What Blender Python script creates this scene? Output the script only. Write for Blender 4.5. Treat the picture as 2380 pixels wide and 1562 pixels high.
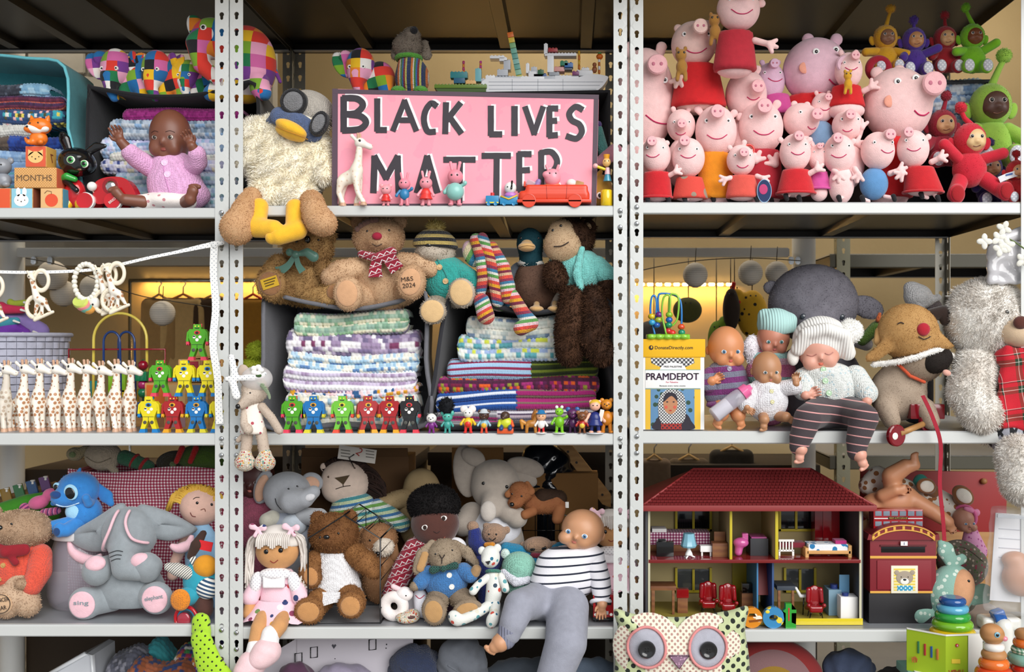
import bpy,bmesh,math,random
import numpy as np
from mathutils import Vector,Matrix
from math import sin,cos,pi,radians,sqrt,atan2
for o in list(bpy.data.objects):bpy.data.objects.remove(o)
sc=bpy.context.scene;COL=sc.collection
random.seed(7);RNG=np.random.default_rng(7)
# ------ scale, camera, light
S=.00106
C=2.55
H=1.15
VX,VY=1325.,800.
cam=bpy.data.cameras.new('camera');camo=bpy.data.objects.new('camera',cam);COL.objects.link(camo)
camo.location=(0,-C,H);camo.rotation_euler=(pi/2,0,0)
cam.sensor_width=36;cam.sensor_fit='HORIZONTAL';cam.lens=36*C/S/2380
cam.shift_x=(1190-VX)/2380;cam.shift_y=(VY-781)/2380;cam.clip_start=.05
cam.dof.use_dof=True;cam.dof.focus_distance=C+.02;cam.dof.aperture_fstop=4.0
sc.camera=camo
sc.view_settings.view_transform='Standard';sc.view_settings.look='None'
sc.view_settings.gamma=1;sc.view_settings.use_curve_mapping=False
sc.view_settings.exposure=0.45
wd=bpy.data.worlds.new('overcast_sky');sc.world=wd;wd.use_nodes=True
wd.node_tree.nodes['Background'].inputs[0].default_value=(.93,.96,1,1)
wd.node_tree.nodes['Background'].inputs[1].default_value=.42
sl=bpy.data.lights.new('soft_sun','SUN');sl.energy=2.4;sl.angle=radians(50);sl.color=(1,.985,.96)
so=bpy.data.objects.new('soft_sun',sl);COL.objects.link(so)
so.rotation_euler=Vector((-.42,.78,-.46)).to_track_quat('-Z','Y').to_euler()
def mpp(Y):return S*(C+Y)/C
def W(px,py,Y=0.):
 k=mpp(Y);return Vector(((px-VX)*k,Y,H+(VY-py)*k))
def ZP(z,Y):return VY-(z-H)/mpp(Y)
# ------ materials
def lin(h):
 h=h.lstrip('#');r=[int(h[i:i+2],16)/255 for i in(0,2,4)]
 return tuple(c/12.92 if c<=.04045 else((c+.055)/1.055)**2.4 for c in r)+(1,)
_mc={}
class NT:
 def __init__(s,name):
  s.m=bpy.data.materials.new(name);s.m.use_nodes=True;s.t=s.m.node_tree
  s.b=s.t.nodes['Principled BSDF'];s._oc=None
 def n(s,ty,**kw):
  x=s.t.nodes.new(ty)
  for k,v in kw.items():
   if k.startswith('i_'):
    kk=k[2:];x.inputs[int(kk)if kk.isdigit()else kk.replace('_',' ')].default_value=v
   else:setattr(x,k,v)
  return x
 def l(s,a,b):s.t.links.new(a,b)
 def oc(s):
  if s._oc is None:s._oc=s.n('ShaderNodeTexCoord').outputs['Object']
  return s._oc
 def math(s,op,a,b=None,c=None):
  x=s.n('ShaderNodeMath',operation=op)
  for i,v in enumerate((a,b,c)):
   if v is None:continue
   if isinstance(v,(int,float)):x.inputs[i].default_value=v
   else:s.l(v,x.inputs[i])
  return x.outputs[0]
 def xyz(s,rot=0,scale=1.):
  mp=s.n('ShaderNodeMapping');s.l(s.oc(),mp.inputs[0])
  mp.inputs['Rotation'].default_value=(0,radians(rot),0);mp.inputs['Scale'].default_value=(scale,)*3
  sp=s.n('ShaderNodeSeparateXYZ');s.l(mp.outputs[0],sp.inputs[0]);return sp.outputs
 def ramp(s,fac,stops,interp='CONSTANT'):
  r=s.n('ShaderNodeValToRGB');e=r.color_ramp;e.interpolation=interp
  while len(e.elements)<len(stops):e.elements.new(.5)
  for el,(p,c)in zip(e.elements,stops):el.position=p;el.color=lin(c)
  s.l(fac,r.inputs[0]);return r.outputs[0]
 def mix(s,fac,a,b):
  x=s.n('ShaderNodeMix',data_type='RGBA')
  for i,v in((0,fac),(6,a),(7,b)):
   if isinstance(v,str):x.inputs[i].default_value=lin(v)
   elif isinstance(v,(int,float)):x.inputs[i].default_value=v
   else:s.l(v,x.inputs[i])
  return x.outputs[2]
 def noise(s,scale,detail=2):
  x=s.n('ShaderNodeTexNoise',i_Scale=scale,i_Detail=detail);s.l(s.oc(),x.inputs[0]);return x.outputs[0]
 def vor(s,scale,out=0,stretch=(1,1,1),rnd=1.,dim=None):
  mp=s.n('ShaderNodeMapping');s.l(s.oc(),mp.inputs[0]);mp.inputs['Scale'].default_value=stretch
  x=s.n('ShaderNodeTexVoronoi',i_Scale=scale);x.inputs['Randomness'].default_value=rnd
  if dim:x.voronoi_dimensions='2D';mp.inputs['Rotation'].default_value=(radians(90),0,radians(45))
  s.l(mp.outputs[0],x.inputs[0]);return x.outputs[out]
 def bump(s,h,dist,strength=1.):
  b=s.n('ShaderNodeBump');b.inputs['Distance'].default_value=dist;b.inputs['Strength'].default_value=strength
  s.l(h,b.inputs['Height']);s.l(b.outputs[0],s.b.inputs['Normal'])
 def rough(s,v):s.b.inputs['Roughness'].default_value=v
 def col(s,c):
  if isinstance(c,str):s.b.inputs['Base Color'].default_value=lin(c)
  else:s.l(c,s.b.inputs['Base Color'])
def surf(s,kind):
 if kind=='fab':s.rough(.9);s.bump(s.noise(420,3),.0012,.6);s.b.inputs['Sheen Weight'].default_value=.15
 elif kind=='plush':s.rough(.95);s.bump(s.noise(520,3),.0016,.6);s.b.inputs['Sheen Weight'].default_value=.35
 elif kind=='knit':s.rough(.95);s.bump(s.vor(230,0,(1,1,1.5),.35),-.0034,1.);s.b.inputs['Sheen Weight'].default_value=.2
 elif kind=='rib':
  x=s.xyz(0,1)[0];s.rough(.95);s.bump(s.math('SINE',s.math('MULTIPLY',x,900)),.0009,.8)
 elif kind=='vinyl':
  s.rough(.42);s.b.inputs['Subsurface Weight'].default_value=.08;s.b.inputs['Subsurface Scale'].default_value=.01
 elif kind=='plas':s.rough(.3)
 elif kind=='gloss':s.rough(.12);s.b.inputs['Coat Weight'].default_value=.4
 elif kind=='paint':s.rough(.5)
 elif kind=='paper':s.rough(.75)
 elif kind=='card':s.rough(.85);s.bump(s.noise(60,2),.0008,.4)
def M(kind,c,**kw):
 key=(kind,str(c),str(sorted(kw.items())))
 if key in _mc:return _mc[key]
 s=NT(kind+'_'+str(c).strip('#')[:20]);b=s.b
 if kind in('fab','plush','knit','rib','vinyl','plas','gloss','paint','paper','card'):
  if kind in('fab','plush','knit'):
   r=s.noise(70,3);hs=s.n('ShaderNodeHueSaturation');hs.inputs['Color'].default_value=lin(c)
   s.l(s.math('MULTIPLY_ADD',r,.3,.85),hs.inputs['Value']);s.col(hs.outputs[0])
  else:s.col(c)
  surf(s,kind)
 elif kind=='fur':
  g=s.n('ShaderNodeNewGeometry');r=g.outputs['Random Per Island']
  c2=kw.get('c2',c);n=s.noise(kw.get('sc',25),2)
  f=s.math('ADD',s.math('MULTIPLY',r,.75),s.math('MULTIPLY_ADD',n,1.4,-.6))
  s.col(s.mix(f,c,c2));s.rough(.85);b.inputs['Specular IOR Level'].default_value=.25
 elif kind=='wood':
  w=s.n('ShaderNodeTexWave',i_Scale=18.,i_Distortion=6.,i_Detail=2.);s.l(s.oc(),w.inputs[0]);w.bands_direction='Z'
  s.col(s.mix(s.math('MULTIPLY',w.outputs[1],.45),c,kw.get('c2','#9a6a3a')));s.rough(.55)
 elif kind=='metal':
  n=s.noise(7,4);s.col(s.mix(s.math('MULTIPLY',n,.35),c,kw.get('c2','#8a8c88')))
  b.inputs['Metallic'].default_value=kw.get('met',.35);s.rough(kw.get('rough',.42))
  s.bump(s.noise(260,2),.0002,.3)
 elif kind=='chrome':s.col(c);b.inputs['Metallic'].default_value=1;s.rough(.18)
 elif kind=='glass':
  s.col(c);s.rough(.05);b.inputs['Transmission Weight'].default_value=1;b.inputs['IOR'].default_value=1.15
 elif kind=='film':
  s.col(c);s.rough(.08);b.inputs['Alpha'].default_value=kw.get('a',.2);b.inputs['Specular IOR Level'].default_value=.8
 elif kind=='emit':
  s.col(c);b.inputs['Emission Color'].default_value=lin(c);b.inputs['Emission Strength'].default_value=kw.get('e',5.)
 elif kind=='vc':
  a=s.n('ShaderNodeVertexColor');a.layer_name='Col';s.col(a.outputs[0]);s.rough(.95)
  s.bump(s.noise(700,2),.0012,.6);b.inputs['Sheen Weight'].default_value=.2
 elif kind=='vcp':
  a=s.n('ShaderNodeVertexColor');a.layer_name='Col';s.col(a.outputs[0]);s.rough(.4)
 _mc[key]=s.m;return s.m
def PX(p):return 1/(p*.00108)
def STRIPE(kind,cols,px,rot=0,off=.0,axis=2):
 """bands of colour, px wide each set; cols = [(pos,hex)...]; rot in the picture plane"""
 key=('stripe',kind,str(cols),px,rot,off,axis)
 if key in _mc:return _mc[key]
 s=NT('stripes');v=s.xyz(rot,PX(px))[axis]
 s.col(s.ramp(s.math('FRACT',s.math('ADD',v,100+off)),cols));surf(s,kind);_mc[key]=s.m;return s.m
def GING(kind,a,b,c,px,rot=0):
 key=('ging',a,b,px,rot)
 if key in _mc:return _mc[key]
 s=NT('gingham');o=s.xyz(rot,PX(px))
 u=s.math('GREATER_THAN',s.math('FRACT',s.math('ADD',o[0],100)),.5);v=s.math('GREATER_THAN',s.math('FRACT',s.math('ADD',o[2],100)),.5)
 s.col(s.ramp(s.math('MULTIPLY',s.math('ADD',u,v),.45),[(0,a),(.3,b),(.7,c)]));surf(s,kind);_mc[key]=s.m;return s.m
def DOTS(kind,bg,dot,px,r=.3,rnd=0.,stretch=(1,1,1),multi=None):
 key=('dots',kind,bg,dot,px,r,rnd,stretch,str(multi))
 if key in _mc:return _mc[key]
 s=NT('dots');fl=rnd==0 or None;d=s.vor(PX(px),0,stretch,rnd,fl);f=s.math('LESS_THAN',d,r)
 dc=dot
 if multi:
  rr=s.vor(PX(px),1,stretch,rnd,fl);sp=s.n('ShaderNodeSeparateColor');s.l(rr,sp.inputs[0])
  dc=s.ramp(sp.outputs[0],[(i/len(multi),c)for i,c in enumerate(multi)])
 s.col(s.mix(f,bg,dc));surf(s,kind);_mc[key]=s.m;return s.m
def PATCH(kind,cols,px,seed=0,rot=0):
 key=('patch',kind,str(cols),px,seed,rot)
 if key in _mc:return _mc[key]
 s=NT('patchwork');mp=s.n('ShaderNodeMapping');s.l(s.oc(),mp.inputs[0]);mp.inputs['Scale'].default_value=(PX(px),PX(px*3),PX(px))
 mp.inputs['Rotation'].default_value=(0,radians(rot),0);mp.inputs['Location'].default_value=(seed*3.37,.5+seed,seed*1.7)
 fl=s.n('ShaderNodeVectorMath',operation='FLOOR');s.l(mp.outputs[0],fl.inputs[0])
 wn=s.n('ShaderNodeTexWhiteNoise');s.l(fl.outputs[0],wn.inputs[0])
 s.col(s.ramp(wn.outputs[0],[(i/len(cols),c)for i,c in enumerate(cols)]));surf(s,kind);_mc[key]=s.m;return s.m
def TARTAN():
 if 'tartan' in _mc:return _mc['tartan']
 s=NT('tartan');o=s.xyz(8,PX(62));cols=[(0,'#c41428'),(.40,'#1e3a22'),(.52,'#d8d4c8'),(.55,'#1e3a22'),(.66,'#c41428'),(.80,'#101810'),(.84,'#e8d8d0'),(.86,'#c41428')]
 a=s.ramp(s.math('FRACT',s.math('ADD',o[0],50)),cols);b=s.ramp(s.math('FRACT',s.math('ADD',o[2],50)),cols)
 s.col(s.mix(.5,a,b));surf(s,'fab');_mc['tartan']=s.m;return s.m
def HEXP():
 if 'hexp' in _mc:return _mc['hexp']
 s=NT('geometric_print');w=s.xyz(30,PX(26));u=s.xyz(-30,PX(26))
 f=s.math('FRACT',s.math('ADD',w[0],50));g=s.math('FRACT',s.math('ADD',u[0],50))
 k=s.math('LESS_THAN',s.math('MINIMUM',f,g),.22)
 k2=s.math('GREATER_THAN',s.math('MULTIPLY',f,g),.55)
 s.col(s.mix(k2,s.mix(k,'#9a9ca6','#15171c'),'#15171c'));surf(s,'fab');_mc['hexp']=s.m;return s.m
# ------ meshes
def mk(name,V,Fs,mat=None,smooth=True,sharp=None,vcol=None):
 """Fs: list of integer arrays (n,k) of faces"""
 me=bpy.data.meshes.new(name);V=np.ascontiguousarray(V,dtype=np.float32)
 me.vertices.add(len(V));me.vertices.foreach_set('co',V.ravel())
 Fs=[np.asarray(f,dtype=np.int32)for f in Fs if len(f)]
 nl=sum(f.size for f in Fs);npoly=sum(len(f)for f in Fs)
 me.loops.add(nl);me.polygons.add(npoly)
 me.loops.foreach_set('vertex_index',np.concatenate([f.ravel()for f in Fs]))
 tot=np.concatenate([np.full(len(f),f.shape[1],np.int32)for f in Fs])
 st=np.concatenate([[0],np.cumsum(tot)[:-1]]).astype(np.int32)
 me.polygons.foreach_set('loop_start',st)
 me.update(calc_edges=True)
 me.polygons.foreach_set('use_smooth',np.full(npoly,bool(smooth)))
 if vcol is not None:
  ca=me.color_attributes.new('Col','FLOAT_COLOR','POINT')
  ca.data.foreach_set('color',np.ascontiguousarray(vcol,dtype=np.float32).ravel())
 if sharp:me.set_sharp_from_angle(angle=radians(sharp))
 if mat:me.materials.append(mat)
 return me
def obj(name,me,parent=None,loc=None):
 o=bpy.data.objects.new(name,me);COL.objects.link(o)
 if parent:o.parent=parent
 if loc is not None:o.location=loc
 return o
def tag(o,label=None,cat=None,group=None,kind=None):
 if label:o['label']=label
 if cat:o['category']=cat
 if group:o['group']=group
 if kind:o['kind']=kind
 return o
def rotm(rot,tilt=0,yaw=0):
 """rot: counter-clockwise in the picture; px frame is x right, y down, d back"""
 a=radians(-rot);R=np.array([[cos(a),-sin(a),0],[sin(a),cos(a),0],[0,0,1]])
 b=radians(tilt);Rt=np.array([[1,0,0],[0,cos(b),-sin(b)],[0,sin(b),cos(b)]])
 c=radians(yaw);Ry=np.array([[cos(c),0,sin(c)],[0,1,0],[-sin(c),0,cos(c)]])
 return R@Ry@Rt
def E(x,y,d,rx,ry,rd=None,rot=0,tilt=0,yaw=0):
 c=np.array([x,y,d],float);r=np.array([rx,ry,rx if rd is None else rd],float);R=rotm(rot,tilt,yaw)
 def f(P):
  q=(P-c)@R;a=np.linalg.norm(q/r,axis=1);b=np.linalg.norm(q/r**2,axis=1)
  return np.where(b>1e-9,a*(a-1)/np.maximum(b,1e-9),-r.min())
 ext=np.sqrt(((R*r)**2).sum(1));f.lo,f.hi=c-ext,c+ext;return f
def K(pts,flat=1.):
 """chain of tapered capsules (x,y,d,r); flat squashes depth"""
 pts=[np.array(p,float)for p in pts]
 def f(P):
  best=None
  for a,b in zip(pts[:-1],pts[1:]):
   A=a[:3];ba=b[:3]-A;pa=P-A;L=max(ba@ba,1e-9);t=np.clip(pa@ba/L,0,1)
   q=pa-t[:,None]*ba
   if flat!=1:q=q/np.array([1,1,flat])
   v=np.linalg.norm(q,axis=1)-(a[3]+t*(b[3]-a[3]))
   best=v if best is None else np.minimum(best,v)
  return best
 f.lo=np.min([p[:3]-p[3]for p in pts],0);f.hi=np.max([p[:3]+p[3]for p in pts],0);return f
def BX(x0,y0,x1,y1,d0,d1,r=3,rot=0):
 c=np.array([(x0+x1)/2,(y0+y1)/2,(d0+d1)/2]);h=np.array([abs(x1-x0),abs(y1-y0),abs(d1-d0)])/2-r;R=rotm(rot)
 def f(P):
  q=np.abs((P-c)@R)-h
  return np.linalg.norm(np.maximum(q,0),axis=1)+np.minimum(q.max(1),0)-r
 e=np.abs(R)@(h+r);f.lo,f.hi=c-e,c+e;return f
def TOR(x,y,d,R0,r,sx=1.,sy=1.,yaw=0):
 Rm=rotm(0,0,yaw);c=np.array([x,y,d],float)
 def f(P):
  q=(P-c)@Rm;return np.hypot(np.hypot(q[:,0]/sx,q[:,1]/sy)-R0,q[:,2])-r
 e=np.array([(R0+r)*max(sx,1),(R0+r)*max(sy,1),(R0+r)*abs(sin(radians(yaw)))+r]);f.lo,f.hi=c-e,c+e;return f
def union(prims,k,clip=None):
 def f(P):
  v=None
  for p in prims:
   w=p(P)
   if v is None:v=w
   elif k>0:
    h=np.clip(.5+.5*(v-w)/k,0,1);v=v+(w-v)*h-k*h*(1-h)
   else:v=np.minimum(v,w)
  for(nx,ny,nd,o)in(clip or()):
   v=np.maximum(v,P@np.array([nx,ny,nd])-o)
  return v
 f.lo=np.min([p.lo for p in prims],0);f.hi=np.max([p.hi for p in prims],0);return f
_ED=[(a,b)for a in range(8)for b in range(a+1,8)if bin(a^b).count('1')==1]
def snet(f,res,pad=2.0):
 lo,hi=f.lo,f.hi;h=(hi-lo).max()/max(res*.78,11);lo=lo-pad*h;hi=hi+pad*h
 n=np.ceil((hi-lo)/h).astype(int)+1
 ax=[lo[i]+h*np.arange(n[i])for i in range(3)]
 P=np.stack(np.meshgrid(*ax,indexing='ij'),-1).reshape(-1,3)
 v=f(P).reshape(n);s=v<0
 cn=[v[(c&1):n[0]-1+(c&1),(c>>1&1):n[1]-1+(c>>1&1),(c>>2&1):n[2]-1+(c>>2&1)]for c in range(8)]
 sg=np.stack([c<0 for c in cn],-1);act=sg.any(-1)&~sg.all(-1)
 I=np.argwhere(act);cv=np.stack([c[act]for c in cn],-1)
 acc=np.zeros((len(I),3));cnt=np.zeros(len(I))
 for a,b in _ED:
  m=(cv[:,a]<0)!=(cv[:,b]<0)
  t=np.where(m,cv[:,a]/np.where(m,cv[:,a]-cv[:,b],1),0)
  pa=np.array([a&1,a>>1&1,a>>2&1]);pb=np.array([b&1,b>>1&1,b>>2&1])
  acc+=m[:,None]*(pa+t[:,None]*(pb-pa));cnt+=m
 V=lo+h*(I+acc/cnt[:,None])
 idx=np.full(act.shape,-1,np.int32);idx[act]=np.arange(len(I))
 Q=[]
 for d in range(3):
  s0=np.take(s,range(n[d]-1),d);s1=np.take(s,range(1,n[d]),d);ch=s0!=s1
  u,w=(d+1)%3,(d+2)%3;J=np.argwhere(ch)
  J=J[(J[:,u]>0)&(J[:,w]>0)&(J[:,u]<n[u]-1)&(J[:,w]<n[w]-1)]
  if not len(J):continue
  eu=np.eye(3,dtype=int)[u];ew=np.eye(3,dtype=int)[w]
  q=np.stack([idx[tuple((J-o).T)]for o in(eu+ew,ew,0*eu,eu)],1)
  fl=s1[tuple(J.T)];q[fl]=q[fl][:,::-1];Q.append(q)
 for _ in range(2):
  e=h*.05;v0=f(V);g=np.stack([(f(V+np.eye(3)[i]*e)-v0)/e for i in range(3)],1)
  V=V-np.clip(v0,-h*.5,h*.5)[:,None]*g/np.maximum((g*g).sum(1),.3)[:,None]
 return V,np.concatenate(Q)
def fur_strands(V,F,n,L,w,droop=.35,jit=.55,swirl=0):
 """n short curved strands standing on the surface V,F (px frame). returns verts, tris, quads"""
 n=int(n*.5);w=w*1.42
 T3=np.concatenate([F[:,[0,1,2]],F[:,[0,2,3]]])if F.shape[1]==4 else F
 a,b,c=V[T3[:,0]],V[T3[:,1]],V[T3[:,2]];N=np.cross(b-a,c-a);A=np.linalg.norm(N,axis=1)
 cum=np.cumsum(A);i=np.searchsorted(cum,RNG.random(n)*cum[-1]);i=np.minimum(i,len(A)-1)
 r1=np.sqrt(RNG.random(n));r2=RNG.random(n)
 p=a[i]*(1-r1)[:,None]+b[i]*(r1*(1-r2))[:,None]+c[i]*(r1*r2)[:,None]
 nn=N[i]/np.maximum(A[i],1e-9)[:,None]
 keep=nn[:,2]<.45;p,nn=p[keep],nn[keep];n=len(p)
 cl=np.sin(p@np.array([[.13,.05,.09],[.06,.15,.1],[.11,.08,.14]]).T*1.3)*.4
 dr=nn+RNG.normal(0,jit,(n,3))*.6+cl;dr[:,1]+=droop;dr/=np.linalg.norm(dr,axis=1)[:,None]
 ln=(L*(.6+.7*RNG.random(n)))[:,None]
 sd=np.cross(dr,RNG.normal(0,1,(n,3)));sd/=np.maximum(np.linalg.norm(sd,axis=1),1e-6)[:,None];sd*=w/2
 p0=p-nn*1.0;p1=p0+dr*ln*.55;d2=dr.copy();d2[:,1]+=droop*.8;d2/=np.linalg.norm(d2,axis=1)[:,None];p2=p1+d2*ln*.5
 VV=np.concatenate([p0-sd,p0+sd,p1-sd*.8,p1+sd*.8,p2]);k=np.arange(n)
 return VV,np.stack([k+2*n,k+3*n,k+4*n],1),np.stack([k,k+n,k+3*n,k+2*n],1)
_sph={}
def usphere(nu=20,nv=14):
 if(nu,nv)in _sph:return _sph[nu,nv]
 V=[(0,-1,0)]
 for j in range(1,nv):
  a=pi*j/nv
  for i in range(nu):b=2*pi*i/nu;V.append((sin(a)*cos(b),-cos(a),sin(a)*sin(b)))
 V.append((0,1,0));T_=[];Q=[]
 for i in range(nu):
  j=(i+1)%nu;T_.append((0,1+j,1+i));e=1+(nv-2)*nu;T_.append((len(V)-1,e+i,e+j))
  for r in range(nv-2):Q.append((1+r*nu+i,1+r*nu+j,1+(r+1)*nu+j,1+(r+1)*nu+i))
 T_=np.array(T_)[:,::-1].copy();Q=np.array(Q)[:,::-1].copy();_sph[nu,nv]=(np.array(V),T_,Q);return _sph[nu,nv]
class T:
 """one thing. Parts are given in photo pixels (x right, y down) with d = depth in the same pixels, behind the thing's own plane Y."""
 def __init__(s,name,label,cat,ax,ay,Y,group=None,kind=None):
  s.ax,s.ay,s.Y,s.m=ax,ay,Y,mpp(Y);s.fs=[]
  s.o=bpy.data.objects.new(name,None);COL.objects.link(s.o);s.o.location=W(ax,ay,Y)
  s.o.empty_display_size=.02;tag(s.o,label,cat,group,kind)
 def loc(s,V):
  V=np.asarray(V,float);return np.stack([(V[:,0]-s.ax)*s.m,V[:,2]*s.m,(s.ay-V[:,1])*s.m],1)
 def put(s,name,V,Fs,mat,par=None,smooth=True,sharp=None,vcol=None,label=None):
  me=mk(name,s.loc(V),Fs,mat,smooth,sharp,vcol);o=obj(name,me,par or s.o)
  if label:o['label']=label
  return o
 def s(s,name,mat,prims,k=8,res=30,clip=None,fur=None,furmat=None,par=None,label=None,reg=True):
  if not isinstance(prims,(list,tuple)):prims=[prims]
  f=union(prims,k,clip);V,F=snet(f,res)
  if reg:s.fs.append(f)
  Fs=[F]
  if fur:
   n,L,w=fur[:3];v2,t3,q4=fur_strands(V,F,n,L,w,*fur[3:]);b=len(V)
   V=np.concatenate([V,v2]);Fs=[np.concatenate([F,q4+b]),t3+b]
  return s.put(name,V,Fs,mat,par,label=label)
 def e(s,name,mat,x,y,d,rx,ry,rd=None,rot=0,tilt=0,yaw=0,fur=None,par=None,label=None,nu=20,nv=14,reg=True):
  if reg:s.fs.append(E(x,y,d,rx,ry,rd,rot,tilt,yaw))
  V,T3,Q=usphere(nu,nv);V=V*np.array([rx,ry,rx if rd is None else rd])@rotm(rot,tilt,yaw).T+np.array([x,y,d]);Fs=[Q,T3]
  if fur:
   v2,t3,q4=fur_strands(V,Q,*fur);b=len(V);V=np.concatenate([V,v2]);Fs=[np.concatenate([Q,q4+b]),np.concatenate([T3,t3+b])]
  return s.put(name,V,Fs,mat,par,label=label)
 def k(s,name,mat,pts,fur=None,par=None,res=26,flat=1.,label=None,reg=True):
  return s.s(name,mat,[K(pts,flat)],0,res,None,fur,par=par,label=label,reg=reg)
 def b(s,name,mat,x0,y0,x1,y1,d0,d1,bev=1.2,rot=0,yaw=0,tilt=0,par=None,label=None,piv=None):
  c=np.array([(x0+x1)/2,(y0+y1)/2,(d0+d1)/2]);h=np.abs([x1-x0,y1-y0,d1-d0])/2
  bm=bmesh.new();bmesh.ops.create_cube(bm,size=2)
  for v in bm.verts:v.co=Vector(v.co[i]*h[i]for i in range(3))
  if bev>0:bmesh.ops.bevel(bm,geom=bm.edges[:],offset=min(bev,h.min()*.9),segments=2,affect='EDGES',profile=.7)
  V=np.array([v.co[:]for v in bm.verts]);R=rotm(rot,tilt,yaw)
  if piv is None:V=V@R.T+c
  else:pv=np.array(piv,float);V=(V+c-pv)@R.T+pv
  fd={}
  for f in bm.faces:fd.setdefault(len(f.verts),[]).append([v.index for v in f.verts])
  bm.free();return s.put(name,V,[np.array(q)for q in fd.values()],mat,par,True,35,label=label)
 def g(s,name,mat,pts,d0,d1,par=None,label=None,holes=(),rot=0,piv=None,bev=0):
  """extruded outline (x,y)"""
  bm=bmesh.new()
  def ring(p,d):return[bm.verts.new((x,y,d))for x,y in p]
  loops=[pts]+list(holes);es=[]
  fr=[]
  for p in loops:
   vs=ring(p,d0);fr.append(vs);es+=[bm.edges.new((vs[i],vs[(i+1)%len(vs)]))for i in range(len(vs))]
  if holes:bmesh.ops.triangle_fill(bm,edges=es,use_beauty=True)
  else:
   f0=bm.faces.new(fr[0]);bmesh.ops.triangulate(bm,faces=[f0])
  fc=list(bm.faces)
  r=bmesh.ops.extrude_face_region(bm,geom=fc)
  bmesh.ops.translate(bm,verts=[v for v in r['geom']if isinstance(v,bmesh.types.BMVert)],vec=(0,0,d1-d0))
  bmesh.ops.recalc_face_normals(bm,faces=bm.faces[:])
  bm.verts.index_update();V=np.array([v.co[:]for v in bm.verts]);fd={}
  for f in bm.faces:fd.setdefault(len(f.verts),[]).append([v.index for v in f.verts])
  bm.free()
  if rot:
   pv=np.array([*(piv or np.mean(pts,0)),0]);V=(V-pv)@rotm(rot).T+pv
  return s.put(name,V,[np.array(q)for q in fd.values()],mat,par,True,30,label=label)
 def r(s,name,mat,pts,rad,closed=False,seg=8,par=None,label=None):
  """round wire through points (x,y,d)"""
  P=np.array(pts,float);n=len(P);rad=np.full(n,rad,float)if np.isscalar(rad)else np.array(rad,float)
  Tn=np.roll(P,-1,0)-np.roll(P,1,0)
  if not closed:Tn[0]=P[1]-P[0];Tn[-1]=P[-1]-P[-2]
  Tn/=np.maximum(np.linalg.norm(Tn,axis=1),1e-9)[:,None]
  up=np.array([0,0,1.])if abs(Tn[0][2])<.9 else np.array([1.,0,0]);N=np.cross(Tn[0],up);V=[]
  for i in range(n):
   N=N-Tn[i]*(N@Tn[i]);N/=max(np.linalg.norm(N),1e-9);B=np.cross(Tn[i],N)
   for j in range(seg):a=2*pi*j/seg;V.append(P[i]+rad[i]*(cos(a)*N+sin(a)*B))
  Q=[(i*seg+j,i*seg+(j+1)%seg,((i+1)%n)*seg+(j+1)%seg,((i+1)%n)*seg+j)for i in range(n if closed else n-1)for j in range(seg)]
  Fs=[np.array(Q)]
  if not closed:Fs.append(np.array([list(range(seg))[::-1],[(n-1)*seg+j for j in range(seg)]]))
  return s.put(name,V,Fs,mat,par,label=label)
 def l(s,name,mat,x,prof,d=0,ds=1.,seg=32,rot=0,tilt=0,par=None,label=None,cap=True,piv=None,sharp=50):
  """turned shape about a vertical axis; prof = [(y,r)...] from top to bottom"""
  V=[];n=len(prof)
  for y,r in prof:
   for j in range(seg):a=2*pi*j/seg;V.append((x+r*cos(a),y,d+ds*r*sin(a)))
  V=np.array(V)
  if rot or tilt:
   pv=np.array(piv if piv is not None else(x,np.mean([p[0]for p in prof]),d));V=(V-pv)@rotm(rot,tilt).T+pv
  Q=[(i*seg+j,(i+1)*seg+j,(i+1)*seg+(j+1)%seg,i*seg+(j+1)%seg)for i in range(n-1)for j in range(seg)]
  Fs=[np.array(Q)]
  if cap:Fs.append(np.array([list(range(seg)),[(n-1)*seg+j for j in range(seg)][::-1]]))
  return s.put(name,V,Fs,mat,par,True,sharp,label=label)
 def w(s,name,mat,x,y,prof,seg=28,sx=1.,sy=1.,yaw=0,rot=0,par=None,label=None,tilt=0,sharp=40):
  """turned shape about the depth axis; prof = [(d,r)...] from front to back"""
  V=[];n=len(prof);d0=prof[0][0]
  for d,r in prof:
   for j in range(seg):a=2*pi*j/seg;V.append((r*cos(a)*sx,r*sin(a)*sy,d-d0))
  V=np.array(V)@rotm(rot,tilt,yaw).T+np.array([x,y,d0])
  Q=[(i*seg+j,i*seg+(j+1)%seg,(i+1)*seg+(j+1)%seg,(i+1)*seg+j)for i in range(n-1)for j in range(seg)]
  Q=np.array(Q)
  return s.put(name,V,[Q,np.array([list(range(seg))[::-1],[(n-1)*seg+j for j in range(seg)]])],mat,par,True,sharp,label=label)
 def f(s,x,y):
  """depth of the front surface at a pixel"""
  best=None
  for f in s.fs:
   if not(f.lo[0]<=x<=f.hi[0]and f.lo[1]<=y<=f.hi[1]):continue
   d=f.lo[2]-2
   for _ in range(50):
    v=float(f(np.array([[x,y,d]],float))[0])
    if v<.15 or d>f.hi[2]:break
    d+=max(v*.8,.15)
   if d<=f.hi[2]and(best is None or d<best):best=d
  return 0. if best is None else best
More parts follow.
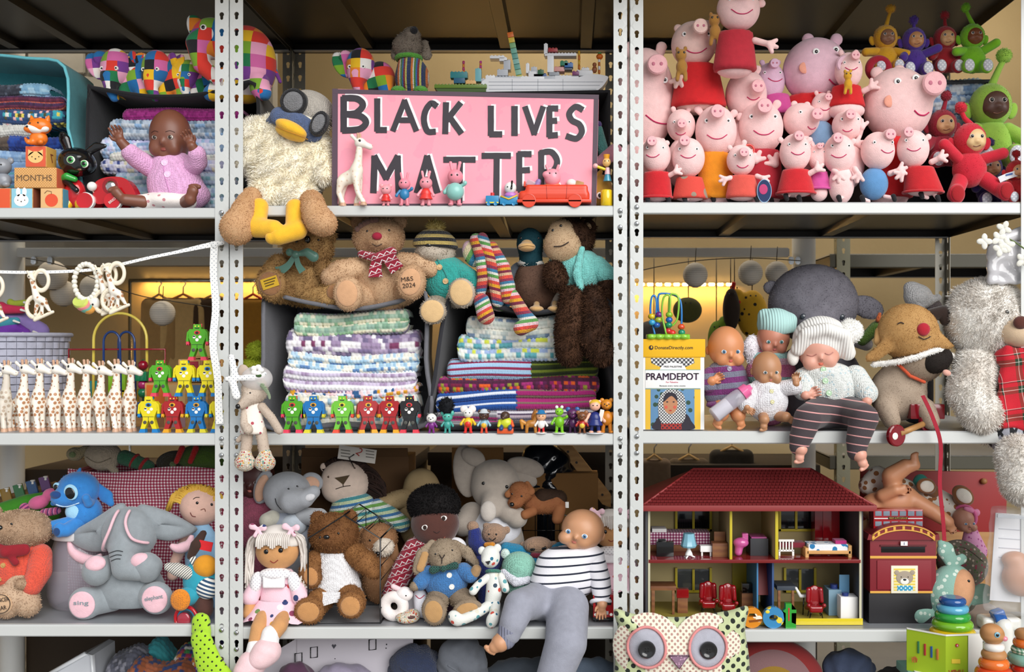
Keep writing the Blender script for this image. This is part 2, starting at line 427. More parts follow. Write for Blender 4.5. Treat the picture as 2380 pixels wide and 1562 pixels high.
 def line(s,name,mat,pts,w=1.2,lift=.3,n=10,par=None,label=None,closed=False):
  """thread lying on the surface through pixels (smoothed)"""
  P=np.array(pts+([pts[0]]if closed else[]),float);m=len(P)
  if m>2:
   t=np.linspace(0,m-1,n*(m-1)+1);i=np.clip(t.astype(int),0,m-2);u=(t-i)[:,None]
   g=lambda j:P[np.clip(j,0,m-1)]
   p0,p1,p2,p3=g(i-1),g(i),g(i+1),g(i+2)
   P=.5*(2*p1+(p2-p0)*u+(2*p0-5*p1+4*p2-p3)*u**2+(3*p1-p0-3*p2+p3)*u**3)
  else:P=P[0]+(P[1]-P[0])*np.linspace(0,1,6)[:,None]
  return s.r(name,mat,[(x,y,s.f(x,y)-lift)for x,y in P],w/2,False,6,par,label)
 def eyes(s,xy,r,mat=None,white=None,par=None,flat=.55,name='eye',sub=None):
  for x,y in xy:
   d=s.f(x,y);par2=par
   if white:
    e=s.e(name,M('gloss',white),x,y,d,r*1.7,r*1.7,r*.6,nu=16,nv=10,par=par,reg=False);par2=e
    e2=s.e('iris',mat or BLK,x,y,d-r*.35,r,r,r*.5,nu=16,nv=10,par=e,reg=False)
   else:s.e(name,mat or BLK,x,y,d,r,r,r*flat,nu=16,nv=10,par=par,reg=False)
 def button(s,x,y,r,mat,par=None,name='button'):
  d=s.f(x,y);s.w(name,mat,x,y,[(d-1.6,r*.55),(d-1.4,r*.6),(d-2,r*.75),(d-2,r*.9),(d-1,r),(d+1.5,r)],16,par=par)
 def txt(s,text,x,y,h,d,mat,rot=0,par=None,width=None,name='lettering',depth=.5,bold=0,mirror=False,yaw=0,tilt=0):
  cu=bpy.data.curves.new('t','FONT');cu.body=text;cu.size=1;cu.align_x='CENTER';cu.align_y='CENTER';cu.extrude=.001;cu.resolution_u=3
  cu.offset=bold
  ob=bpy.data.objects.new('t',cu);me0=bpy.data.meshes.new_from_object(ob)
  V=np.array([v.co[:]for v in me0.vertices]);ps=[list(p.vertices)for p in me0.polygons]
  bpy.data.objects.remove(ob);bpy.data.curves.remove(cu);bpy.data.meshes.remove(me0)
  lo,hi=V.min(0),V.max(0);k=h/(hi[1]-lo[1]);kx=k if width is None else width/(hi[0]-lo[0]);c=(lo+hi)/2
  P=np.stack([(V[:,0]-c[0])*kx,-(V[:,1]-c[1])*k,np.where(V[:,2]>0,-depth,0)],1)
  if mirror:P[:,0]*=-1
  P=P@rotm(rot,tilt,yaw).T+np.array([x,y,d]);fd={}
  for p in ps:fd.setdefault(len(p),[]).append(p)
  return s.put(name,P,[np.array(q)for q in fd.values()],mat,par,False)
 def limb(s,name,mat,pad,pts,foot,dz,fur=None,k=8,padname='foot_pad',ps=.74):
  """limb ending in a flat sole at depth dz; foot = (x,y,rx,ry,rot)"""
  x,y,rx,ry=foot[:4];rot=foot[4]if len(foot)>4 else 0
  o=s.s(name,mat,[K(pts),E(x,y,dz+ry*.35,rx,ry,ry*.6,rot)],k,30,[(0,0,-1,-dz)],fur)
  if pad:s.e(padname,pad,x,y,dz-.5,rx*ps,ry*ps,4.5,rot,par=o)
  return o
 def down(s,z,mat,x=None,r=20,d=6,name='legs'):
  """limbs that reach from the trunk down to what carries the toy"""
  lo=min(v.co.z for o in s.o.children_recursive for v in o.data.vertices);y0=s.ay-lo/s.m;y1=s.ay-(z-s.o.location.z)/s.m
  if y1-y0>1:s.k(name,mat,[(x or s.ax,y0-r*.6,d,r),(x or s.ax,y1-r,d,r)],res=16)
  return s
 def rest(s,z,lim=.05):
  """set the thing down on a surface at height z"""
  lo=min(v.co.z for o in s.o.children_recursive for v in o.data.vertices)+s.o.location.z
  if abs(z-lo)<lim:s.o.location.z+=z-lo
  return s
def WR(f,a,w):
 """crumple a shape"""
 def g(P):return f(P)+a*np.sin(P[:,0]*w+2*np.sin(P[:,1]*w*.7))*np.sin(P[:,1]*w*.9+P[:,2]*w+1.5*np.sin(P[:,0]*w*.5))
 g.lo,g.hi=f.lo-abs(a),f.hi+abs(a);return g
BLK=M('gloss','#0a0a0b')
def arc(cx,cy,rx,ry,a0,a1,n=12):
 return[(cx+rx*cos(radians(a0+(a1-a0)*i/(n-1))),cy-ry*sin(radians(a0+(a1-a0)*i/(n-1))))for i in range(n)]
def copy_tree(o,parent=None):
 c=o.copy();COL.objects.link(c)
 if parent:c.parent=parent
 for ch in list(o.children):copy_tree(ch,c)
 return c
# ------ the setting
def wbox(name,x0,x1,y0,y1,z0,z1,mat,parent=None,bev=0.):
 bm=bmesh.new();bmesh.ops.create_cube(bm,size=1)
 for v in bm.verts:v.co=Vector(((x0+x1)/2+v.co.x*(x1-x0),(y0+y1)/2+v.co.y*(y1-y0),(z0+z1)/2+v.co.z*(z1-z0)))
 if bev:bmesh.ops.bevel(bm,geom=bm.edges[:],offset=bev,segments=2,affect='EDGES')
 me=bpy.data.meshes.new(name);bm.to_mesh(me);bm.free();me.materials.append(mat);return obj(name,me,parent)
def room_mat(c,c2,sc_):
 s=NT('plaster');s.col(s.mix(s.noise(sc_,4),c,c2));s.rough(.85);s.bump(s.noise(40,3),.002,.4);return s.m
BACKY=1.9
cream=room_mat('#b5a27c','#a08c66',3)
for nm,a in(('floor',(-3.2,3.0,-5,BACKY,-.05,0,room_mat('#8d8b86','#76736e',5))),('ceiling',(-3.2,3.0,-.3,BACKY,3.0,3.06,room_mat('#b8b2a6','#a59f93',3))),('wall_back',(-3.2,3.0,BACKY,BACKY+.08,0,3.0,cream)),('wall_left',(-3.2,-3.12,-.3,BACKY,0,3.0,cream)),('wall_right',(2.92,3.0,-.3,BACKY,0,3.0,cream))):
 tag(wbox(nm,*a),kind='structure')
tag(wbox('wall_front',-3.2,3.0,-.3,-.2,2.12,3.0,cream),kind='structure')  # unseen lintel, added to keep daylight out of the back room
pier=wbox('wall_pier',-3.15,-1.02,1.0,1.06,1.42,3.0,room_mat('#a9a59d','#938f86',6));tag(pier,kind='structure')
bmat=room_mat('#c4c0b8','#aaa69e',9);bme=None
for r in range(9):
 for c in range(6):
  x=-2.16+c*.205+(r%2)*.1;z=1.55+r*.105
  if x+.195>-1.02:continue
  if bme is None:
   b=wbox('brick',0,.195,-.012,0,0,.096,bmat,pier,.004);bme=b.data
  else:b=obj('brick',bme,pier)
  b.location=(x,1.0,z)
# ------ shelving
STEEL=M('metal','#d2d4d2',c2='#bcbfbc',met=.15,rough=.4)
DECK=M('metal','#a8abb0',c2='#8f9296',met=.35,rough=.4)
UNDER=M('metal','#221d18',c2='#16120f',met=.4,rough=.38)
BOLT=M('chrome','#c9cbcc')
PIT=38.4*S
def keyhole():
 """outline (x,z) of one slot about its cell centre, metres, 24 points, anticlockwise"""
 R,r,L=5.4*S,3.6*S,8.5*S;a0=math.acos(r/R)-pi/2
 up=[(R*cos(a),R*sin(a)+4*S)for a in np.linspace(-pi/2+.73,3*pi/2-.73,15)]
 lo=[(r*cos(a),r*sin(a)-L+r)for a in np.linspace(-pi,0,9)]
 return up+lo
def flange(x0,x1,z0,z1,zoff,y=0.,side=None):
 """sheet with keyholes. side None: in the x/z plane; else in the y/z plane at x = side (x0,x1 are y)"""
 V=[];Q=[];KH=keyhole();n=len(KH);hw=(x1-x0)/2;xc=(x0+x1)/2;z=z0+zoff
 def quad(a,b,c,d):
  k=len(V);V.extend([a,b,c,d]);Q.append((k,k+1,k+2,k+3))
 quad((x0,z0),(x1,z0),(x1,z),(x0,z))
 while z+PIT<=z1:
  zc=z+PIT/2;k=len(V);hz=PIT/2
  for px,pz in KH:V.append((xc+px,zc+pz))
  for px,pz in KH:
   a=atan2(pz,px);t=min(hw/max(abs(cos(a)),1e-6),hz/max(abs(sin(a)),1e-6));V.append((xc+t*cos(a),zc+t*sin(a)))
  for cx_,cz_ in((1,1),(-1,1),(-1,-1),(1,-1)):
   ca=atan2(cz_*hz,cx_*hw);j=min(range(n),key=lambda j:abs((atan2(KH[j][1],KH[j][0])-ca+pi)%(2*pi)-pi));V[k+n+j]=(xc+cx_*hw,zc+cz_*hz)
  for j in range(n):Q.append((k+j,k+n+j,k+n+(j+1)%n,k+(j+1)%n))
  z+=PIT
 quad((x0,z),(x1,z),(x1,z1),(x0,z1))
 V3=[(a,y,b)if side is None else(side,a,b)for a,b in V]
 return V3,Q
def angle_post(name,xc,xe,y,z0,z1,zoff,parent,dirn=1,mat=STEEL,dep=.035):
 """L post: front flange from the corner xc out to xe, side flange running back (dirn 1) from the corner"""
 V,Q=flange(min(xc,xe),max(xc,xe),z0,z1,zoff,y)
 V2,Q2=flange(min(y,y+dirn*dep),max(y,y+dirn*dep),z0,z1,zoff,side=xc)
 n=len(V);me=bpy.data.meshes.new(name);me.from_pydata(V+V2,[],[tuple(dict.fromkeys(q))for q in Q]+[tuple(dict.fromkeys(i+n for i in q))for q in Q2])
 bm=bmesh.new();bm.from_mesh(me);bmesh.ops.remove_doubles(bm,verts=bm.verts,dist=1e-5)
 bmesh.ops.recalc_face_normals(bm,faces=bm.faces[:]);bm.to_mesh(me);bm.free()
 me.shade_flat();me.materials.append(mat);o=obj(name,me,parent)
 md=o.modifiers.new('thick','SOLIDIFY');md.thickness=.0018;md.offset=0
 return o
SD=.6
LEV={'A':(483,1008,1453),'B':(478,1008,1459),'C':(470,1003,1465)}
LIP={'A':(507,1036,1481),'B':(502,1035,1487),'C':(497,1032,1494)}
XS={'A':(-440,500),'B':(562,1427),'C':(1494,2373)}
RIBS={'A':(-250,-60,130),'B':(330+420,1143,1370),'C':(1760,2053)}
def sz(b,l):return H+(VY-LEV[b][l])*S
def xp(px):return(px-VX)*S
bolt_prof=[(-4.5,2.2),(-4,4.2),(-2.5,5.6),(0,6)]
def bolts(parent,x,z,y=-.001):
 for dz in(0,38.4*S):
  V=[];seg=14
  for d,r in bolt_prof:
   for j in range(seg):a=2*pi*j/seg;V.append((x+r*S*cos(a),y+d*S,z-dz+r*S*sin(a)))
  Q=[(i*seg+j,i*seg+(j+1)%seg,(i+1)*seg+(j+1)%seg,(i+1)*seg+j)for i in range(3)for j in range(seg)]
  obj('bolt',mk('bolt',V,[np.array(Q),np.array([list(range(seg))[::-1]])],BOLT,True),parent)
def shelf(parent,b,x0,x1,ztop,zlip,y0=0.,y1=SD,ribs=(),gus=True):
 th=.0015;h=ztop-zlip
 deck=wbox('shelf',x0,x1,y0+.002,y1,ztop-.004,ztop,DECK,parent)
 bot=wbox('underside',x0,x1,y0+.004,y1-.004,ztop-.008,ztop-.0045,UNDER,deck)
 V=[];prof=[(y0+.012,ztop+.0005),(y0+.003,ztop+.0005),(y0,ztop-.003),(y0,zlip+.003),(y0+.003,zlip),(y0+.016,zlip)]
 n=len(prof)
 for x in(x0,x1):V+=[(x,a,c)for a,c in prof]
 lip=obj('front_lip',mk('front_lip',V,[np.array([(i,i+1,n+i+1,n+i)for i in range(n-1)])],STEEL,False),deck)
 md=lip.modifiers.new('t','SOLIDIFY');md.thickness=th
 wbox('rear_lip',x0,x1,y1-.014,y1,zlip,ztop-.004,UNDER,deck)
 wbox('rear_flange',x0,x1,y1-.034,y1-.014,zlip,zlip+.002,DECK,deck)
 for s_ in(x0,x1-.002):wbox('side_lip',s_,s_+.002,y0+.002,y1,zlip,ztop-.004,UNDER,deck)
 for rx in ribs:
  V=[];w=.022
  for yy in(y0+.005,y1-.02):V+=[(rx-w,yy,ztop-.008),(rx-w*.75,yy,zlip+.004),(rx+w*.75,yy,zlip+.004),(rx+w,yy,ztop-.008)]
  obj('rib',mk('rib',V,[np.array([(0,1,5,4),(1,2,6,5),(2,3,7,6),(0,3,2,1),(4,5,6,7)])],UNDER,False),deck)
 if gus:
  for sx,x in((1,x0),(-1,x1)):
   g=12*S;V=[(x,y0+.001,zlip+.004),(x+sx*g,y0+.001,zlip+.004),(x,y0+.001,zlip-g),(x,y0+.004,zlip+.004),(x+sx*g,y0+.004,zlip+.004),(x,y0+.004,zlip-g)]
   obj('gusset',mk('gusset',V,[np.array([(0,1,2),(5,4,3)]),np.array([(0,3,4,1),(1,4,5,2),(2,5,3,0)])],STEEL,False),deck)
 return deck
ZT,ZB=H+(VY+86)*S,.0
units={}
for b,lab in(('A','grey perforated steel shelving unit holding the giraffe row at the left edge'),('B','grey perforated steel shelving unit around the painted slogan sign'),('C','grey perforated steel shelving unit with the pink pigs at the right')):
 u=bpy.data.objects.new('shelving_unit',None);COL.objects.link(u);u.location=(0,0,0);tag(u,lab,'shelving unit','steel shelving units in a row');units[b]=u
 x0,x1=XS[b]
 cl={'A':(-470,531),'B':(535,1457),'C':(1465,2404)}[b]
 zf=[.6,.62,.5]['ABC'.index(b)]*PIT
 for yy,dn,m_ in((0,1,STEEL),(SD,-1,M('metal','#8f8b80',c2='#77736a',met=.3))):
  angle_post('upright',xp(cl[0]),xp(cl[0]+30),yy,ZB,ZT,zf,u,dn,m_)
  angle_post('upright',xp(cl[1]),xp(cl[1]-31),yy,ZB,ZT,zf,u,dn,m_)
 lv=[-64]+list(LEV[b])+[1810];lp=[-34]+list(LIP[b])+[1838]
 for a,c in zip(lv,lp):
  shelf(u,b,xp(cl[0]+2),xp(cl[1]-2),H+(VY-a)*S,H+(VY-c)*S,.002,SD-.002,[xp(r)for r in RIBS[b]])
  for xx in(cl[0]+15,cl[1]-15.5):bolts(u,xp(xx),H+(VY-a)*S-.012)
rk=bpy.data.objects.new('shelving_unit',None);COL.objects.link(rk);tag(rk,'second steel rack standing in shadow behind the right bay','shelving unit','steel shelving units in a row')
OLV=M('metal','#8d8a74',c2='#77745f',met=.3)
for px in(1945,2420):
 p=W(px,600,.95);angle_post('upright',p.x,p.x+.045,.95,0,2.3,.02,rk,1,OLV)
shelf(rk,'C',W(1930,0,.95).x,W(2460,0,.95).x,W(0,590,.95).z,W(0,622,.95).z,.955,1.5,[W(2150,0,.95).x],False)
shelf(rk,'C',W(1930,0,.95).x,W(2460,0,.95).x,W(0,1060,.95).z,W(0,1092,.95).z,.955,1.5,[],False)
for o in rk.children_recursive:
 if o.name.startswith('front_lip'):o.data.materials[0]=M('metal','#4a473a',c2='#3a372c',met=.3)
PIPE=M('paint','#d9d9d6');fr=bpy.data.objects.new('tube_frame',None);COL.objects.link(fr)
tag(fr,'white tube frame with round posts behind the shelves','frame')
for px,Y in((28,.74),(1868,.74)):
 p=W(px,800,Y);r=27*mpp(Y);V=[(p.x+r*cos(a),Y+r*sin(a),z)for z in(0,3.0)for a in np.linspace(0,2*pi,25)[:-1]]
 obj('post',mk('post',V,[np.array([(j,(j+1)%24,24+(j+1)%24,24+j)for j in range(24)])],PIPE),fr)
a,c=W(45,577,.72),W(1832,598,.72)
rail=wbox('rail',a.x,c.x,.70,.735,c.z,a.z,PIPE,fr,.003)
for px in(80,118,1838,1853):
 p=W(px,606,.7);wbox('bolt',p.x-.008,p.x+.008,.69,.71,p.z-.012,p.z+.012,BOLT,rail,.003)
for i,(xa,xb,yy,Y,n)in enumerate(((330,640,651,BACKY-.012,14),(1440,1705,661,BACKY-.012,13),(1000,1240,640,BACKY-.012,10))):
 t=T('light_strip',['warm LED strip glowing above the hanging clothes at the left','warm LED strip glowing behind the round paper lanterns','warm LED strip hidden behind the row of seated bears'][i],'light',(xa+xb)/2,yy,Y,'warm LED strips in the back room')
 t.b('strip',M('paint','#b89a60'),xa,yy-3,xb,yy+3,0,6,1)
 for j in range(n):
  x=xa+(xb-xa)*(j+.5)/n;t.b('diode',M('emit','#ffd489',e=30.),x-6,yy-2.5,x+6,yy+3,-2,1,1)
 li=bpy.data.lights.new('strip_glow','AREA');li.shape='RECTANGLE';li.size=(xb-xa)*t.m;li.size_y=.02;li.energy=1.3;li.color=(1,.55,.14)
 lo=bpy.data.objects.new('strip_glow',li);COL.objects.link(lo);lo.parent=t.o;lo.location=(0,-.03,-.01);lo.rotation_euler=(radians(12),0,0)
t=T('clothes_rail','steel clothes rail standing in the back room','clothes rail',450,652,1.25);t.r('bar',BOLT,[(300,652,0),(700,652,0)],4)
for x in(302,698):t.r('upright',BOLT,[(x,652,0),(x,ZP(0,1.25),0)],4)
for i,(xc,yc_)in enumerate(((-1.6,.8),(-.1,1.25),(1.5,1.25))):
 t=T('ceiling_light',['tube light on the ceiling before the brick pier','tube light on the ceiling behind the middle bay','tube light on the ceiling behind the right bay'][i],'light',VX,VY,0,'ceiling tube lights');t.o.location=(xc,yc_,2.99);wb=lambda n,a,m:wbox(n,*a,m,t.o)
 wb('housing',(-.6,.6,-.06,.06,-.04,.009),PIPE);wb('tube',(-.56,.56,-.03,.03,-.075,-.045),M('emit','#fff0d8',e=3.))
 li=bpy.data.lights.new('tube_glow','AREA');li.shape='RECTANGLE';li.size=1.1;li.size_y=.06;li.energy=11;li.color=(1,.9,.74);lo=bpy.data.objects.new('tube_glow',li);COL.objects.link(lo);lo.parent=t.o;lo.location=(0,0,-.09)
# ------ builders shared by many toys
def hrand(a,b,s=0):
 v=(int(a)*374761393+int(b)*668265263+s*974634777)&0xffffffff;v=((v^(v>>13))*1274126177)&0xffffffff
 return((v^(v>>16))&0xffff)/65535
def rows(pals,seed=0):
 return lambda c,r,u:pals[r%len(pals)][int(hrand(c,r,seed)*len(pals[r%len(pals)])*.9999)]
def squares(cols,bg,n=5,seed=0):
 def f(c,r,u):
  k=(c//n)+7*(r//n);e=(c%n==0)or(r%n==0)
  return bg if e else cols[int(hrand(k,(c%n==n//2)+2*(r%n==n//2),seed)*len(cols)*.999)]
 return f
def split(f,g,at):return lambda c,r,u:f(c,r,u)if u<at else g(c,r,u)
def blanket(label,x0,x1,y0,y1,Y,colf,st=9,folds=2,depth=110,sag=0,wav=2,tilt=0,group='folded blankets',bulge=1.,seed=0,amp=.62,name='folded_blanket',endw=14):
 t=T(name,label,'blanket',(x0+x1)/2,y1,Y,group);n=max(folds,1);th=(y1-y0)/n;depth=min(depth,70)
 pr=[]
 def add(y,d,ny,nd):
  s_=0 if not pr else pr[-1][2]+sqrt((y-pr[-1][0])**2+(d-pr[-1][1])**2);pr.append((y,d,s_,ny,nd))
 st=st*.82 if st>6 else st;step=st/(3.5 if st>5 else 2.7);r=th/2
 for i in range(int((depth-r)/step)+1):add(y0,depth-i*step,-1,0)
 for k in range(n):
  yc=y0+th*(k+.5);m=max(7,int(pi*r*bulge/step))
  for i in range(m+1):
   a=pi*i/m;add(yc-r*cos(a)*.98,r-r*bulge*sin(a),-cos(a),-sin(a))
 for i in range(1,5):add(y1,i*depth/4,1,0)
 pr=np.array(pr);nx=int((x1-x0)/step)+1;u=np.linspace(0,1,nx)
 Yv,Uu=np.meshgrid(np.arange(len(pr)),u,indexing='ij');X=x0+(x1-x0)*Uu
 s_=pr[:,2][Yv];row=np.floor(s_/st).astype(int);fv=s_/st-row-.5
 cx=(X-x0)/st+(row%2)*.5;colm=np.floor(cx).astype(int);fu=cx-colm-.5
 b=np.power(np.maximum(np.cos(pi*fu)*np.cos(pi*fv),0),.4)*st*amp
 de=np.minimum(X-x0,x1-X);e=np.sqrt(np.clip(1-(1-np.clip(de/endw,0,1))**2,0,1));e=.25+.75*e
 ym=(y0+y1)/2;ph=seed*1.7
 yy=ym+(pr[:,0][Yv]-ym)*e+b*pr[:,3][Yv]+sag*4*Uu*(1-Uu)+wav*np.sin(Uu*9+ph+pr[:,0][Yv]*.02)+tilt*(Uu-.5)
 dd=pr[:,1][Yv]+b*pr[:,4][Yv]+(1-e)*th*.4+wav*np.sin(Uu*7+ph*2)
 V=np.stack([X,yy,dd],-1).reshape(-1,3);nu=nx
 i,j=np.meshgrid(np.arange(len(pr)-1),np.arange(nx-1),indexing='ij');q=np.stack([i*nu+j,(i+1)*nu+j,(i+1)*nu+j+1,i*nu+j+1],-1).reshape(-1,4)
 key=row*1000+colm;uq,inv=np.unique(key.ravel(),return_inverse=True)
 uc=np.array([lin(colf(int(k%1000),int(k//1000),((k%1000)*st)/(x1-x0)))for k in uq])
 V0=t.loc(V);me=mk(name,V0,[q],M('vc',''),True,None,uc[inv.ravel()])
 o=obj(name,me);o.location=t.o.location.copy();tag(o,label,'blanket',group);bpy.data.objects.remove(t.o);return o
def frame_strip(t,name,mat,pts,th,d0,d1,closed=True,par=None,taper=0):
 """a folded sheet: the outline pts given a thickness and pushed back from d0 to d1"""
 P=np.array(pts,float);n=len(P);Tn=np.roll(P,-1,0)-np.roll(P,1,0)
 if not closed:Tn[0]=P[1]-P[0];Tn[-1]=P[-1]-P[-2]
 Tn/=np.linalg.norm(Tn,axis=1)[:,None];N=np.stack([-Tn[:,1],Tn[:,0]],1)*th/2
 c=P.mean(0);V=[]
 for d,s_ in((d0,1.),(d1,1-taper)):
  for sg in(1,-1):
   q=c+(P-c)*s_+sg*N;V+=[(a,b,d)for a,b in q]
 Q=[]
 for i in range(n if closed else n-1):
  j=(i+1)%n
  Q+=[(i,j,n+j,n+i),(2*n+i,3*n+i,3*n+j,2*n+j),(i,2*n+i,2*n+j,j),(n+i,n+j,3*n+j,3*n+i)]
 if not closed:Q+=[(0,n,3*n,2*n),(n-1,3*n-1,4*n-1,2*n-1)]
 return t.put(name,V,[np.array(Q)],mat,par,True,35)
def smooth_poly(pts,n=6,closed=True):
 P=np.array(pts,float);m=len(P);out=[]
 for i in range(m if closed else m-1):
  g=lambda j:P[j%m]if closed else P[min(max(j,0),m-1)]
  p0,p1,p2,p3=g(i-1),g(i),g(i+1),g(i+2)
  for k in range(n):
   u=k/n;out.append(tuple(.5*(2*p1+(p2-p0)*u+(2*p0-5*p1+4*p2-p3)*u**2+(3*p1-p0-3*p2+p3)*u**3)))
 if not closed:out.append(tuple(P[-1]))
 return out
def bin_(label,pts,Y,dep,mat,th=7,edge=None,taper=.1,group='fabric storage bins',name='storage_bin'):
 """fabric bin lying with its mouth to the front; pts = outline of the mouth (top may sag)"""
 xs=[p[0]for p in pts];t=T(name,label,'storage bin',sum(xs)/len(xs),max(p[1]for p in pts),Y,group)
 frame_strip(t,'shell',mat,pts,th,0,dep,True,taper=taper)
 c=np.mean(np.array(pts),0);t.g('back_panel',mat,[tuple(c+(np.array(p)-c)*(1-taper))for p in pts],dep-4,dep)
 if edge:t.r('binding',edge,[(x,y,0)for x,y in pts],th*.62,True)
 return t
def dress(t,mat,xt,yt,wt,xb,yb,wb,d=0,flat=.8,name='dress',fur=None,hem=None,par=None):
 o=t.s(name,mat,[K([(xt,yt,d,wt/2),(xb,yb,d,wb/2)],flat)],0,30,[(0,1,0,yb),(0,-1,0,-yt)],fur,par=par)
 if hem:
  t.r('hem',hem,[(xb+(wb/2)*cos(a),yb-1,d+flat*(wb/2)*sin(a))for a in np.linspace(0,2*pi,33)[:-1]],3,True,par=o)
 return o
def paw3(x,y,d,ang,s):
 """mitten hand of three stubby fingers"""
 P=[]
 for k in(-48,0,48):
  a=radians(ang+k);P.append(K([(x,y,d,s*.34),(x+cos(a)*s,y-sin(a)*s,d,s*.25)]))
 return P
def hand5(x,y,d,ang,s,thumb=1,curl=.35):
 """palm, four unequal fingers bent at the knuckle, thumb from the side of the palm"""
 a=radians(ang);u=np.array([cos(a),-sin(a)]);v=np.array([-u[1],u[0]])*thumb
 c=np.array([x,y]);pc=c+u*s*.42;P=[K([(x,y,d,s*.24),(pc[0],pc[1],d,s*.34)],.75)]
 for i,(off,L)in enumerate(((.30,.62),(.10,.72),(-.10,.66),(-.29,.50))):
  b=pc+u*s*.2+v*off*s;k1=b+u*L*s*.5+v*off*.25*s;k2=k1+u*L*s*.42+v*off*.05*s
  P.append(K([(b[0],b[1],d,s*.115),(k1[0],k1[1],d-s*.06,s*.105),(k2[0],k2[1],d-s*(.06+curl),s*.085)]))
 b=c+u*s*.2+v*s*.24;k1=b+u*s*.22+v*s*.26;k2=k1+u*s*.24+v*s*.06
 P.append(K([(b[0],b[1],d,s*.13),(k1[0],k1[1],d-s*.1,s*.115),(k2[0],k2[1],d-s*.22,s*.09)]));return P
def foot5(x,y,d,ang,s,side=1,sole=False):
 """foot seen from the sole/top: pad and five toes"""
 a=radians(ang);u=np.array([cos(a),-sin(a)]);v=np.array([-u[1],u[0]])*side;c=np.array([x,y]);f=c+u*s*.75
 P=[K([(x,y,d,s*.36),(f[0],f[1],d-s*.1,s*.42)],.8)]
 for i,(o,l,r)in enumerate(((.34,.46,.17),(.14,.5,.13),(-.03,.46,.12),(-.19,.4,.11),(-.33,.3,.1))):
  p=f+u*s*l+v*o*s;P.append(E(p[0],p[1],d-s*.16,s*r,s*r,s*r))
 return P
def dollhead(t,skin,x,y,rx,ry,rd=None,face=(0,0),rot=0,iris='#5a8fc0',lips='#c8766a',sleep=False,ears=(-1,1),es=1.,white='#f2f0ee',name='head',brow=None,lipw=1.):
 """vinyl baby head; face = offset of the face centre (px) as the head is turned"""
 rd=rd or rx;a=radians(-rot)
 def q(dx,dy):return x+dx*cos(a)-dy*sin(a),y+dx*sin(a)+dy*cos(a)
 fx,fy=face;P=[E(x,y,0,rx,ry,rd,rot)]
 zf=-rd*.80
 c1=q(fx-rx*.42,fy+ry*.42);c2=q(fx+rx*.42,fy+ry*.42);ch=q(fx,fy+ry*.72);no=q(fx,fy+ry*.25);fo=q(fx,fy-ry*.35)
 P+=[E(*c1,zf+rx*.22,rx*.36,ry*.34,rx*.34),E(*c2,zf+rx*.22,rx*.36,ry*.34,rx*.34),E(*ch,zf+rx*.30,rx*.28,ry*.2,rx*.26),E(*no,zf-rx*.1,rx*.1,ry*.12,rx*.16),E(*fo,zf+rx*.28,rx*.5,ry*.3,rx*.3)]
 o=t.s(name,skin,P,rx*.16,40)
 for s_ in ears:
  p=q(s_*rx*.97-fx*.4*0,fy*.4+ry*.12);t.e('ear',skin,p[0],p[1],rd*.1-s_*fx*.4,rx*.14,ry*.22,rx*.13,rot=rot,par=o,nu=14,nv=10)
 for s_ in(-1,1):
  p=q(fx+s_*rx*.38,fy+ry*.07);d=t.f(*p)
  if sleep:
   t.line('eyelid',M('vinyl','#b87a70'),[q(fx+s_*rx*.38-rx*.2,fy+ry*.05),q(fx+s_*rx*.38,fy+ry*.13),q(fx+s_*rx*.38+rx*.2,fy+ry*.05)],rx*.05,.3,par=o)
  else:
   e=t.e('eye',M('gloss',white),p[0],p[1],d+.5,rx*.15*es,rx*.115*es,rx*.07,rot=rot,par=o,nu=16,nv=10,reg=False)
   t.e('iris',M('gloss',iris),p[0],p[1],d-rx*.035,rx*.095*es,rx*.1*es,rx*.05,par=e,nu=14,nv=8,reg=False)
   t.e('pupil',BLK,p[0],p[1],d-rx*.06,rx*.045*es,rx*.05*es,rx*.04,par=e,nu=10,nv=8,reg=False)
   if brow:t.line('eyebrow',M('paint',brow),[q(fx+s_*rx*.38-rx*.2,fy-ry*.12),q(fx+s_*rx*.38,fy-ry*.17),q(fx+s_*rx*.38+rx*.2,fy-ry*.12)],rx*.035,.2,par=o)
 m=q(fx,fy+ry*.5);d=t.f(*m);lp=M('vinyl',lips)
 t.s('mouth',lp,[E(*q(fx-rx*.06,fy+ry*.475),d+.5,rx*.11*lipw,ry*.04,rx*.06,rot),E(*q(fx+rx*.06,fy+ry*.475),d+.5,rx*.11*lipw,ry*.04,rx*.06,rot),E(*q(fx,fy+ry*.535),d+.5,rx*.11*lipw,ry*.045,rx*.06,rot)],1.2,22,par=o,reg=False)
 for s_ in(-1,1):
  n_=q(fx+s_*rx*.04,fy+ry*.32);t.e('nostril',M('vinyl','#7a4a3e'),n_[0],n_[1],t.f(*n_)+.3,rx*.022,rx*.018,rx*.02,par=o,nu=8,nv=6,reg=False)
 return o
PINK='#fcd2d0'
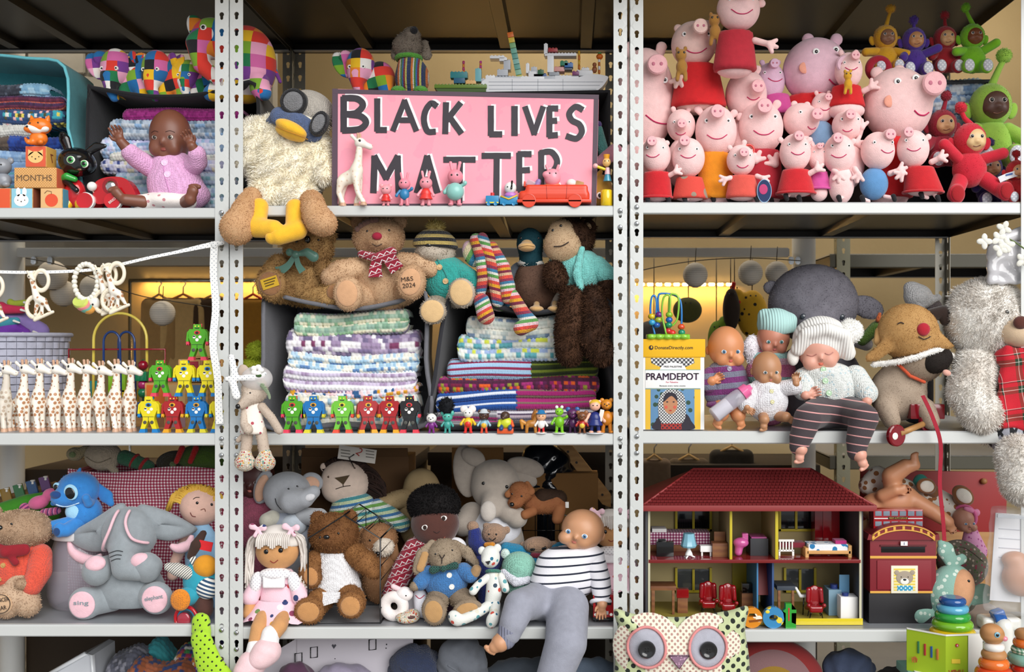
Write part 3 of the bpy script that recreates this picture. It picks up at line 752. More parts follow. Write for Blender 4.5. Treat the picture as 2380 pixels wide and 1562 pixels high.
def pig(label,x,y,rx,ry,Y,sn,base=None,rot=0,smile=(0,.42,.5),skin=PINK,dr=None,hem=None,body=None,arms=(),feet=(),ears=None,group='plush pigs',snr=None,eyes=True,lvl='C',name='plush_pig',kind='plush',blush=None,extra=None,rd=None):
 """generic stuffed pig. sn: snout tip offset in head radii; dr: (xt,yt,wt,xb,yb,wb,mat)"""
 by=base or(dr[4]+6 if dr else y+ry);t=T(name,label,'soft toy',x,by,Y,group);sk=M(kind,skin);rd=rd or rx*.85
 sx,sy=x+sn[0]*rx,y+sn[1]*ry;sr=(snr or.36)*rx;L=sqrt(sn[0]**2+sn[1]**2);sdp=-rd*sqrt(max(.05,1-min(L,.97)**2))-sr*.6
 hd=t.s('head',sk,[E(x,y,0,rx,ry,rd,rot),K([(x+sn[0]*rx*.35,y+sn[1]*ry*.35,-rd*.3,sr*1.45),(sx,sy,sdp,sr)])],rx*.22,34)
 ux,uy=sn[0]*.4,sn[1]*.4
 tip=t.w('snout',M(kind,'#f6bcc0' if skin==PINK else skin),sx,sy,[(t.f(sx,sy)-2.2,sr*.5),(t.f(sx,sy)-1.6,sr*.82),(t.f(sx,sy)+2.5,sr*.95)],20,par=hd)
 for s_ in(-1,1):
  px_,py_=sx+s_*sr*.36,sy;t.e('nostril',M('fab','#c9788c'),px_,py_,t.f(sx,sy)-2.2,sr*.16,sr*.18,1.2,nu=10,nv=8,par=hd,reg=False)
 for ex,ey in(ears or((x-rx*.55,y-ry*1.02),(x+rx*.55,y-ry*1.02))):
  t.k('ear',sk,[(x+(ex-x)*.72,y+(ey-y)*.72,2,rx*.13),(ex,ey,0,rx*.19)],par=hd,res=16,flat=.6)
 if eyes is True:
  eyes=[(x+s_*rx*.52+sn[0]*rx*.25,y-ry*.12+sn[1]*ry*.3)for s_ in(-1,1)]
 for ex,ey in eyes or():
  d=t.f(ex,ey);e=t.e('eye',M('fab','#fdfbfa'),ex,ey,d,rx*.11,rx*.11,2,nu=14,nv=8,par=hd,reg=False);t.e('pupil',BLK,ex,ey,d-1.4,rx*.055,rx*.055,1.4,nu=10,nv=6,par=e,reg=False)
 if smile:
  mx,my,mw=x+smile[0]*rx,y+smile[1]*ry,smile[2]*rx
  t.line('mouth',M('fab','#c2185b'),[(mx-mw,my-mw*.35),(mx-mw*.5,my),(mx,my+mw*.1),(mx+mw*.5,my),(mx+mw,my-mw*.35)],max(2.0,rx*.045),.4,par=hd)
 if blush:t.e('cheek_patch',M('fab','#f0a58e'),blush[0],blush[1],t.f(*blush[:2])+1.5,blush[2],blush[2],2.6,par=hd,reg=False)
 if body:t.e('body',M(kind,body[5])if len(body)>5 else sk,body[0],body[1],rd*.1,body[2],body[3],body[2]*.8,rot=body[4]if len(body)>4 else 0)
 if dr:
  dress(t,dr[6],*dr[:6],d=rd*.05,flat=.75,hem=hem)
  if not body:t.e('body',sk,dr[3],dr[4]-4,rd*.1,dr[5]*.40,max(10,(dr[4]-dr[1])*.2),dr[5]*.28)
 for(x1,y1,x2,y2,r,ang)in arms:
  t.s('arm',sk,[K([(x1,y1,-rd*.3,r),(x2,y2,-rd*.6,r*.85)])]+paw3(x2,y2,-rd*.6,ang,r*2.4),r*.4,26)
 for(fx_,fy_,fr_,fa)in feet:
  a=radians(fa);t.k('leg',sk,[(fx_-cos(a)*fr_*2.2,fy_+sin(a)*fr_*2.2-2,-rd*.2,fr_*.6),(fx_,fy_,-rd*.5,fr_*.6)],res=14)
  t.k('foot',M('fab','#17151a'),[(fx_-fr_*.1,fy_-fr_*.5,-rd*.5,fr_*.75),(fx_+fr_*.15,fy_+fr_*.6,-rd*.62,fr_*.62)],res=16)
 if extra:extra(t)
 t.rest(sz(lvl,0),.035)if feet else None
 return t
def robot(label,x,yb,h,c,c2,Y,face='#e07a2a',group='wooden robots',yaw=0,mat='paint'):
 k=h/88.;t=T('toy_robot',label,'toy robot',x,yb,Y,group);m=M(mat,c);m2=M(mat,c2);D=15*k;fd=-.8
 def p(dx,dy):return(x+dx*k,yb-dy*k)
 def poly(nm,pts,mm,d0=0,d1=D,par=None):return t.g(nm,mm,[p(*q)for q in pts],d0,d1,par=par)
 tor=poly('torso',[(-19,76),(19,76),(22,58),(14,38),(14,30),(-14,30),(-14,38),(-22,58)],m)
 hd=poly('head',[(-9,88),(9,88),(10,76),(-10,76)],m)
 for s_ in(-1,1):
  poly('arm',[(s_*19.5,74),(s_*25,68),(s_*27,46),(s_*21,46),(s_*21.5,57)],m)
  poly('hand',[(s_*26.5,45.5),(s_*21,45.5),(s_*20,40),(s_*22,36),(s_*23,41),(s_*25,36),(s_*27,40)],m2)
  poly('leg',[(s_*1,30),(s_*14,30),(s_*20,9),(s_*9,9)]if True else[],m)
  poly('foot',[(s_*8.6,8.6),(s_*20.4,8.6),(s_*24,0),(s_*8,0)],m2)
  t.w('joint_bolt',M('paint','#4a4a44'),*p(s_*8.5,25),[(fd-.6,2.2*k),(fd-.2,4.2*k),(.5,4.4*k)],14)
  t.w('eye',M('paint','#f4e04a'),*p(s_*4.2,83),[(fd,1.6*k),(.5,1.8*k)],10,par=hd)
  t.b('antenna',m2,x+s_*9*k-1,yb-89*k,x+s_*9*k+1.5,yb-81*k,3,8,.5,par=hd)
 poly('mouth',[(-5,79.5),(5,79.5),(5,77.5),(-5,77.5)],M('paint','#2a2a2a'),fd,.5,hd)
 t.w('dial',M('paint',face),*p(0,67.5),[(fd,5.5*k),(.5,6.2*k)],18,sx=1.25,sy=.85,par=tor);t.w('dial',M('paint','#242424'),*p(0,67),[(fd-.4,3.2*k),(fd+.2,3.6*k)],14,sx=1.2,par=tor)
 for dx,dy,r in((-7,57,4),(7,57,4),(0,50,4.3)):t.w('dial',M('paint','#f2f0ea'),*p(dx,dy),[(fd,r*.92*k),(.5,r*k)],16,par=tor)
 poly('dial_mark',[(-10.5,57),(-3.5,57),(-5,60),(-9,60)],M('paint','#1c1c1c'),fd-.4,.2,tor)
 poly('seam',[(-13,39),(13,39),(13,38),(-13,38)],M('paint','#26302a'),-.4,.3,tor)
 poly('seam',[(-.5,38),(.5,38),(.5,31),(-.5,31)],M('paint','#26302a'),-.4,.3,tor)
 if yaw:t.o.rotation_euler.z=radians(yaw)
 return t
GIR=DOTS('vinyl','#efe7da','#b5825c',10.5,.36,.75);GIRP=M('vinyl','#f2ebe0');GBR=M('vinyl','#c9a084')
def giraffe(label,x,yb,h,Y,yaw=-50,group='giraffe teething toys',spot=GIR,name='giraffe_toy',spread=1.):
 """rubber giraffe standing side-on in its own frame (nose to +x), turned by yaw"""
 k=h/170.;t=T(name,label,'toy giraffe',x,yb,Y,group)
 def q(dx,dy,d=0):return(x+dx*k,yb-dy*k,d*k)
 P=[E(*q(-4,68),23*k,17*k,11.5*k,rot=18),E(*q(12,80),15*k,18*k,11*k,rot=0),K([q(12,84)+(13*k,),q(17,108)+(9*k,),q(20,138)+(7*k,)]),E(*q(-22,62),13*k,15*k,11*k)]
 for s_ in(-1,1):
  P.append(K([q(14,66,7*s_)+(9.5*k,),q(17-2*s_,32,7.5*s_)+(6*k,),q(20-6*s_*spread,9,8*s_)+(6*k,)]))
  P.append(K([q(-24,58,7*s_)+(10*k,),q(-30,32,7.5*s_)+(6.2*k,),q(-27-3*s_*spread,9,8*s_)+(6*k,)]))
 t.s('body',spot,P,7*k,56)
 hd=t.s('head',GIRP,[E(*q(21,146),13*k,12*k,11*k),K([q(25,145,3)+(8*k,),q(40,138,12)+(7*k,)])],5*k,26)
 for s_ in(-1,1):
  t.k('ear',GIRP,[q(14,152,7*s_)+(3.5*k,),q(7,161,13*s_)+(4.5*k,)],par=hd,res=16,flat=.7)
  t.k('horn',GBR,[q(19,156,4*s_)+(2.6*k,),q(18,166,4.5*s_)+(3.2*k,)],par=hd,res=14)
  t.e('eye',BLK,*q(25 if s_<0 else 19,149,-8.6 if s_<0 else 11.6),3.6*k,3.6*k,2.4*k,par=hd,nu=14,nv=10)
  t.e('nostril',GBR,*q(45-s_*2,140,15+4*s_),1.2*k,1*k,1*k,par=hd,nu=8,nv=6)
  for bx,o_ in((20-6*s_*spread,0),(-27-3*s_*spread,1)):
   c_=q(bx,0,8*s_);t.l('hoof',GBR,c_[0]+1.5*k,[(yb-7.5*k,6.2*k),(yb-5*k,7.2*k),(yb,8*k)],c_[2],seg=14)
 t.k('tail',spot,[q(-33,68)+(3*k,),q(-38,52)+(2.4*k,),q(-37,44)+(3*k,)],res=16)
 t.o.rotation_euler.z=radians(yaw);t.rest(t.o.location.z,.05);return t
def retag(o,label):o['label']=label;return o
def figurine(label,x,yb,h,Y,c,skin,ears=None,ear_c=None,group='small figurines',hat=None,arms=0,legs=None,name='figurine',belt=None,muzzle=None,hair=None,skirt=None,rot=0,earsz=.1,headw=.22,cat='figurine',stand=None):
 """small plastic standing figure: head with face, clothed trunk, two arms, two legs"""
 t=T(name,label,cat,x,yb,Y,group);m=M('plas',c);sk=M('plas',skin);lg=M('plas',legs or c)
 hy=yb-h*.76;hr=h*headw
 for s_ in(-1,1):
  t.k('leg',lg,[(x+s_*h*.08,yb-h*.30,0,h*.06),(x+s_*h*.1,yb-h*.06,0,h*.05)],res=16);t.e('foot',lg if not stand else sk,x+s_*h*.11,yb-h*.04,-h*.04,h*.07,h*.04,h*.1,nu=14,nv=8)
  a=(arms*h*.3 if s_>0 else 0);t.s('arm',m if not skirt else sk,[K([(x+s_*h*.15,yb-h*.52,0,h*.05),(x+s_*h*.25,yb-h*.38-a*.6,-h*.05,h*.045)])]+[E(x+s_*h*.26,yb-h*.35-a*.8,-h*.06,h*.055,h*.06,h*.05)],1,18)
 if skirt:dress(t,M('plas',skirt),x,yb-h*.48,h*.22,x,yb-h*.22,h*.46,flat=.9,name='skirt')
 t.s('trunk',m,[E(x,yb-h*.4,0,h*.17,h*.2,h*.14)],0,20)
 hd=t.s('head',sk,[E(x,hy,0,hr,hr*.95,hr*.9)]+([E(x,hy+hr*.35,-hr*.8,hr*.5,hr*.38,hr*.5)]if muzzle else[]),3,24)
 if muzzle:t.e('nose',BLK,x,hy+hr*.15,t.f(x,hy+hr*.15),hr*.16,hr*.12,hr*.12,par=hd,nu=12,nv=8,reg=False)
 if ears:
  for s_ in(-1,1):
   if ears=='long':t.k('ear',M('plas',ear_c or skin),[(x+s_*hr*.4,hy-hr*.8,0,hr*.18),(x+s_*hr*.6,hy-hr*1.8,0,hr*.22)],par=hd,res=16,flat=.6)
   else:t.e('ear',M('plas',ear_c or skin),x+s_*hr*.8,hy-hr*.75,0,h*earsz,h*earsz,h*earsz*.5,par=hd,nu=16,nv=10)
 t.eyes([(x-hr*.36,hy-hr*.1),(x+hr*.36,hy-hr*.1)],max(1.1,hr*.13),par=hd)
 if hair:t.e('hair',M('plas',hair),x,hy-hr*.45,hr*.25,hr*1.12,hr*.75,hr*.95,par=hd,nu=18,nv=12)
 if hat:t.l('hat',M('plas',hat),x,[(hy-hr*1.35,hr*.2),(hy-hr*1.2,hr*.6),(hy-hr*.7,hr*.85),(hy-hr*.62,hr*1.15),(hy-hr*.5,hr*1.12)],seg=18,par=hd)
 if belt:t.e('belly_patch',M('plas',belt),x,yb-h*.36,-h*.06,h*.13,h*.14,h*.1,nu=16,nv=10)
 if stand:t.l('stand',M('plas',stand),x,[(yb-2,h*.24),(yb,h*.25)],seg=24)
 if rot:t.o.rotation_euler.z=radians(rot)
 return t.rest(t.o.location.z,.03)
# ====== LEFT BAY, top shelf
ZA=[sz('A',i)for i in range(3)];ZBs=[sz('B',i)for i in range(3)];ZC=[sz('C',i)for i in range(3)]
TEAL=M('fab','#3f8f98');TEALE=M('fab','#6fc6d2');CHAR=M('fab','#17171b');GREYF=M('fab','#5b5b60')
b=bin_('teal fabric bin crammed with folded blankets at the left edge',smooth_poly([(-250,170),(-60,158),(60,166),(150,187),(158,330),(160,492),(-250,492)],4),.10,150,TEAL,6,TEALE,.03);b.rest(ZA[0])
mix1=['#3a3f4c','#545c6c','#2e3340'];mix2=['#8ab6d2','#a5c9de','#7aa8c8']
for i,(lab,x0,x1,y0,y1,cf,st,fo)in enumerate((('charcoal and pale blue crochet blanket topmost in the teal bin',-60,112,196,224,split(rows([mix1]),rows([mix2]),.62),9,1),('coral, lilac and plum striped knitted blanket in the teal bin',-60,150,224,252,rows([['#5a1f38','#6c2a44'],['#d8604e','#e87a62'],['#7f80c8','#9a98d8'],['#4a2a52','#3b2240']]),6,2),('granny stitch blanket of teal, yellow and pink motifs in the teal bin',-60,146,252,290,squares(['#2d8ba5','#e6d35a','#efb8b8','#23456e','#e8e4e0','#3ba4b4','#514f2c'],'#2c4a78',4,3),9,1),('off-white knitted blanket in the teal bin beside the fox',-60,80,288,318,rows([['#c8c8c2','#d4d4ce','#bdbdb8']]),6,1),('brown and royal blue crochet blanket in the teal bin',-60,140,318,350,split(rows([['#4c4038','#5c4e44']]),rows([['#1c3c8c','#24489c','#183078']]),.4),10,1),('pale blue crochet blanket low in the teal bin',-60,148,350,398,rows([['#88aad0','#7a9cc6','#9ab8d8']]),10,2),('blue and teal crochet blanket at the bottom of the teal bin',-60,148,398,486,rows([['#8ab0cc','#5c9cae','#a8c4d8'],['#6d8fc0','#84a4cc']]),10,3))):
 blanket(lab,x0,x1,y0,y1,.13,cf,st,fo,90,group='blankets in the teal bin',seed=i)
bin_('black fabric bin full of pastel blankets under the patchwork elephants',smooth_poly([(207,218),(215,214),(300,228),(360,234),(440,232),(520,220),(592,206),(600,330),(600,488),(400,492),(205,492),(203,350)],4),.11,210,CHAR,7,CHAR,.08).rest(ZA[0])
pb=['#a9c4e0','#cfdaf0','#8fb0d6','#e6e8f4']
for i,(lab,x0,x1,y0,y1,cf,st,fo)in enumerate((('magenta knitted blanket topmost in the black bin',282,560,250,284,rows([['#8c1c6e','#9c2a7c','#7c1662']]),7,1),('grey-blue chunky crochet blanket in the black bin',252,560,280,322,rows([['#93a5ba','#b9c6d6','#71889e'],['#8fb3da','#a9b3be','#c8d0d8']]),10,2),('pale blue and lilac crochet blanket in the black bin',228,560,318,366,rows([pb,['#c5c6ea','#dcdff2','#9ebfe0']]),11,1),('cream crochet blanket in the black bin behind the doll',252,560,350,376,rows([['#dcdad2','#e8e6de','#cfd6cc']]),9,1),('white and navy crochet blanket in the black bin',230,560,372,402,rows([['#d9d8ee','#3c4c8c','#bfc4e4','#e4dcc0'],['#c9cbe8','#e8e8f0']]),10,1),('pale teal crochet blanket at the bottom of the black bin',262,560,400,488,rows([['#9cc2cc','#c2d8da','#7fb0bc'],['#b8cbe0','#a4bcd8','#d4dcea']]),11,3))):
 blanket(lab,x0,x1,y0,y1,.15,cf,st,fo,120,group='blankets in the black bin',seed=i+9)
PW=['#e23b2e','#f08a24','#f2c01e','#7fae2e','#1c1c22','#f4f0ea','#2070b0','#d86aa8','#7a3c94','#1e7a4a','#e23b2e','#f2a8c8']
def pw_elephant(label,x,y,k,Y,seed,base,px=25,ear=(-1,1),rot=0):
 """x,y = head centre; k = size"""
 t=T('patchwork_elephant',label,'soft toy',x,base,Y,'patchwork elephants');m=PATCH('fab',PW,px,seed,rot);m2=PATCH('fab',PW[3:]+PW[:3],px,seed+3,rot+12)
 t.s('body',m2,[E(x+42*k,y+20*k,30*k,34*k,42*k,44*k),K([(x+18*k,y+30*k,8*k,15*k),(x+14*k,y+62*k,4*k,15*k)]),K([(x+58*k,y+30*k,8*k,16*k),(x+58*k,y+62*k,2*k,16*k)])],9*k,40,clip=[(0,1,0,base)])
 hd=t.s('head',m,[E(x,y-4*k,0,33*k,42*k,30*k),K([(x-6*k,y+22*k,-16*k,20*k),(x-2*k,y+48*k,-22*k,13*k),(x+6*k,y+66*k,-22*k,10*k)])],12*k,44)
 for s_ in ear:
  t.s('ear',m2,[E(x+s_*42*k,y-8*k,4*k,24*k,34*k,6*k,rot=-s_*28,yaw=s_*35),E(x+s_*34*k,y-26*k,2*k,16*k,16*k,6*k,yaw=s_*35)],0,26,par=hd)
 for ex in(-20*k,12*k):
  d=t.f(x+ex,y+4*k);e=t.w('eye',M('fab','#f6f4ee'),x+ex,y+4*k,[(d-1.2,3.6*k),(d-.8,4.6*k),(d+3,4.8*k)],16,par=hd);t.w('pupil',BLK,x+ex,y+4*k,[(d-1.8,2*k),(d-.9,2.2*k)],12,par=e)
 return t
pw_elephant('patchwork elephant standing leftmost on the black bin',270,162,1.06,.16,1,228)
pw_elephant('patchwork elephant second from left on the black bin',364,164,1.02,.16,2,232)
pw_elephant('smallest patchwork elephant, tucked behind the steel post',438,176,.8,.17,4,230,19)
t=T('patchwork_elephant','large seated patchwork elephant behind the steel post','soft toy',540,236,.15,'patchwork elephants');m=PATCH('fab',PW,31,11);m2=PATCH('fab',PW[4:]+PW[:4],31,12)
t.s('body',m2,[E(560,140,40,70,92,60),K([(600,195,0,26),(618,222,-26,20)]),K([(520,200,0,26),(500,222,-20,20)])],14,46,clip=[(0,1,0,238)])
hd=t.s('head',m,[E(494,92,-6,46,48,42),K([(470,110,-30,26),(482,160,-36,20),(512,190,-36,15)])],14,44)
t.s('ear',m2,[E(452,62,12,20,34,8,rot=25)],0,24,par=hd);t.eyes([(489,78)],4.5,white='#f6f4ee',par=hd)
t.k('tail',m2,[(625,150,50,5),(640,180,40,4)])
WB=M('wood','#dba868',c2='#b98448')
def block(label,x0,y0,x1,y1,front,Y,yaw=0,side='#cf4f38',base=None):
 t=T('wooden_block',label,'toy block',(x0+x1)/2,y1,Y,'printed wooden blocks');dp=min(y1-y0,52)
 t.b('cube',WB,x0,y0,x1,y1,0,dp,1.6);t.b('printed_face',front,x0+1,y0+1,x1-1,y1-1,-.6,.2,.3)
 t.b('printed_face',M('paper',side),x1-.2,y0+1,x1+.6,y1-1,2,dp-2,.3)
 t.o.rotation_euler.z=radians(yaw);return t
BS=M('paper','#2c2622')
yb=ZP(ZA[0],.02)
def bunny(t,x,y,s,c):
 m=M('paper',c)
 t.w('print',m,x,y,[(-1.2,s),(-.5,s)],20,sx=1.05,sy=.9)
 for q in(-1,1):t.w('print',m,x+q*s*.45,y-s*1.2,[(-1.2,s*.32),(-.5,s*.32)],14,sy=2)
 for q in(-1,1):t.w('print',BS,x+q*s*.5,y,[(-1.5,s*.08),(-1,s*.08)],8)
 t.w('print',BS,x,y+s*.2,[(-1.5,s*.1),(-1,s*.1)],8)
t=block('wooden block with an orange print at the left frame edge',-28,yb-48,24,yb,M('paper','#d8552f'),.02,0,'#b9a06a');t.txt('3',34,yb-24,26,24,BS,yaw=90)
t=block('wooden block with a white rabbit on blue',26,yb-48,76,yb,M('paper','#8cc4d6'),.02,0,'#8d4a2e');bunny(t,50,yb-20,16,'#f3f3f0')
t=block('wooden block with a red apple print',94,yb-48,145,yb,M('paper','#deb27a'),.02,0,'#4a8fa8');t.w('print',M('paper','#dd5030'),120,yb-20,[(-1.2,15),(-.5,15)],22);t.r('print',M('paper','#7a5236'),[(120,yb-34,-1),(120,yb-40,-1),(110,yb-42,-1),(104,yb-36,-1)],.7)
t=block('long wooden block reading MONTHS',33,yb-96,131,yb-49,DOTS('paper','#dba768','#b37e42',4.2,.3),.02,0,'#c45a3c');t.txt('MONTHS',80,yb-72,14,-1,M('paper','#6b5138'),width=82)
t=block('wooden block with a cat face on red',59,yb-146,107,yb-97,M('paper','#d95a3a'),.02,0,'#d8a850')
t.w('print',M('paper','#ecc07a'),83,yb-120,[(-1.2,16),(-.5,16)],20,sx=1.1,sy=.85)
for q in(-1,1):t.g('print',M('paper','#ecc07a'),[(83+q*17,yb-138),(83+q*17,yb-122),(83+q*4,yb-132)],-1.2,-.5);t.w('print',BS,83+q*8,yb-121,[(-1.6,1.4),(-1.1,1.4)],8)
t.w('print',BS,83,yb-116,[(-1.6,1.8),(-1.1,1.8)],8);t.txt('7',108.5,yb-121,20,24,M('paper','#7a3a1e'),yaw=90)
yf=yb-147;OR=M('plas','#ee7a24');t=T('fox_figure','orange rubber fox sitting on the cat block','figurine',90,yf,.03)
t.s('body',OR,[E(90,yf-16,0,20,18,16),K([(80,yf-6,-12,7),(76,yf-5,-18,6)]),K([(100,yf-6,-12,7),(104,yf-5,-18,6)]),K([(70,yf-8,6,6),(60,yf-12,6,5),(57,yf-18,4,3)])],5,40,clip=[(0,1,0,yf)])
hd=t.s('head',OR,[E(93,yf-44,-2,27,20,20),E(76,yf-36,-12,14,9,10)],6,34)
t.s('muzzle',M('plas','#f6f2ec'),[E(84,yf-37,-9,22,11,14,rot=-12),E(106,yf-38,-8,12,9,10)],4,26,par=hd)
for q in(-1,1):t.k('ear',OR,[(93+q*17,yf-58,0,7),(93+q*20,yf-68,0,2.5)],par=hd,res=16)
t.eyes([(80,yf-48),(99,yf-49)],2.2,par=hd);t.e('nose',BLK,74,yf-40,t.f(74,yf-40),3.2,2.6,2,par=hd,nu=12,nv=8,reg=False)
t=T('bear_figure','small grey rubber bear at the left frame edge','figurine',8,yb-48,.05);GB=M('plas','#8d9199')
t.s('body',GB,[E(6,yb-66,0,20,18,16),E(20,yb-55,-10,9,7,9),E(-6,yb-55,-10,9,7,9)],5,30)
hd=t.e('head',GB,4,yb-98,0,22,20,19)
for q in(-1,1):t.e('ear',GB,4+q*19,yb-112,2,8,8,5,par=hd)
t.eyes([(-4,yb-100),(12,yb-100)],2,par=hd);t.rest(W(0,yb-48,.05).z)
t=T('rabbit_figure','glossy black rabbit figure with bent ear beside the red pull toy','figurine',180,yb,.07);BK=M('gloss','#141416')
hd=t.s('head',BK,[E(180,372,0,43,34,34,rot=-14),E(198,384,-22,20,14,14)],8,36)
t.k('ear',BK,[(158,345,4,9),(148,318,4,13),(144,308,4,9)],par=hd,flat=.55);t.k('ear',BK,[(198,350,6,9),(222,335,4,11),(243,334,0,5)],par=hd,flat=.55)
for ex,ey in((181,372),(211,381)):
 d=t.f(ex,ey);e=t.e('eye',M('gloss','#dff0d8'),ex,ey,d,10,9,3,rot=-10,par=hd,reg=False);t.e('iris',M('gloss','#3a9a4a'),ex,ey,d-1.6,7.5,7.5,2.4,par=e,reg=False);t.e('pupil',BLK,ex,ey,d-2.6,5,5,2.2,par=e,reg=False)
t.e('nose',M('gloss','#6b4a30'),200,394,t.f(200,394),5,3,2.5,par=hd,reg=False)
t.s('body',M('gloss','#c9262c'),[E(175,445,0,24,34,20)],0,24);t.k('scarf',M('gloss','#2f9a3c'),[(152,412,-14,8),(165,408,-20,9),(182,414,-18,7)])
t.k('arm',BK,[(160,418,-16,7),(178,430,-24,6),(190,440,-26,6)]);t.k('leg',M('gloss','#e8b320'),[(166,462,-4,11),(162,476,-12,10)]);t.k('leg',M('gloss','#e8b320'),[(186,462,-4,11),(190,476,-10,10)]);t.rest(ZA[0])
yb=ZP(ZA[0],.03);t=T('pull_along_toy','red wooden pull-along elephant with round wheels and a silver ball','pull toy',245,yb,.03);RW=M('gloss','#b5161f')
t.g('body',RW,smooth_poly([(212,yb-50),(222,yb-68),(250,yb-77),(285,yb-74),(305,yb-52),(312,yb-28),(300,yb-18),(280,yb-14),(250,yb-16),(222,yb-14),(214,yb-30)],6),8,40)
t.w('hole_rim',M('gloss','#8c0f18'),253,yb-56,[(6.5,16),(6.5,18),(9,18)],26);t.e('ball',BOLT,254,yb-55,10,14,14,9)
t.e('bead',M('gloss','#ecebe6'),212,yb-54,4,11,11,11);t.r('cord',M('fab','#d0c8b0'),[(212,yb-45,6),(216,yb-36,12)],1.4)
for wx in(197,261):
 wh=t.w('wheel',M('gloss','#c11a24'),wx,yb-20,[(-2,14),(-3,17),(-3,18.5),(1,18.5)],32);t.w('tyre',M('gloss','#f2f0ec'),wx+1.5,yb-20,[(.5,18.6),(.5,20),(10,20),(10,10)],32,par=wh)
 t.w('wheel',M('gloss','#c11a24'),wx+5,yb-20,[(38,20),(48,20),(49,16)],28)
t.txt('BRIO',262,yb-20,6,-3.3,M('paint','#f0ece6'),rot=38);t.rest(ZA[0])
yb=ZP(ZA[0],.10);t=T('baby_doll','dark brown baby doll in a pink knitted cardigan raising both hands','doll',395,yb,.10,'dolls');SK=M('vinyl','#7a4a38');PK=M('knit','#efb4e0')
t.s('torso',PK,[E(405,420,0,62,62,44),E(400,375,0,46,30,36),E(420,448,6,66,38,44)],18,40,clip=[(0,1,0,yb-6)])
dollhead(t,SK,396,310,47,60,46,face=(-2,8),iris='#4a3a2e',lips='#8a4238',ears=(1,),es=1.0,white='#c9bfb6',brow='#4a2c22',lipw=1.25)
t.s('neck',SK,[K([(396,355,0,20),(398,372,0,24)])],0,18)
sl=t.k('sleeve',PK,[(352,384,-6,24),(330,368,-30,22),(322,358,-44,20)]);t.s('arm',SK,[K([(322,358,-44,14),(306,336,-56,11)])]+hand5(306,336,-56,112,30,-1,.25),2.5,46)
t.k('sleeve',PK,[(448,384,-6,24),(470,376,-30,22),(474,362,-44,20)]);t.s('arm',SK,[K([(474,364,-44,14),(466,345,-56,11)])]+hand5(466,346,-56,112,28,1,.3),2.5,46)
t.line('placket',M('knit','#e3a0d4'),[(393,372),(398,400),(404,425),(412,450)],4,-.5)
for bx,by in((398,380),(406,407)):t.button(bx,by,8,M('gloss','#f6cfee'))
t.s('skirt',DOTS('fab','#efe6e0','#c88a90',17,.22,1.),[E(400,465,-14,62,22,44),K([(370,468,-20,22),(340,470,-44,16)]),K([(440,468,-20,22),(455,470,-40,16)])],8,36,clip=[(0,1,0,yb)])
t.s('leg',SK,[K([(350,470,-42,15),(318,468,-62,13)])]+foot5(312,466,-64,130,26,-1),2.5,40);t.s('leg',SK,[K([(448,470,-40,15),(464,466,-60,14)])]+foot5(464,470,-62,70,30,1),2.5,40)
t.rest(ZA[0],.04)
# ====== LEFT BAY, middle shelf
yb=ZP(ZA[1],.08)
gx=[-28,8,48,84,120,155,190,225,260,296]
gl=['leftmost rubber giraffe, cut off by the frame edge','dusty rubber giraffe second from the left in the row','pale spotted rubber giraffe third from the left in the row','rubber giraffe with raised nose fourth from the left','brightly spotted rubber giraffe fifth from the left','rubber giraffe sixth from the left in the row','rubber giraffe seventh from the left in the row','rubber giraffe third from the right in the row','rubber giraffe second from the right in the row','rubber giraffe with pink cheek nearest the robots']
g1=giraffe(gl[2],gx[2],yb,168,.08,-38,spot=GIR).o
g2=giraffe(gl[1],gx[1],yb,166,.08,-42,spot=DOTS('vinyl','#d9d0c2','#b6a490',11,.34,.75)).o
for i,x in enumerate(gx):
 if i in(1,2):continue
 o=copy_tree(g2 if i==0 else g1);retag(o,gl[i]);p=W(x,yb,.08);o.location.x=p.x;o.rotation_euler.z=radians(-38+(i*37%9)-4);k=1+((i*53)%7-3)*.006;o.scale=(k,k,k)
RB={'g':('#4ea31e','#e0405a','#d83a3a'),'y':('#e0cf12','#1c7cc0','#2a80c8'),'r':('#a51a20','#e0a020','#e0a828'),'b':('#1470b4','#d8cc30','#e0a028'),'k':('#17171a','#d83a4a','#d83a3a'),'l':('#6fbf3a','#e0503a','#e0d040')}
def rob(c,label,x,yb,Y,h=88,yaw=0):return robot(label,x,yb,h,RB[c][0],RB[c][1],Y,RB[c][2],'wooden robots',yaw)
yb=ZP(ZA[1],.03);yb2=yb-84;yb3=yb2-84
for c,lab,x,y in(('y','yellow wooden robot at the bottom beside the giraffes',345,yb),('r','red wooden robot at the bottom of the left stack',400,yb),('b','blue wooden robot at the bottom of the left stack',456,yb),('y','yellow wooden robot at the bottom half hidden by the post',511,yb),('g','green wooden robot on the second tier of the left stack',371,yb2),('y','yellow wooden robot in the middle of the second tier',427,yb2),('y','yellow wooden robot on the second tier touching the ribbon',482,yb2),('g','green wooden robot alone on top of the left stack',458,yb3)):
 rob(c,lab,x,y,.03,84)
yb=ZP(ZA[1],.30);m_=M('fab','#b9bacb');t=T('woven_basket','pale grey woven strap basket behind the giraffes','basket',60,yb,.34)
cxb,R0,hB=42,112,205
t.l('lining',M('fab','#8d8ea0'),cxb,[(yb-hB+6,R0-6),(yb-hB*.5,R0-9),(yb,R0-14)],seg=40)
t.r('rim',m_,[(cxb+R0*cos(a),yb-hB,R0*sin(a))for a in np.linspace(0,2*pi,49)[:-1]],5,True)
hz,na=16,34
sV=[]
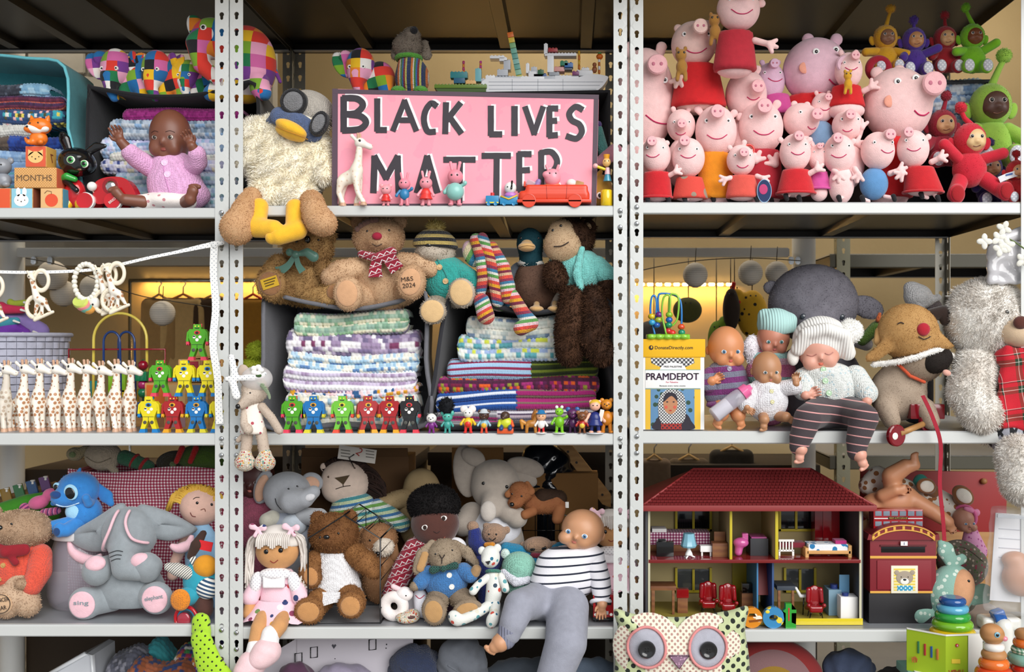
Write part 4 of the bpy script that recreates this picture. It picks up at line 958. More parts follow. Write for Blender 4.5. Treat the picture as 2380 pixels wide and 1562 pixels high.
for r_ in range(int(hB/hz)):
 for j in range(na):
  if 0.15*na<j<.35*na and False:continue
  a0,a1=2*pi*j/na,2*pi*(j+1)/na;am=(a0+a1)/2
  if sin(am)>.35:continue
  y0=yb-hB+r_*hz+1;rr=R0-3-r_*.8;up=(r_+j)%2;V=[]
  n=5;lift=3.2 if up else.6
  for q in range(n):
   a=a0+(a1-a0)*(.02+.96*q/(n-1));b_=rr+lift*sin(pi*q/(n-1))
   V+=[(cxb+b_*cos(a),y0,b_*sin(a)),(cxb+b_*cos(a),y0+hz-2,b_*sin(a))]
  t.put('strap',V,[np.array([(2*q,2*q+1,2*q+3,2*q+2)for q in range(n-1)])],m_)
t.rest(ZA[1],.08)
yt=yb-hB
for i,(lab,c,pts)in enumerate((('purple shiny cloth toy heaped on the woven basket','#6a2f9a',[(20,yt-2,-60,14),(55,yt-18,-40,16),(75,yt-6,-30,12)]),('orange cloth toy on top of the woven basket','#c8702c',[(-10,yt-12,-70,14),(20,yt-32,-60,10)]),('teal folded soft toy on the woven basket','#3f8fa0',[(30,yt-28,-50,12),(62,yt-34,-46,9)]),('pink and crimson soft toy at the top of the basket heap','#c82a50',[(20,yt-62,-20,12),(64,yt-60,-20,8)]),('lime green soft toy at the back of the basket heap','#a8b83a',[(30,yt-74,0,8),(60,yt-78,0,7)]),('lilac soft toy filling the basket','#8f7ab8',[(-20,yt-20,0,40),(40,yt-24,10,34),(80,yt-10,20,24)]))):
 t=T('cloth_toy',lab,'soft toy',40,yt,.34,'toys heaped in the basket');t.s('body',M('fab',c),[K(pts,.8),E(pts[0][0]-6,pts[0][1]-4,pts[0][2],pts[0][3]*.9,pts[0][3]*1.1,pts[0][3])],6,30);t.k('tag_loop',M('fab','#e8e4dc'),[(pts[-1][0],pts[-1][1],pts[-1][2]-pts[-1][3],3),(pts[-1][0]+12,pts[-1][1]+4,pts[-1][2]-pts[-1][3],2)])
t=T('teething_ring','red flower-shaped teething ring hooked on the woven basket','teether',15,828,.28);P=[TOR(15,800,0,14,5)]+[E(15+15*cos(a),800+15*sin(a)*1.35,0,6.5,6.5,5)for a in np.linspace(0,2*pi,9)[:-1]]
t.s('ring',M('gloss','#b0101c'),P,3,40);t.k('loop',M('gloss','#b0101c'),[(12,780,0,3),(10,768,6,3)])
yb=ZP(ZA[1],.26);t=T('bead_maze','bead maze with yellow arch and blue and red wires','activity toy',275,yb,.26);zb=yb-20
t.b('base',WB,160,yb-20,385,yb,-40,60,3)
def wire(c,pts,r=3):t.r('wire',M('gloss',c),smooth_poly(pts,7,False)if len(pts[0])==2 else pts,r)
t.r('wire',M('gloss','#e6cf5a'),[(x,y,10)for x,y in[(212,zb)]+[(275-62*cos(a),790-62*sin(a))for a in np.linspace(0,pi,20)]+[(338,zb)]],3.4)
for ox in(0,24):t.r('wire',M('gloss','#1c3c78'),[(x+ox,y,-5+ox)for x,y in[(244,zb)]+[(262-19*cos(a),795-24*sin(a))for a in np.linspace(0,pi,12)]+[(284,zb)]],2.8)
t.r('wire',M('gloss','#8c1420'),[(160,zb,0),(160,812,0),(384,812,0),(384,zb,0)],2.6)
for y,c,s_ in((849,'#8c1228',0),(874,'#157a50',1),(894,'#b02a6a',0),(913,'#157a50',0)):
 if s_:t.b('bead',M('gloss',c),323,y-11,349,y+11,-22,4,2)
 else:t.e('bead',M('gloss',c),336,y,-9,11.5,11.5,11.5)
t.r('wire',M('gloss','#2a5a3a'),[(336,835,-9),(336,zb,-9)],2)
for x,y,c in((200,910,'#1f8f8f'),(262,890,'#8bc02a'),(290,930,'#e0c020'),(230,960,'#c02030'),(300,960,'#2a60b0')):t.b('panel_block',M('gloss',c),x-20,y-24,x+20,y+24,20,34,2)
t.rest(ZA[1],.06)
yb=ZP(ZA[1],.13)
for i,(x,y,c,ch,lab)in enumerate(((457,0,'#d8b070','A','wooden letter block at the bottom behind the blue robot'),(410,0,'#c8a0a8','O','wooden letter block at the bottom behind the red robot'),(360,0,'#b08058','K','wooden letter block at the bottom behind the yellow robot'),(457,1,'#6d92b8','B','blue-sided letter block behind the second tier of robots'),(410,1,'#d8b47c','T','letter block with a truck print behind the yellow robots'),(440,2,'#b03040','Y','red letter block with a Y beside the top robot'),(492,2,'#a85030','M','orange letter block beside the hanging ribbon'),(470,3,'#dcb86c','E','letter block on top of the stack behind the green robot'),(362,1,'#e0702a','S','orange letter block behind the green second tier robot'))):
 t=T('letter_block',lab,'toy block',x,yb-y*55,.13,'letter blocks behind the robots');t.b('cube',WB,x-26,yb-y*55-53,x+26,yb-y*55,0,52,2.5);t.b('panel',M('paper',c),x-21,yb-y*55-48,x+21,yb-y*55-5,-.8,.5,.5);t.txt(ch,x,yb-y*55-27,28,-1,M('paper','#7a2030'))if ch=='Y' else None
RIB=DOTS('fab','#eeeeec','#8f97a0',7,.16)
def ribbon(t,name,mat,pts,w,th=1.2,par=None,nrm=None):
 """flat band through (x,y,d) points"""
 P=np.array(pts,float);Tn=np.gradient(P,axis=0);Tn/=np.linalg.norm(Tn,axis=1)[:,None]
 s_=np.cross(Tn,np.array([0,0,1.])if nrm is None else np.array(nrm,float));s_/=np.linalg.norm(s_,axis=1)[:,None];n_=np.cross(s_,Tn);w=np.full(len(P),w)if np.isscalar(w)else np.array(w)
 V=np.concatenate([P-s_*w[:,None]/2-n_*th/2,P+s_*w[:,None]/2-n_*th/2,P+s_*w[:,None]/2+n_*th/2,P-s_*w[:,None]/2+n_*th/2]);n=len(P);Q=[]
 for i in range(n-1):
  for a in range(4):b2=(a+1)%4;Q.append((a*n+i,a*n+i+1,b2*n+i+1,b2*n+i))
 Q+=[(0,n,2*n,3*n),(n-1,4*n-1,3*n-1,2*n-1)]
 return t.put(name,V,[np.array(Q)],mat,par,True,40)
t=T('ribbon_line','white dotted ribbon strung across the left bay and hanging down the post','ribbon',250,632,-.012)
ribbon(t,'band',RIB,[(x,y,2*sin(x*.05))for x,y in smooth_poly([(-60,630),(60,633),(170,630),(240,624),(290,612),(400,588),(505,566)],8,False)],[7]*40+[7+i*.8 for i in range(9)])
ribbon(t,'tail',RIB,[(x,y,3*sin(y*.03))for x,y in smooth_poly([(500,562),(496,640),(501,720),(496,800),(505,880),(508,940),(512,985)],8,False)],17)
t.s('knot',RIB,[E(508,566,-2,16,6,6,rot=8),E(500,570,-3,8,9,5)],3,22)
def ring_giraffe(label,x,y):
 """flat giraffe between two rings; x,y top of the upper ring"""
 t=T('ring_teether',label,'teether',x,y,-.012,'giraffe ring teethers on the line');m=M('vinyl','#efe4cf')
 t.s('ring',m,[TOR(x+8,y+30,0,17,4.2,1,1.35)],0,36);t.s('ring',DOTS('vinyl','#efe4cf','#e6d8bc',5,.3),[TOR(x-8,y+92,0,18,4.4,1,1.3)],0,36)
 t.s('body',GIR,[K([(x-12,y+24,-4,6),(x-8,y+46,-4,5),(x,y+70,-4,9),(x+14,y+78,-4,9)]),K([(x+2,y+74,-4,6),(x-4,y+110,-4,3.5)]),K([(x+16,y+78,-4,6),(x+30,y+102,-4,3.5)]),K([(x+10,y+78,-2,5),(x+12,y+108,-4,3.5)])],4,46)
 hd=t.s('head',m,[E(x-14,y+20,-5,8,7.5,6),K([(x-12,y+22,-6,5),(x-6,y+28,-7,4)])],3,20);t.eyes([(x-15,y+21)],1.6,par=hd)
 for q in(-1,1):t.k('ear',m,[(x-14+q*5,y+14,-4,2),(x-14+q*8,y+9,-4,2.4)],par=hd,res=12)
 t.s('foot_bar',m,[K([(x-6,y+122,-3,4),(x+36,y+103,-3,4)])],0,20);return t
ring_giraffe('giraffe ring teether hanging alone on the line',88,622);o=ring_giraffe('giraffe ring teether hanging rearmost of the pair',245,609).o
c=copy_tree(o);retag(c,'giraffe ring teether hanging in front of its twin');c.location+=Vector((.026,-.014,.003));c=copy_tree(o);retag(c,'giraffe ring teether cut off by the left frame edge');c.location=W(-18,636,-.012)
t=T('ring_teether','beaded ring teether with coloured discs on the line','teether',200,612,-.012);m=M('vinyl','#ece7da')
for i,a in enumerate(np.linspace(0,2*pi,25)[:-1]):t.e('bead',m,200+27*cos(a),655+41*sin(a),0,6.5,6.5,6.5,nu=12,nv=8)
for x,y,c,r in((188,700,'#c9d66a',22),(194,706,'#e08a8a',21),(200,711,'#6fb0a0',19),(206,715,'#d89a4a',17)):t.w('disc',M('vinyl',c),x,y,[(-6,r*.6),(-7,r*.9),(-3,r),(1,r),(4,r*.9)],20,sx=1,sy=.75,rot=-25,yaw=30,tilt=-30)
t.s('bunny',M('vinyl','#e3e0d8'),[E(218,705,2,13,16,10),E(214,722,0,5,6,5)],3,20);t.eyes([(219,708)],2.5)
LAN=STRIPE('paper',[(0,'#d8d0c4'),(.82,'#a79d90')],5.2)
def lantern(label,x,y,r,Y):
 t=T('paper_lantern',label,'lantern',x,y,Y,'round paper lanterns');prof=[]
 for i in range(29):
  a=pi*(.06+.88*i/28);prof.append((y-r*cos(a),r*sin(a)*(1.0 if i%2 else.975)))
 t.l('shade',LAN,x,prof,seg=32,sharp=80);t.r('hanger',M('paint','#3a3026'),[(x,y-r,0),(x+2,y-r-34,0)],1);t.r('rim',M('paint','#6a6258'),[(x+r*.2*cos(a),y+r*.98,r*.2*sin(a))for a in np.linspace(0,2*pi,17)[:-1]],1.2,True)
 return t
for lab,x,y,r,Y in(('round paper lantern in front of the lit clothes at the left',378,728,29,.62),('round paper lantern high behind the single giraffe ring',122,640,34,.8),('round paper lantern hanging lower behind the ring teethers',148,682,30,.85),('round paper lantern behind the beaded ring teether',215,668,28,.8),('round paper lantern nearest the steel post above the bead maze',1616,639,29,.6),('round paper lantern second from the post in the right bay',1744,634,29,.6),('yellow-lit paper lantern beside the big grey elephant',1805,634,27,.6)):
 lantern(lab,x,y,r,Y)
for lab,pts in(('thin string with lanterns across the left back room',[(60,600),(150,620),(300,680),(400,700),(520,718)]),('thin string holding the lanterns in the right bay',[(1440,640),(1540,618),(1640,604),(1750,600),(1860,606)])):
 t=T('lantern_string',lab,'string',pts[2][0],pts[2][1],.6);t.r('cord',M('paint','#2c241c'),[(x,y,0)for x,y in smooth_poly(pts,8,False)],1.1)
def garment(label,x,y,w,h,Y,c,hc='#caa060',rail=True):
 t=T('hanging_garment',label,'clothing',x,y,Y,'clothes on hangers');m=M('fab',c)
 V=[]
 t.s('cloth',m,[K([(x-w*.36,y+26,0,w*.12),(x+w*.36,y+26,0,w*.12)]),BX(x-w*.4,y+20,x+w*.4,y+h,-10,14,8),K([(x-w*.42,y+30,0,14),(x-w*.5,y+h*.6,0,11)]),K([(x+w*.42,y+30,0,14),(x+w*.5,y+h*.6,0,11)])],8,40)
 t.r('hanger',M('plas',hc),[(x-w*.4,y+24,-6),(x,y+6,-6),(x+w*.4,y+24,-6)],3);t.r('hook',BOLT,[(x,y+6,-6),(x,y-10,-6),(x+6,y-18,-6),(x+2,y-26,-6),(x-6,y-22,-6)],1.5)
 return t
for a in(('cream knitted jumper on a hanger lit by the LED strip',428,678,96,230,1.25,'#d0ae74','#c88038'),('pale dress on a hanger behind the paper lantern',372,678,70,260,1.25,'#b08c58'),('brown coat hanging near the post in the back room',500,678,90,260,1.25,'#4a3420'),('mustard dress on an orange hanger behind the first bear',590,678,80,180,1.25,'#c08a30','#e04020'),('floral baby trousers hanging behind the dollhouse roof',1520,1050,60,160,.8,'#7c6650'),('beige baby coat hanging behind the dollhouse',1600,1050,80,170,.85,'#5c4a34'),('dark olive jacket hanging behind the dollhouse chimney end',1700,1030,90,180,.85,'#2e261a')):garment(*a)
# ====== LEFT BAY, bottom shelf
def teddy_head(t,m,x,y,rx,ry,rd,ears,fur=None,snout=None,nose=None,eyes=None,er=.3,mouth=None,sm=None,earm=None,nosec=None):
 hd=t.s('head',m,[E(x,y,0,rx,ry,rd)]+([E(snout[0],snout[1],-rd*.75,snout[2],snout[3],snout[2]*.9)]if snout and not sm else[]),rx*.2,34,fur=fur)
 if snout and sm:t.e('snout',sm,snout[0],snout[1],-rd*.72,snout[2],snout[3],snout[2]*.9,par=hd)
 for ex,ey in ears:t.s('ear',earm or m,[E(ex,ey,rd*.1,rx*er,rx*er,rx*er*.55)],0,20,par=hd,fur=(int(fur[0]*.15),fur[1],fur[2])if fur else None)
 if nose:t.e('nose',nosec or BLK,nose[0],nose[1],t.f(nose[0],nose[1])-1,nose[2],nose[3],nose[3]*.8,par=hd,reg=False)
 if eyes:t.eyes(eyes[:-1],eyes[-1],par=hd)
 if mouth:t.line('mouth',M('fab','#3a241c'),mouth,1.8,1.5,par=hd)
 return hd
yb=ZP(ZA[2],.12)
F1=M('fur','#9c7f66',c2='#c3a78c');t=T('teddy_bear','tan teddy bear in a coral knitted cardigan at the left edge','teddy bear',40,yb,.10,'teddy bears');CO=M('knit','#e2553f')
teddy_head(t,F1,45,1262,74,46,60,[(-20,1226)],(11000,4.5,1.1,.1),(40,1252,34,22),(33,1244,14,7),[(60,1238),3.2])
t.s('cardigan',CO,[E(36,1348,0,72,62,50),E(40,1310,0,60,34,46)],14,34);t.k('sleeve',CO,[(98,1318,-10,26),(106,1352,-28,27),(98,1382,-44,22)])
t.k('paw',F1,[(94,1380,-48,14),(80,1374,-58,13)],fur=(1500,4,1.1,.1));t.s('bow',M('fab','#8c1020'),[K([(40,1302,-54,14),(4,1296,-50,20)],.5),K([(40,1302,-54,14),(82,1298,-50,14)],.5),K([(46,1306,-52,8),(64,1326,-54,9)],.4),E(42,1302,-58,11,12,8)],3,36)
for bx,by in((34,1334),(24,1366)):t.button(bx,by,6,M('wood','#c8a060'))
t.s('leg',F1,[K([(60,1380,-20,34),(92,1424,-50,26)]),E(46,1414,-56,34,38,20)],10,30,fur=(7000,4.5,1.1,.1));t.s('leg',F1,[K([(-10,1400,-10,40),(-30,1424,-40,30)])],8,24,fur=(2500,4.5,1.1,.1))
t.e('foot_pad',M('plush','#c9a683'),46,1416,-72,22,24,8,rot=15);t.txt('SPENCER',46,1405,9,-81,M('fab','#2a1c14'),rot=10,width=38);t.txt('BEAR',47,1423,9,-81,M('fab','#2a1c14'),rot=10,width=24);t.r('stitched_ring',M('fab','#2a1c14'),[(46+20*cos(a),1414+21*sin(a),-80.4+1.6*abs(cos(a)))for a in np.linspace(0,2*pi,33)[:-1]],.8,True);t.rest(ZA[2],.05)
yj=ZP(ZA[2],.16);t=T('glass_jar','large clear glass jar with a white lid under the blue plush','jar',195,yj,.20);GL=M('film','#c2bcc8',a=.26)
pr=[(1252,62),(1262,62),(1274,66),(1300,72),(1340,78),(yj-30,78),(yj-8,72),(yj,60)];t.l('glass',GL,195,pr+[(yj-4,56),(yj-12,68),(yj-32,74),(1340,74.5),(1300,69),(1274,62),(1262,59),(1252,59)],seg=40,cap=False)
t.l('lid',M('paint','#d8d6d6'),195,[(1234,40),(1234,66),(1237,70),(1252,70),(1255,68)],seg=40);t.rest(ZA[2],.05);lidz=W(0,1234,.20).z
t=T('plush_animal','bright blue plush creature with long floppy ears sitting on the jar lid','soft toy',185,1236,.17);BL=M('plush','#2f7fc8');BL2=M('plush','#9fd0ea')
t.s('body',BL,[E(196,1186,0,40,38,34),E(190,1166,0,32,26,28)],10,30,fur=(1500,3,1));t.e('belly',BL2,186,1182,-20,24,22,16)
hd=t.s('head',BL,[E(184,1134,-4,48,42,40),E(160,1150,-30,26,20,18)],12,36,fur=(2200,3,1))
t.s('ear',BL,[K([(222,1128,6,10),(246,1150,2,16),(258,1166,0,8)],.5)],0,24,par=hd);t.s('ear',BL,[K([(144,1140,6,10),(132,1156,0,12),(124,1166,-2,6)],.5)],0,24,par=hd)
t.e('nose',M('plush','#16407c'),152,1140,t.f(152,1140),13,9,8,rot=-10,par=hd,reg=False)
for ex,ey,r in((186,1134,16),(146,1124,9)):
 d=t.f(ex,ey);e=t.e('eye',BL2,ex,ey,d,r,r*1.15,3,rot=20,par=hd,reg=False);t.e('pupil',BLK,ex-1,ey+2,d-2.2,r*.7,r*.85,2.5,rot=20,par=e,reg=False)
t.line('mouth',M('fab','#cfe6f2'),[(152,1162),(172,1168),(200,1160)],2.4,.6,par=hd);t.k('tuft',BL,[(182,1096,0,6),(186,1086,0,3)],par=hd,res=12)
for ax,s_ in((216,1),(150,-1)):t.k('arm',BL,[(190+s_*26,1160,-14,11),(ax+s_*2,1158+4*s_,-26,10),(ax,1148,-34,9)])
for lx,ly in((120,1216),(164,1220)):t.s('leg',BL,[K([(196,1204,-12,17),(lx+14,ly,-50,15)]),E(lx+2,ly-2,-58,13,17,11)],5,26);t.e('foot_pad',M('plush','#173e70'),lx+1,ly,-68,8,9,3)
t.rest(lidz,.04)
GG=GING('fab','#ece4e4','#c06078','#8c1a38',7.6);yq=ZP(ZA[2],.32);t=T('fabric_basket','red and white gingham fabric basket behind the elephant','basket',340,yq,.30,'fabric storage bins')
V=[];nx,ny=60,30
for j in range(ny+1):
 for i in range(nx+1):
  u,v=i/nx,j/ny;x=152+400*u;y=1086+v*(yq-1086)-14*sin(pi*u)*(1-v)*0-18*(1-v)*(1-u)*0
  V.append((x,y+(1-v)*(20*(u<.18)*(1-u/.18)*0+8*sin(u*7)),16*sin(u*13+v*2)*(.25+.4*v)*.4+4*sin(v*21+u*4)+30*(2*u-1)**2-20))
Q=[(j*(nx+1)+i,(j+1)*(nx+1)+i,(j+1)*(nx+1)+i+1,j*(nx+1)+i+1)for j in range(ny)for i in range(nx)]
f=t.put('front',V,[np.array(Q)],GG);md=f.modifiers.new('t','SOLIDIFY');md.thickness=.004
t.b('side',GG,152,1092,157,yq,10,150,1);t.b('side',GG,546,1092,551,yq,10,150,1);t.b('back',GG,152,1092,551,yq,146,150,1);t.rest(ZA[2],.06)
for lab,c,P in(('oatmeal knitted toy head lolling over the gingham basket','#b5a690',[E(240,1060,0,42,34,30),K([(262,1084,-10,9),(274,1094,-14,8)])]),('green and red striped knitted limb in the gingham basket','#2f6a4a',[K([(290,1064,0,18),(345,1084,0,14)])]),('olive knitted toy with red straps in the gingham basket','#4a6a1c',[E(470,1066,10,62,34,30)]),('dark knitted toy at the back of the gingham basket','#3a3422',[E(400,1080,30,48,30,26)]),('cream and green knitted toy at the left rim of the basket','#a89a78',[E(172,1056,6,20,16,14),E(196,1048,12,18,12,12)])):
 t=T('knitted_toy',lab,'soft toy',300,1090,.33,'knitted toys in the gingham basket');t.s('body',M('knit',c),P,6,30)
 if c=='#2f6a4a':
  for x,y in((312,1071),(334,1080)):t.e('band',M('knit','#b01c20'),x,y,0,7,19,18,rot=-30)
 elif c=='#4a6a1c':
  for x in(420,452):t.k('strap',M('knit','#c41c1c'),[(x+10,1040,-18,7),(x,1070,-26,6)])
 elif c=='#b5a690':t.line('seam',M('knit','#857862'),[(212,1060),(240,1072),(268,1062)],2.5)
 else:t.e('patch',M('knit','#7a8a5a'),P[0].lo[0]*.5+P[0].hi[0]*.5,P[0].lo[1]*.5+P[0].hi[1]*.5,P[0].lo[2],8,7,3)
yb=ZP(ZA[2],.10);t=T('plush_elephant','grey plush elephant with pink-lined ears and pink foot pads','soft toy',305,yb,.11,'plush elephants');EG=M('plush','#8d9499');EP=M('plush','#e9bcc6')
t.s('body',EG,[E(304,1392,0,78,58,56),E(304,1340,0,60,46,46)],20,36,clip=[(0,1,0,yb)])
hd=t.s('head',EG,[E(304,1262,-4,62,62,52),K([(306,1290,-44,32),(312,1332,-54,27),(346,1340,-58,20),(366,1322,-58,13)])],16,46)
def bigear(s_,pts,lin_):
 P=smooth_poly(pts,6);c=np.mean(np.array(P),0);n=len(P);V=[]
 for(kx,d)in((.0,-14),(.55,-12),(.9,-5),(1.,2),(.9,8),(.5,12),(0,12)):
  for x,y in P:V.append((c[0]+(x-c[0])*kx,c[1]+(y-c[1])*kx,d+14*(abs(x-304)/170)**2*1.5))
 Q=[(a*n+i,(a+1)*n+i,(a+1)*n+(i+1)%n,a*n+(i+1)%n)for a in range(6)for i in range(n)]
 e=t.put('ear',V,[np.array(Q)],EG,hd)
 t.r('ear_lining',EP,[(x,y,4+21*(abs(x-304)/170)**2)for x,y in smooth_poly(lin_,5,False)],[4+9*sin(pi*i/(5*(len(lin_)-1)))for i in range(5*(len(lin_)-1)+1)],par=e)
bigear(-1,[(292,1200),(274,1194),(222,1226),(160,1262),(148,1276),(170,1296),(212,1308),(252,1300),(272,1270),(288,1236)],[(150,1282),(160,1308),(186,1324),(214,1326),(232,1314)])
bigear(1,[(318,1202),(336,1196),(390,1214),(440,1244),(452,1258),(430,1272),(392,1282),(352,1272),(328,1246),(316,1222)],[(440,1270),(432,1292),(410,1300),(392,1292)])
t.line('ear_edge',EP,[(290,1204),(284,1240),(268,1276),(252,1300)],7,14,par=hd);t.line('ear_edge',EP,[(316,1204),(318,1230),(334,1262),(360,1278)],7,14,par=hd)
for q in range(3):t.line('brow_crease',M('fab','#2c3034'),[(282+q*4,1296+q*8),(304,1288+q*9),(318-q*2,1290+q*8)],2,.8,par=hd)
t.s('arm',EG,[K([(260,1336,-14,26),(248,1340,-52,30)]),E(250,1336,-56,29,34,22)],8,28);t.e('paw_pad',EP,254,1318,-70,23,18,12,tilt=-30)
t.s('arm',EG,[K([(356,1336,-14,26),(362,1330,-48,30)]),E(362,1332,-50,29,34,22)],8,28);t.e('paw_pad',EP,352,1312,-62,22,17,12,tilt=-30)
for fx,fy,tx,rt in((222,1412,'sing',0),(386,1400,'elephant',10)):
 t.limb('leg',EG,EP,[(304+(fx-304)*.5,fy-4,-6,34),(fx+(304-fx)*.1,fy,-40,32)],(fx,fy,36,37,0),-66,k=8,ps=.82);t.txt(tx,fx,fy-4,12,-71.5,M('fab','#7f8f96'),rot=rt,width=34 if tx=='sing' else 42,bold=.01)
t.rest(ZA[2],.05)
t=T('rag_doll','rag doll with yellow yarn hair peeking past the post','doll',470,yb,.18,'dolls');SKR=M('fab','#e3b9a8')
hd=t.s('head',SKR,[E(466,1226,0,48,46,34)],0,28);t.eyes([(470,1214),(500,1219)],3.4,par=hd);t.line('nose',M('fab','#8c5a48'),[(478,1230),(486,1228),(488,1234)],2,par=hd);t.line('mouth',M('fab','#6a2a28'),[(454,1236),(458,1244),(466,1246)],2,par=hd);t.line('eyebrow',M('fab','#3a2a20'),[(460,1206),(466,1202),(474,1202)],1.8,par=hd)
HY=M('fur','#c8952c',c2='#e8c05a')
for i in range(60):
 a=radians(20+150*i/59);x,y=466+46*cos(a),1226-44*sin(a);L=20+16*hrand(i,3);dx=cos(a)*L*.8-10*hrand(i,9);t.r('hair_strand',HY,[(x+(466-x)*.25,y+(1226-y)*.25,-18),(x,y-3,-16+10*hrand(i,1)),(x+dx*.6,y-8,-12),(x+dx,y+4+L*.6*abs(cos(a)),-10)],3.0,seg=5,par=hd)
t.s('body',M('fab','#8fb8d8'),[E(470,1350,0,40,90,26)],0,24);t.k('arm',SKR,[(436,1300,-6,13),(412,1350,-10,12),(406,1384,-12,13)]);t.k('leg',M('fab','#7aa4c8'),[(492,1400,-10,18),(500,1446,-20,14)]);t.rest(ZA[2],.06)
t=T('activity_toy','patchwork activity dog with teal body, orange foot and dangling red rings','soft toy',466,yb,.06);
t.s('body',M('fab','#2a9ab0'),[E(468,1348,0,42,52,30)],0,28);t.e('bib',M('fab','#d8921e'),484,1312,-18,28,26,18);t.e('striped_patch',STRIPE('fab',[(0,'#e8e6e0'),(.5,'#2a4a6a')],9,-20),488,1362,-20,26,26,16)
t.k('ear',M('fab','#3a231a'),[(476,1238,-10,8),(462,1264,-18,13),(448,1290,-14,9)],flat=.5);t.b('cloth_tag',M('fab','#d42028'),468,1254,500,1276,-20,-17,1,rot=-12);t.b('cloth_tag',STRIPE('fab',[(0,'#efece4'),(.5,'#5a5a5a')],6,60),450,1290,466,1312,-20,-17,1,rot=30)
t.k('arm',STRIPE('fab',[(0,'#e6e0d4'),(.5,'#6a6a6c')],4.5,45),[(446,1330,-16,15),(420,1318,-24,15),(402,1312,-26,10)]);t.s('leg',M('fab','#2a9ab0'),[K([(452,1380,-10,22),(440,1382,-34,22)])],0,20);t.e('foot_pad',M('knit','#e88a22'),438,1382,-50,23,25,10);t.s('leg',M('fab','#4a2a22'),[K([(476,1400,-8,22),(482,1412,-20,20)])],0,20)
for r_,c,dx in((27,'#b01420',0),(21,'#2a7a9a',-4)):t.s('ring',M('gloss',c),[TOR(446+dx*0,1428+dx*0,-36-dx,r_,4.2,yaw=12)],0,30)
t.s('clear_teether',M('gloss','#a03040'),[E(440,1432,-34,16,18,5)],0,20)
t.o.location.z+=.0
t=T('dangling_leg_toy','lime green dotted fabric leg toy hanging over the shelf edge behind the post','soft toy',520,1440,-.0+.03);LM=DOTS('fab','#a3cf2a','#1f2a10',13,.17)
t.s('leg',LM,[K([(478,1438,-30,22),(490,1470,-62,24),(508,1520,-66,30),(540,1580,-66,40)],.45)],0,36);t.k('shoe',M('fab','#c8206a'),[(560,1600,-66,40),(600,1600,-66,34)])
t=T('toy_xylophone','toy xylophone with white pegs leaning behind the coral cardigan bear','musical toy',60,1215,.36)
t.g('frame',M('wood','#5a4424'),[(-40,1165),(130,1118),(130,1126),(-30,1230)],0,30)
for i,c in enumerate(('#7a2020','#8a6a1c','#2a6a3a','#204a7a','#5a2a6a')):
 x=-20+i*30;y=1160-i*9;t.b('bar',M('gloss',c),x,y-18,x+22,y+40,-8,-2,1.5,rot=16)
 for q in(-14,26):t.l('peg',M('plas','#e8e6e0'),x+10,[(y+q-5,3),(y+q-4,5),(y+q-2,5),(y+q,2.5),(y+q+5,2.5)],-8,seg=12)
t=T('cloth_bundle','bright green cloth bundle behind the coral cardigan bear','cloth',60,1222,.26);t.s('cloth',M('fab','#3c8a1e'),[K([(0,1210,0,40),(60,1180,10,30),(120,1160,30,18)],.7),E(90,1200,20,40,26,22)],14,34)
t=T('plush_animal','pink and purple striped plush limbs beside the blue creature','soft toy',95,1220,.20);PKP=M('plush','#d0608e')
t.s('head',PKP,[E(90,1168,0,24,16,16,rot=15),E(118,1150,4,20,15,14)],5,24);t.k('leg',STRIPE('knit',[(0,'#d86a9a'),(.5,'#7a2a6a')],9,40),[(60,1180,-4,12),(54,1210,-8,12)]);t.k('arm',STRIPE('knit',[(0,'#e080b0'),(.35,'#5a2a6a'),(.6,'#c04a80')],12,90,axis=2),[(110,1190,-14,10),(142,1184,-20,9)]);t.e('paw',M('plush','#e6dcdc'),88,1196,-18,20,9,9,rot=20)
zl=H+(VY-1810)*S
for i,(lab,x,y,rx,ry,Y,c)in enumerate((('grey crochet bundle under the left bay',292,1590,60,70,.22,['#4a4c58','#5c5e6c','#8a8a96']),('teal yarn bundle under the left bay',352,1580,46,78,.26,['#2f8a94','#3fa0a8']),('rust and navy crochet bundle under the left bay',360,1620,90,70,.16,['#8a4a2a','#2a3a6a','#a05a3a']),('multicolour granny bundle under the left bay',455,1600,70,90,.20,['#d8d4d0','#2a3a7a','#a03050','#3a8a4a','#c87a30','#5a2a7a']))):
 blanket(lab,x-rx,x+rx,y-ry,y+ry+30,Y,rows([c,c[::-1]],i),13,2,60,wav=7,group='crochet bundles on the lowest shelf',seed=i,endw=50)
t=T('plastic_tub','clear white plastic tub edge under the left bay','tub',200,1640,.2);t.g('wall',M('plas','#c9ccd2'),[(118,1562),(200,1520),(214,1524),(218,1640),(110,1640)],0,120);t.r('rim',M('plas','#dfe2e6'),[(112,1568,-3),(200,1518,-3),(216,1522,-3),(222,1600,-3)],5)
# ====== MIDDLE BAY, top shelf
t=T('plush_duck','cream fluffy duck in a knitted flying cap with goggles, feet over the shelf edge','soft toy',660,500,.09);FD=M('fur','#f6ecd2',c2='#fffdf6',sc=18);YL=M('plush','#f0b828')
t.s('body',FD,[E(665,385,10,92,92,66),E(660,310,8,80,44,52),K([(590,318,-8,36),(566,372,-22,22)]),K([(740,350,-8,34),(764,408,-22,24)]),E(625,458,-26,38,34,34),E(706,466,-26,38,34,34)],22,50,fur=(42000,11,1.2,.25,.5))
hd=t.s('head',FD,[E(712,285,-6,58,52,48)],0,26,fur=(2500,9,1.5))
t.s('cap',M('knit','#b9b2a8'),[E(722,262,-2,58,50,54,rot=-25)],0,32,par=hd);t.s('cap_band',M('knit','#55668c'),[K([(636,290,-34,9),(664,282,-52,22),(700,294,-58,24),(736,316,-40,24)],.6)],0,32,par=hd)
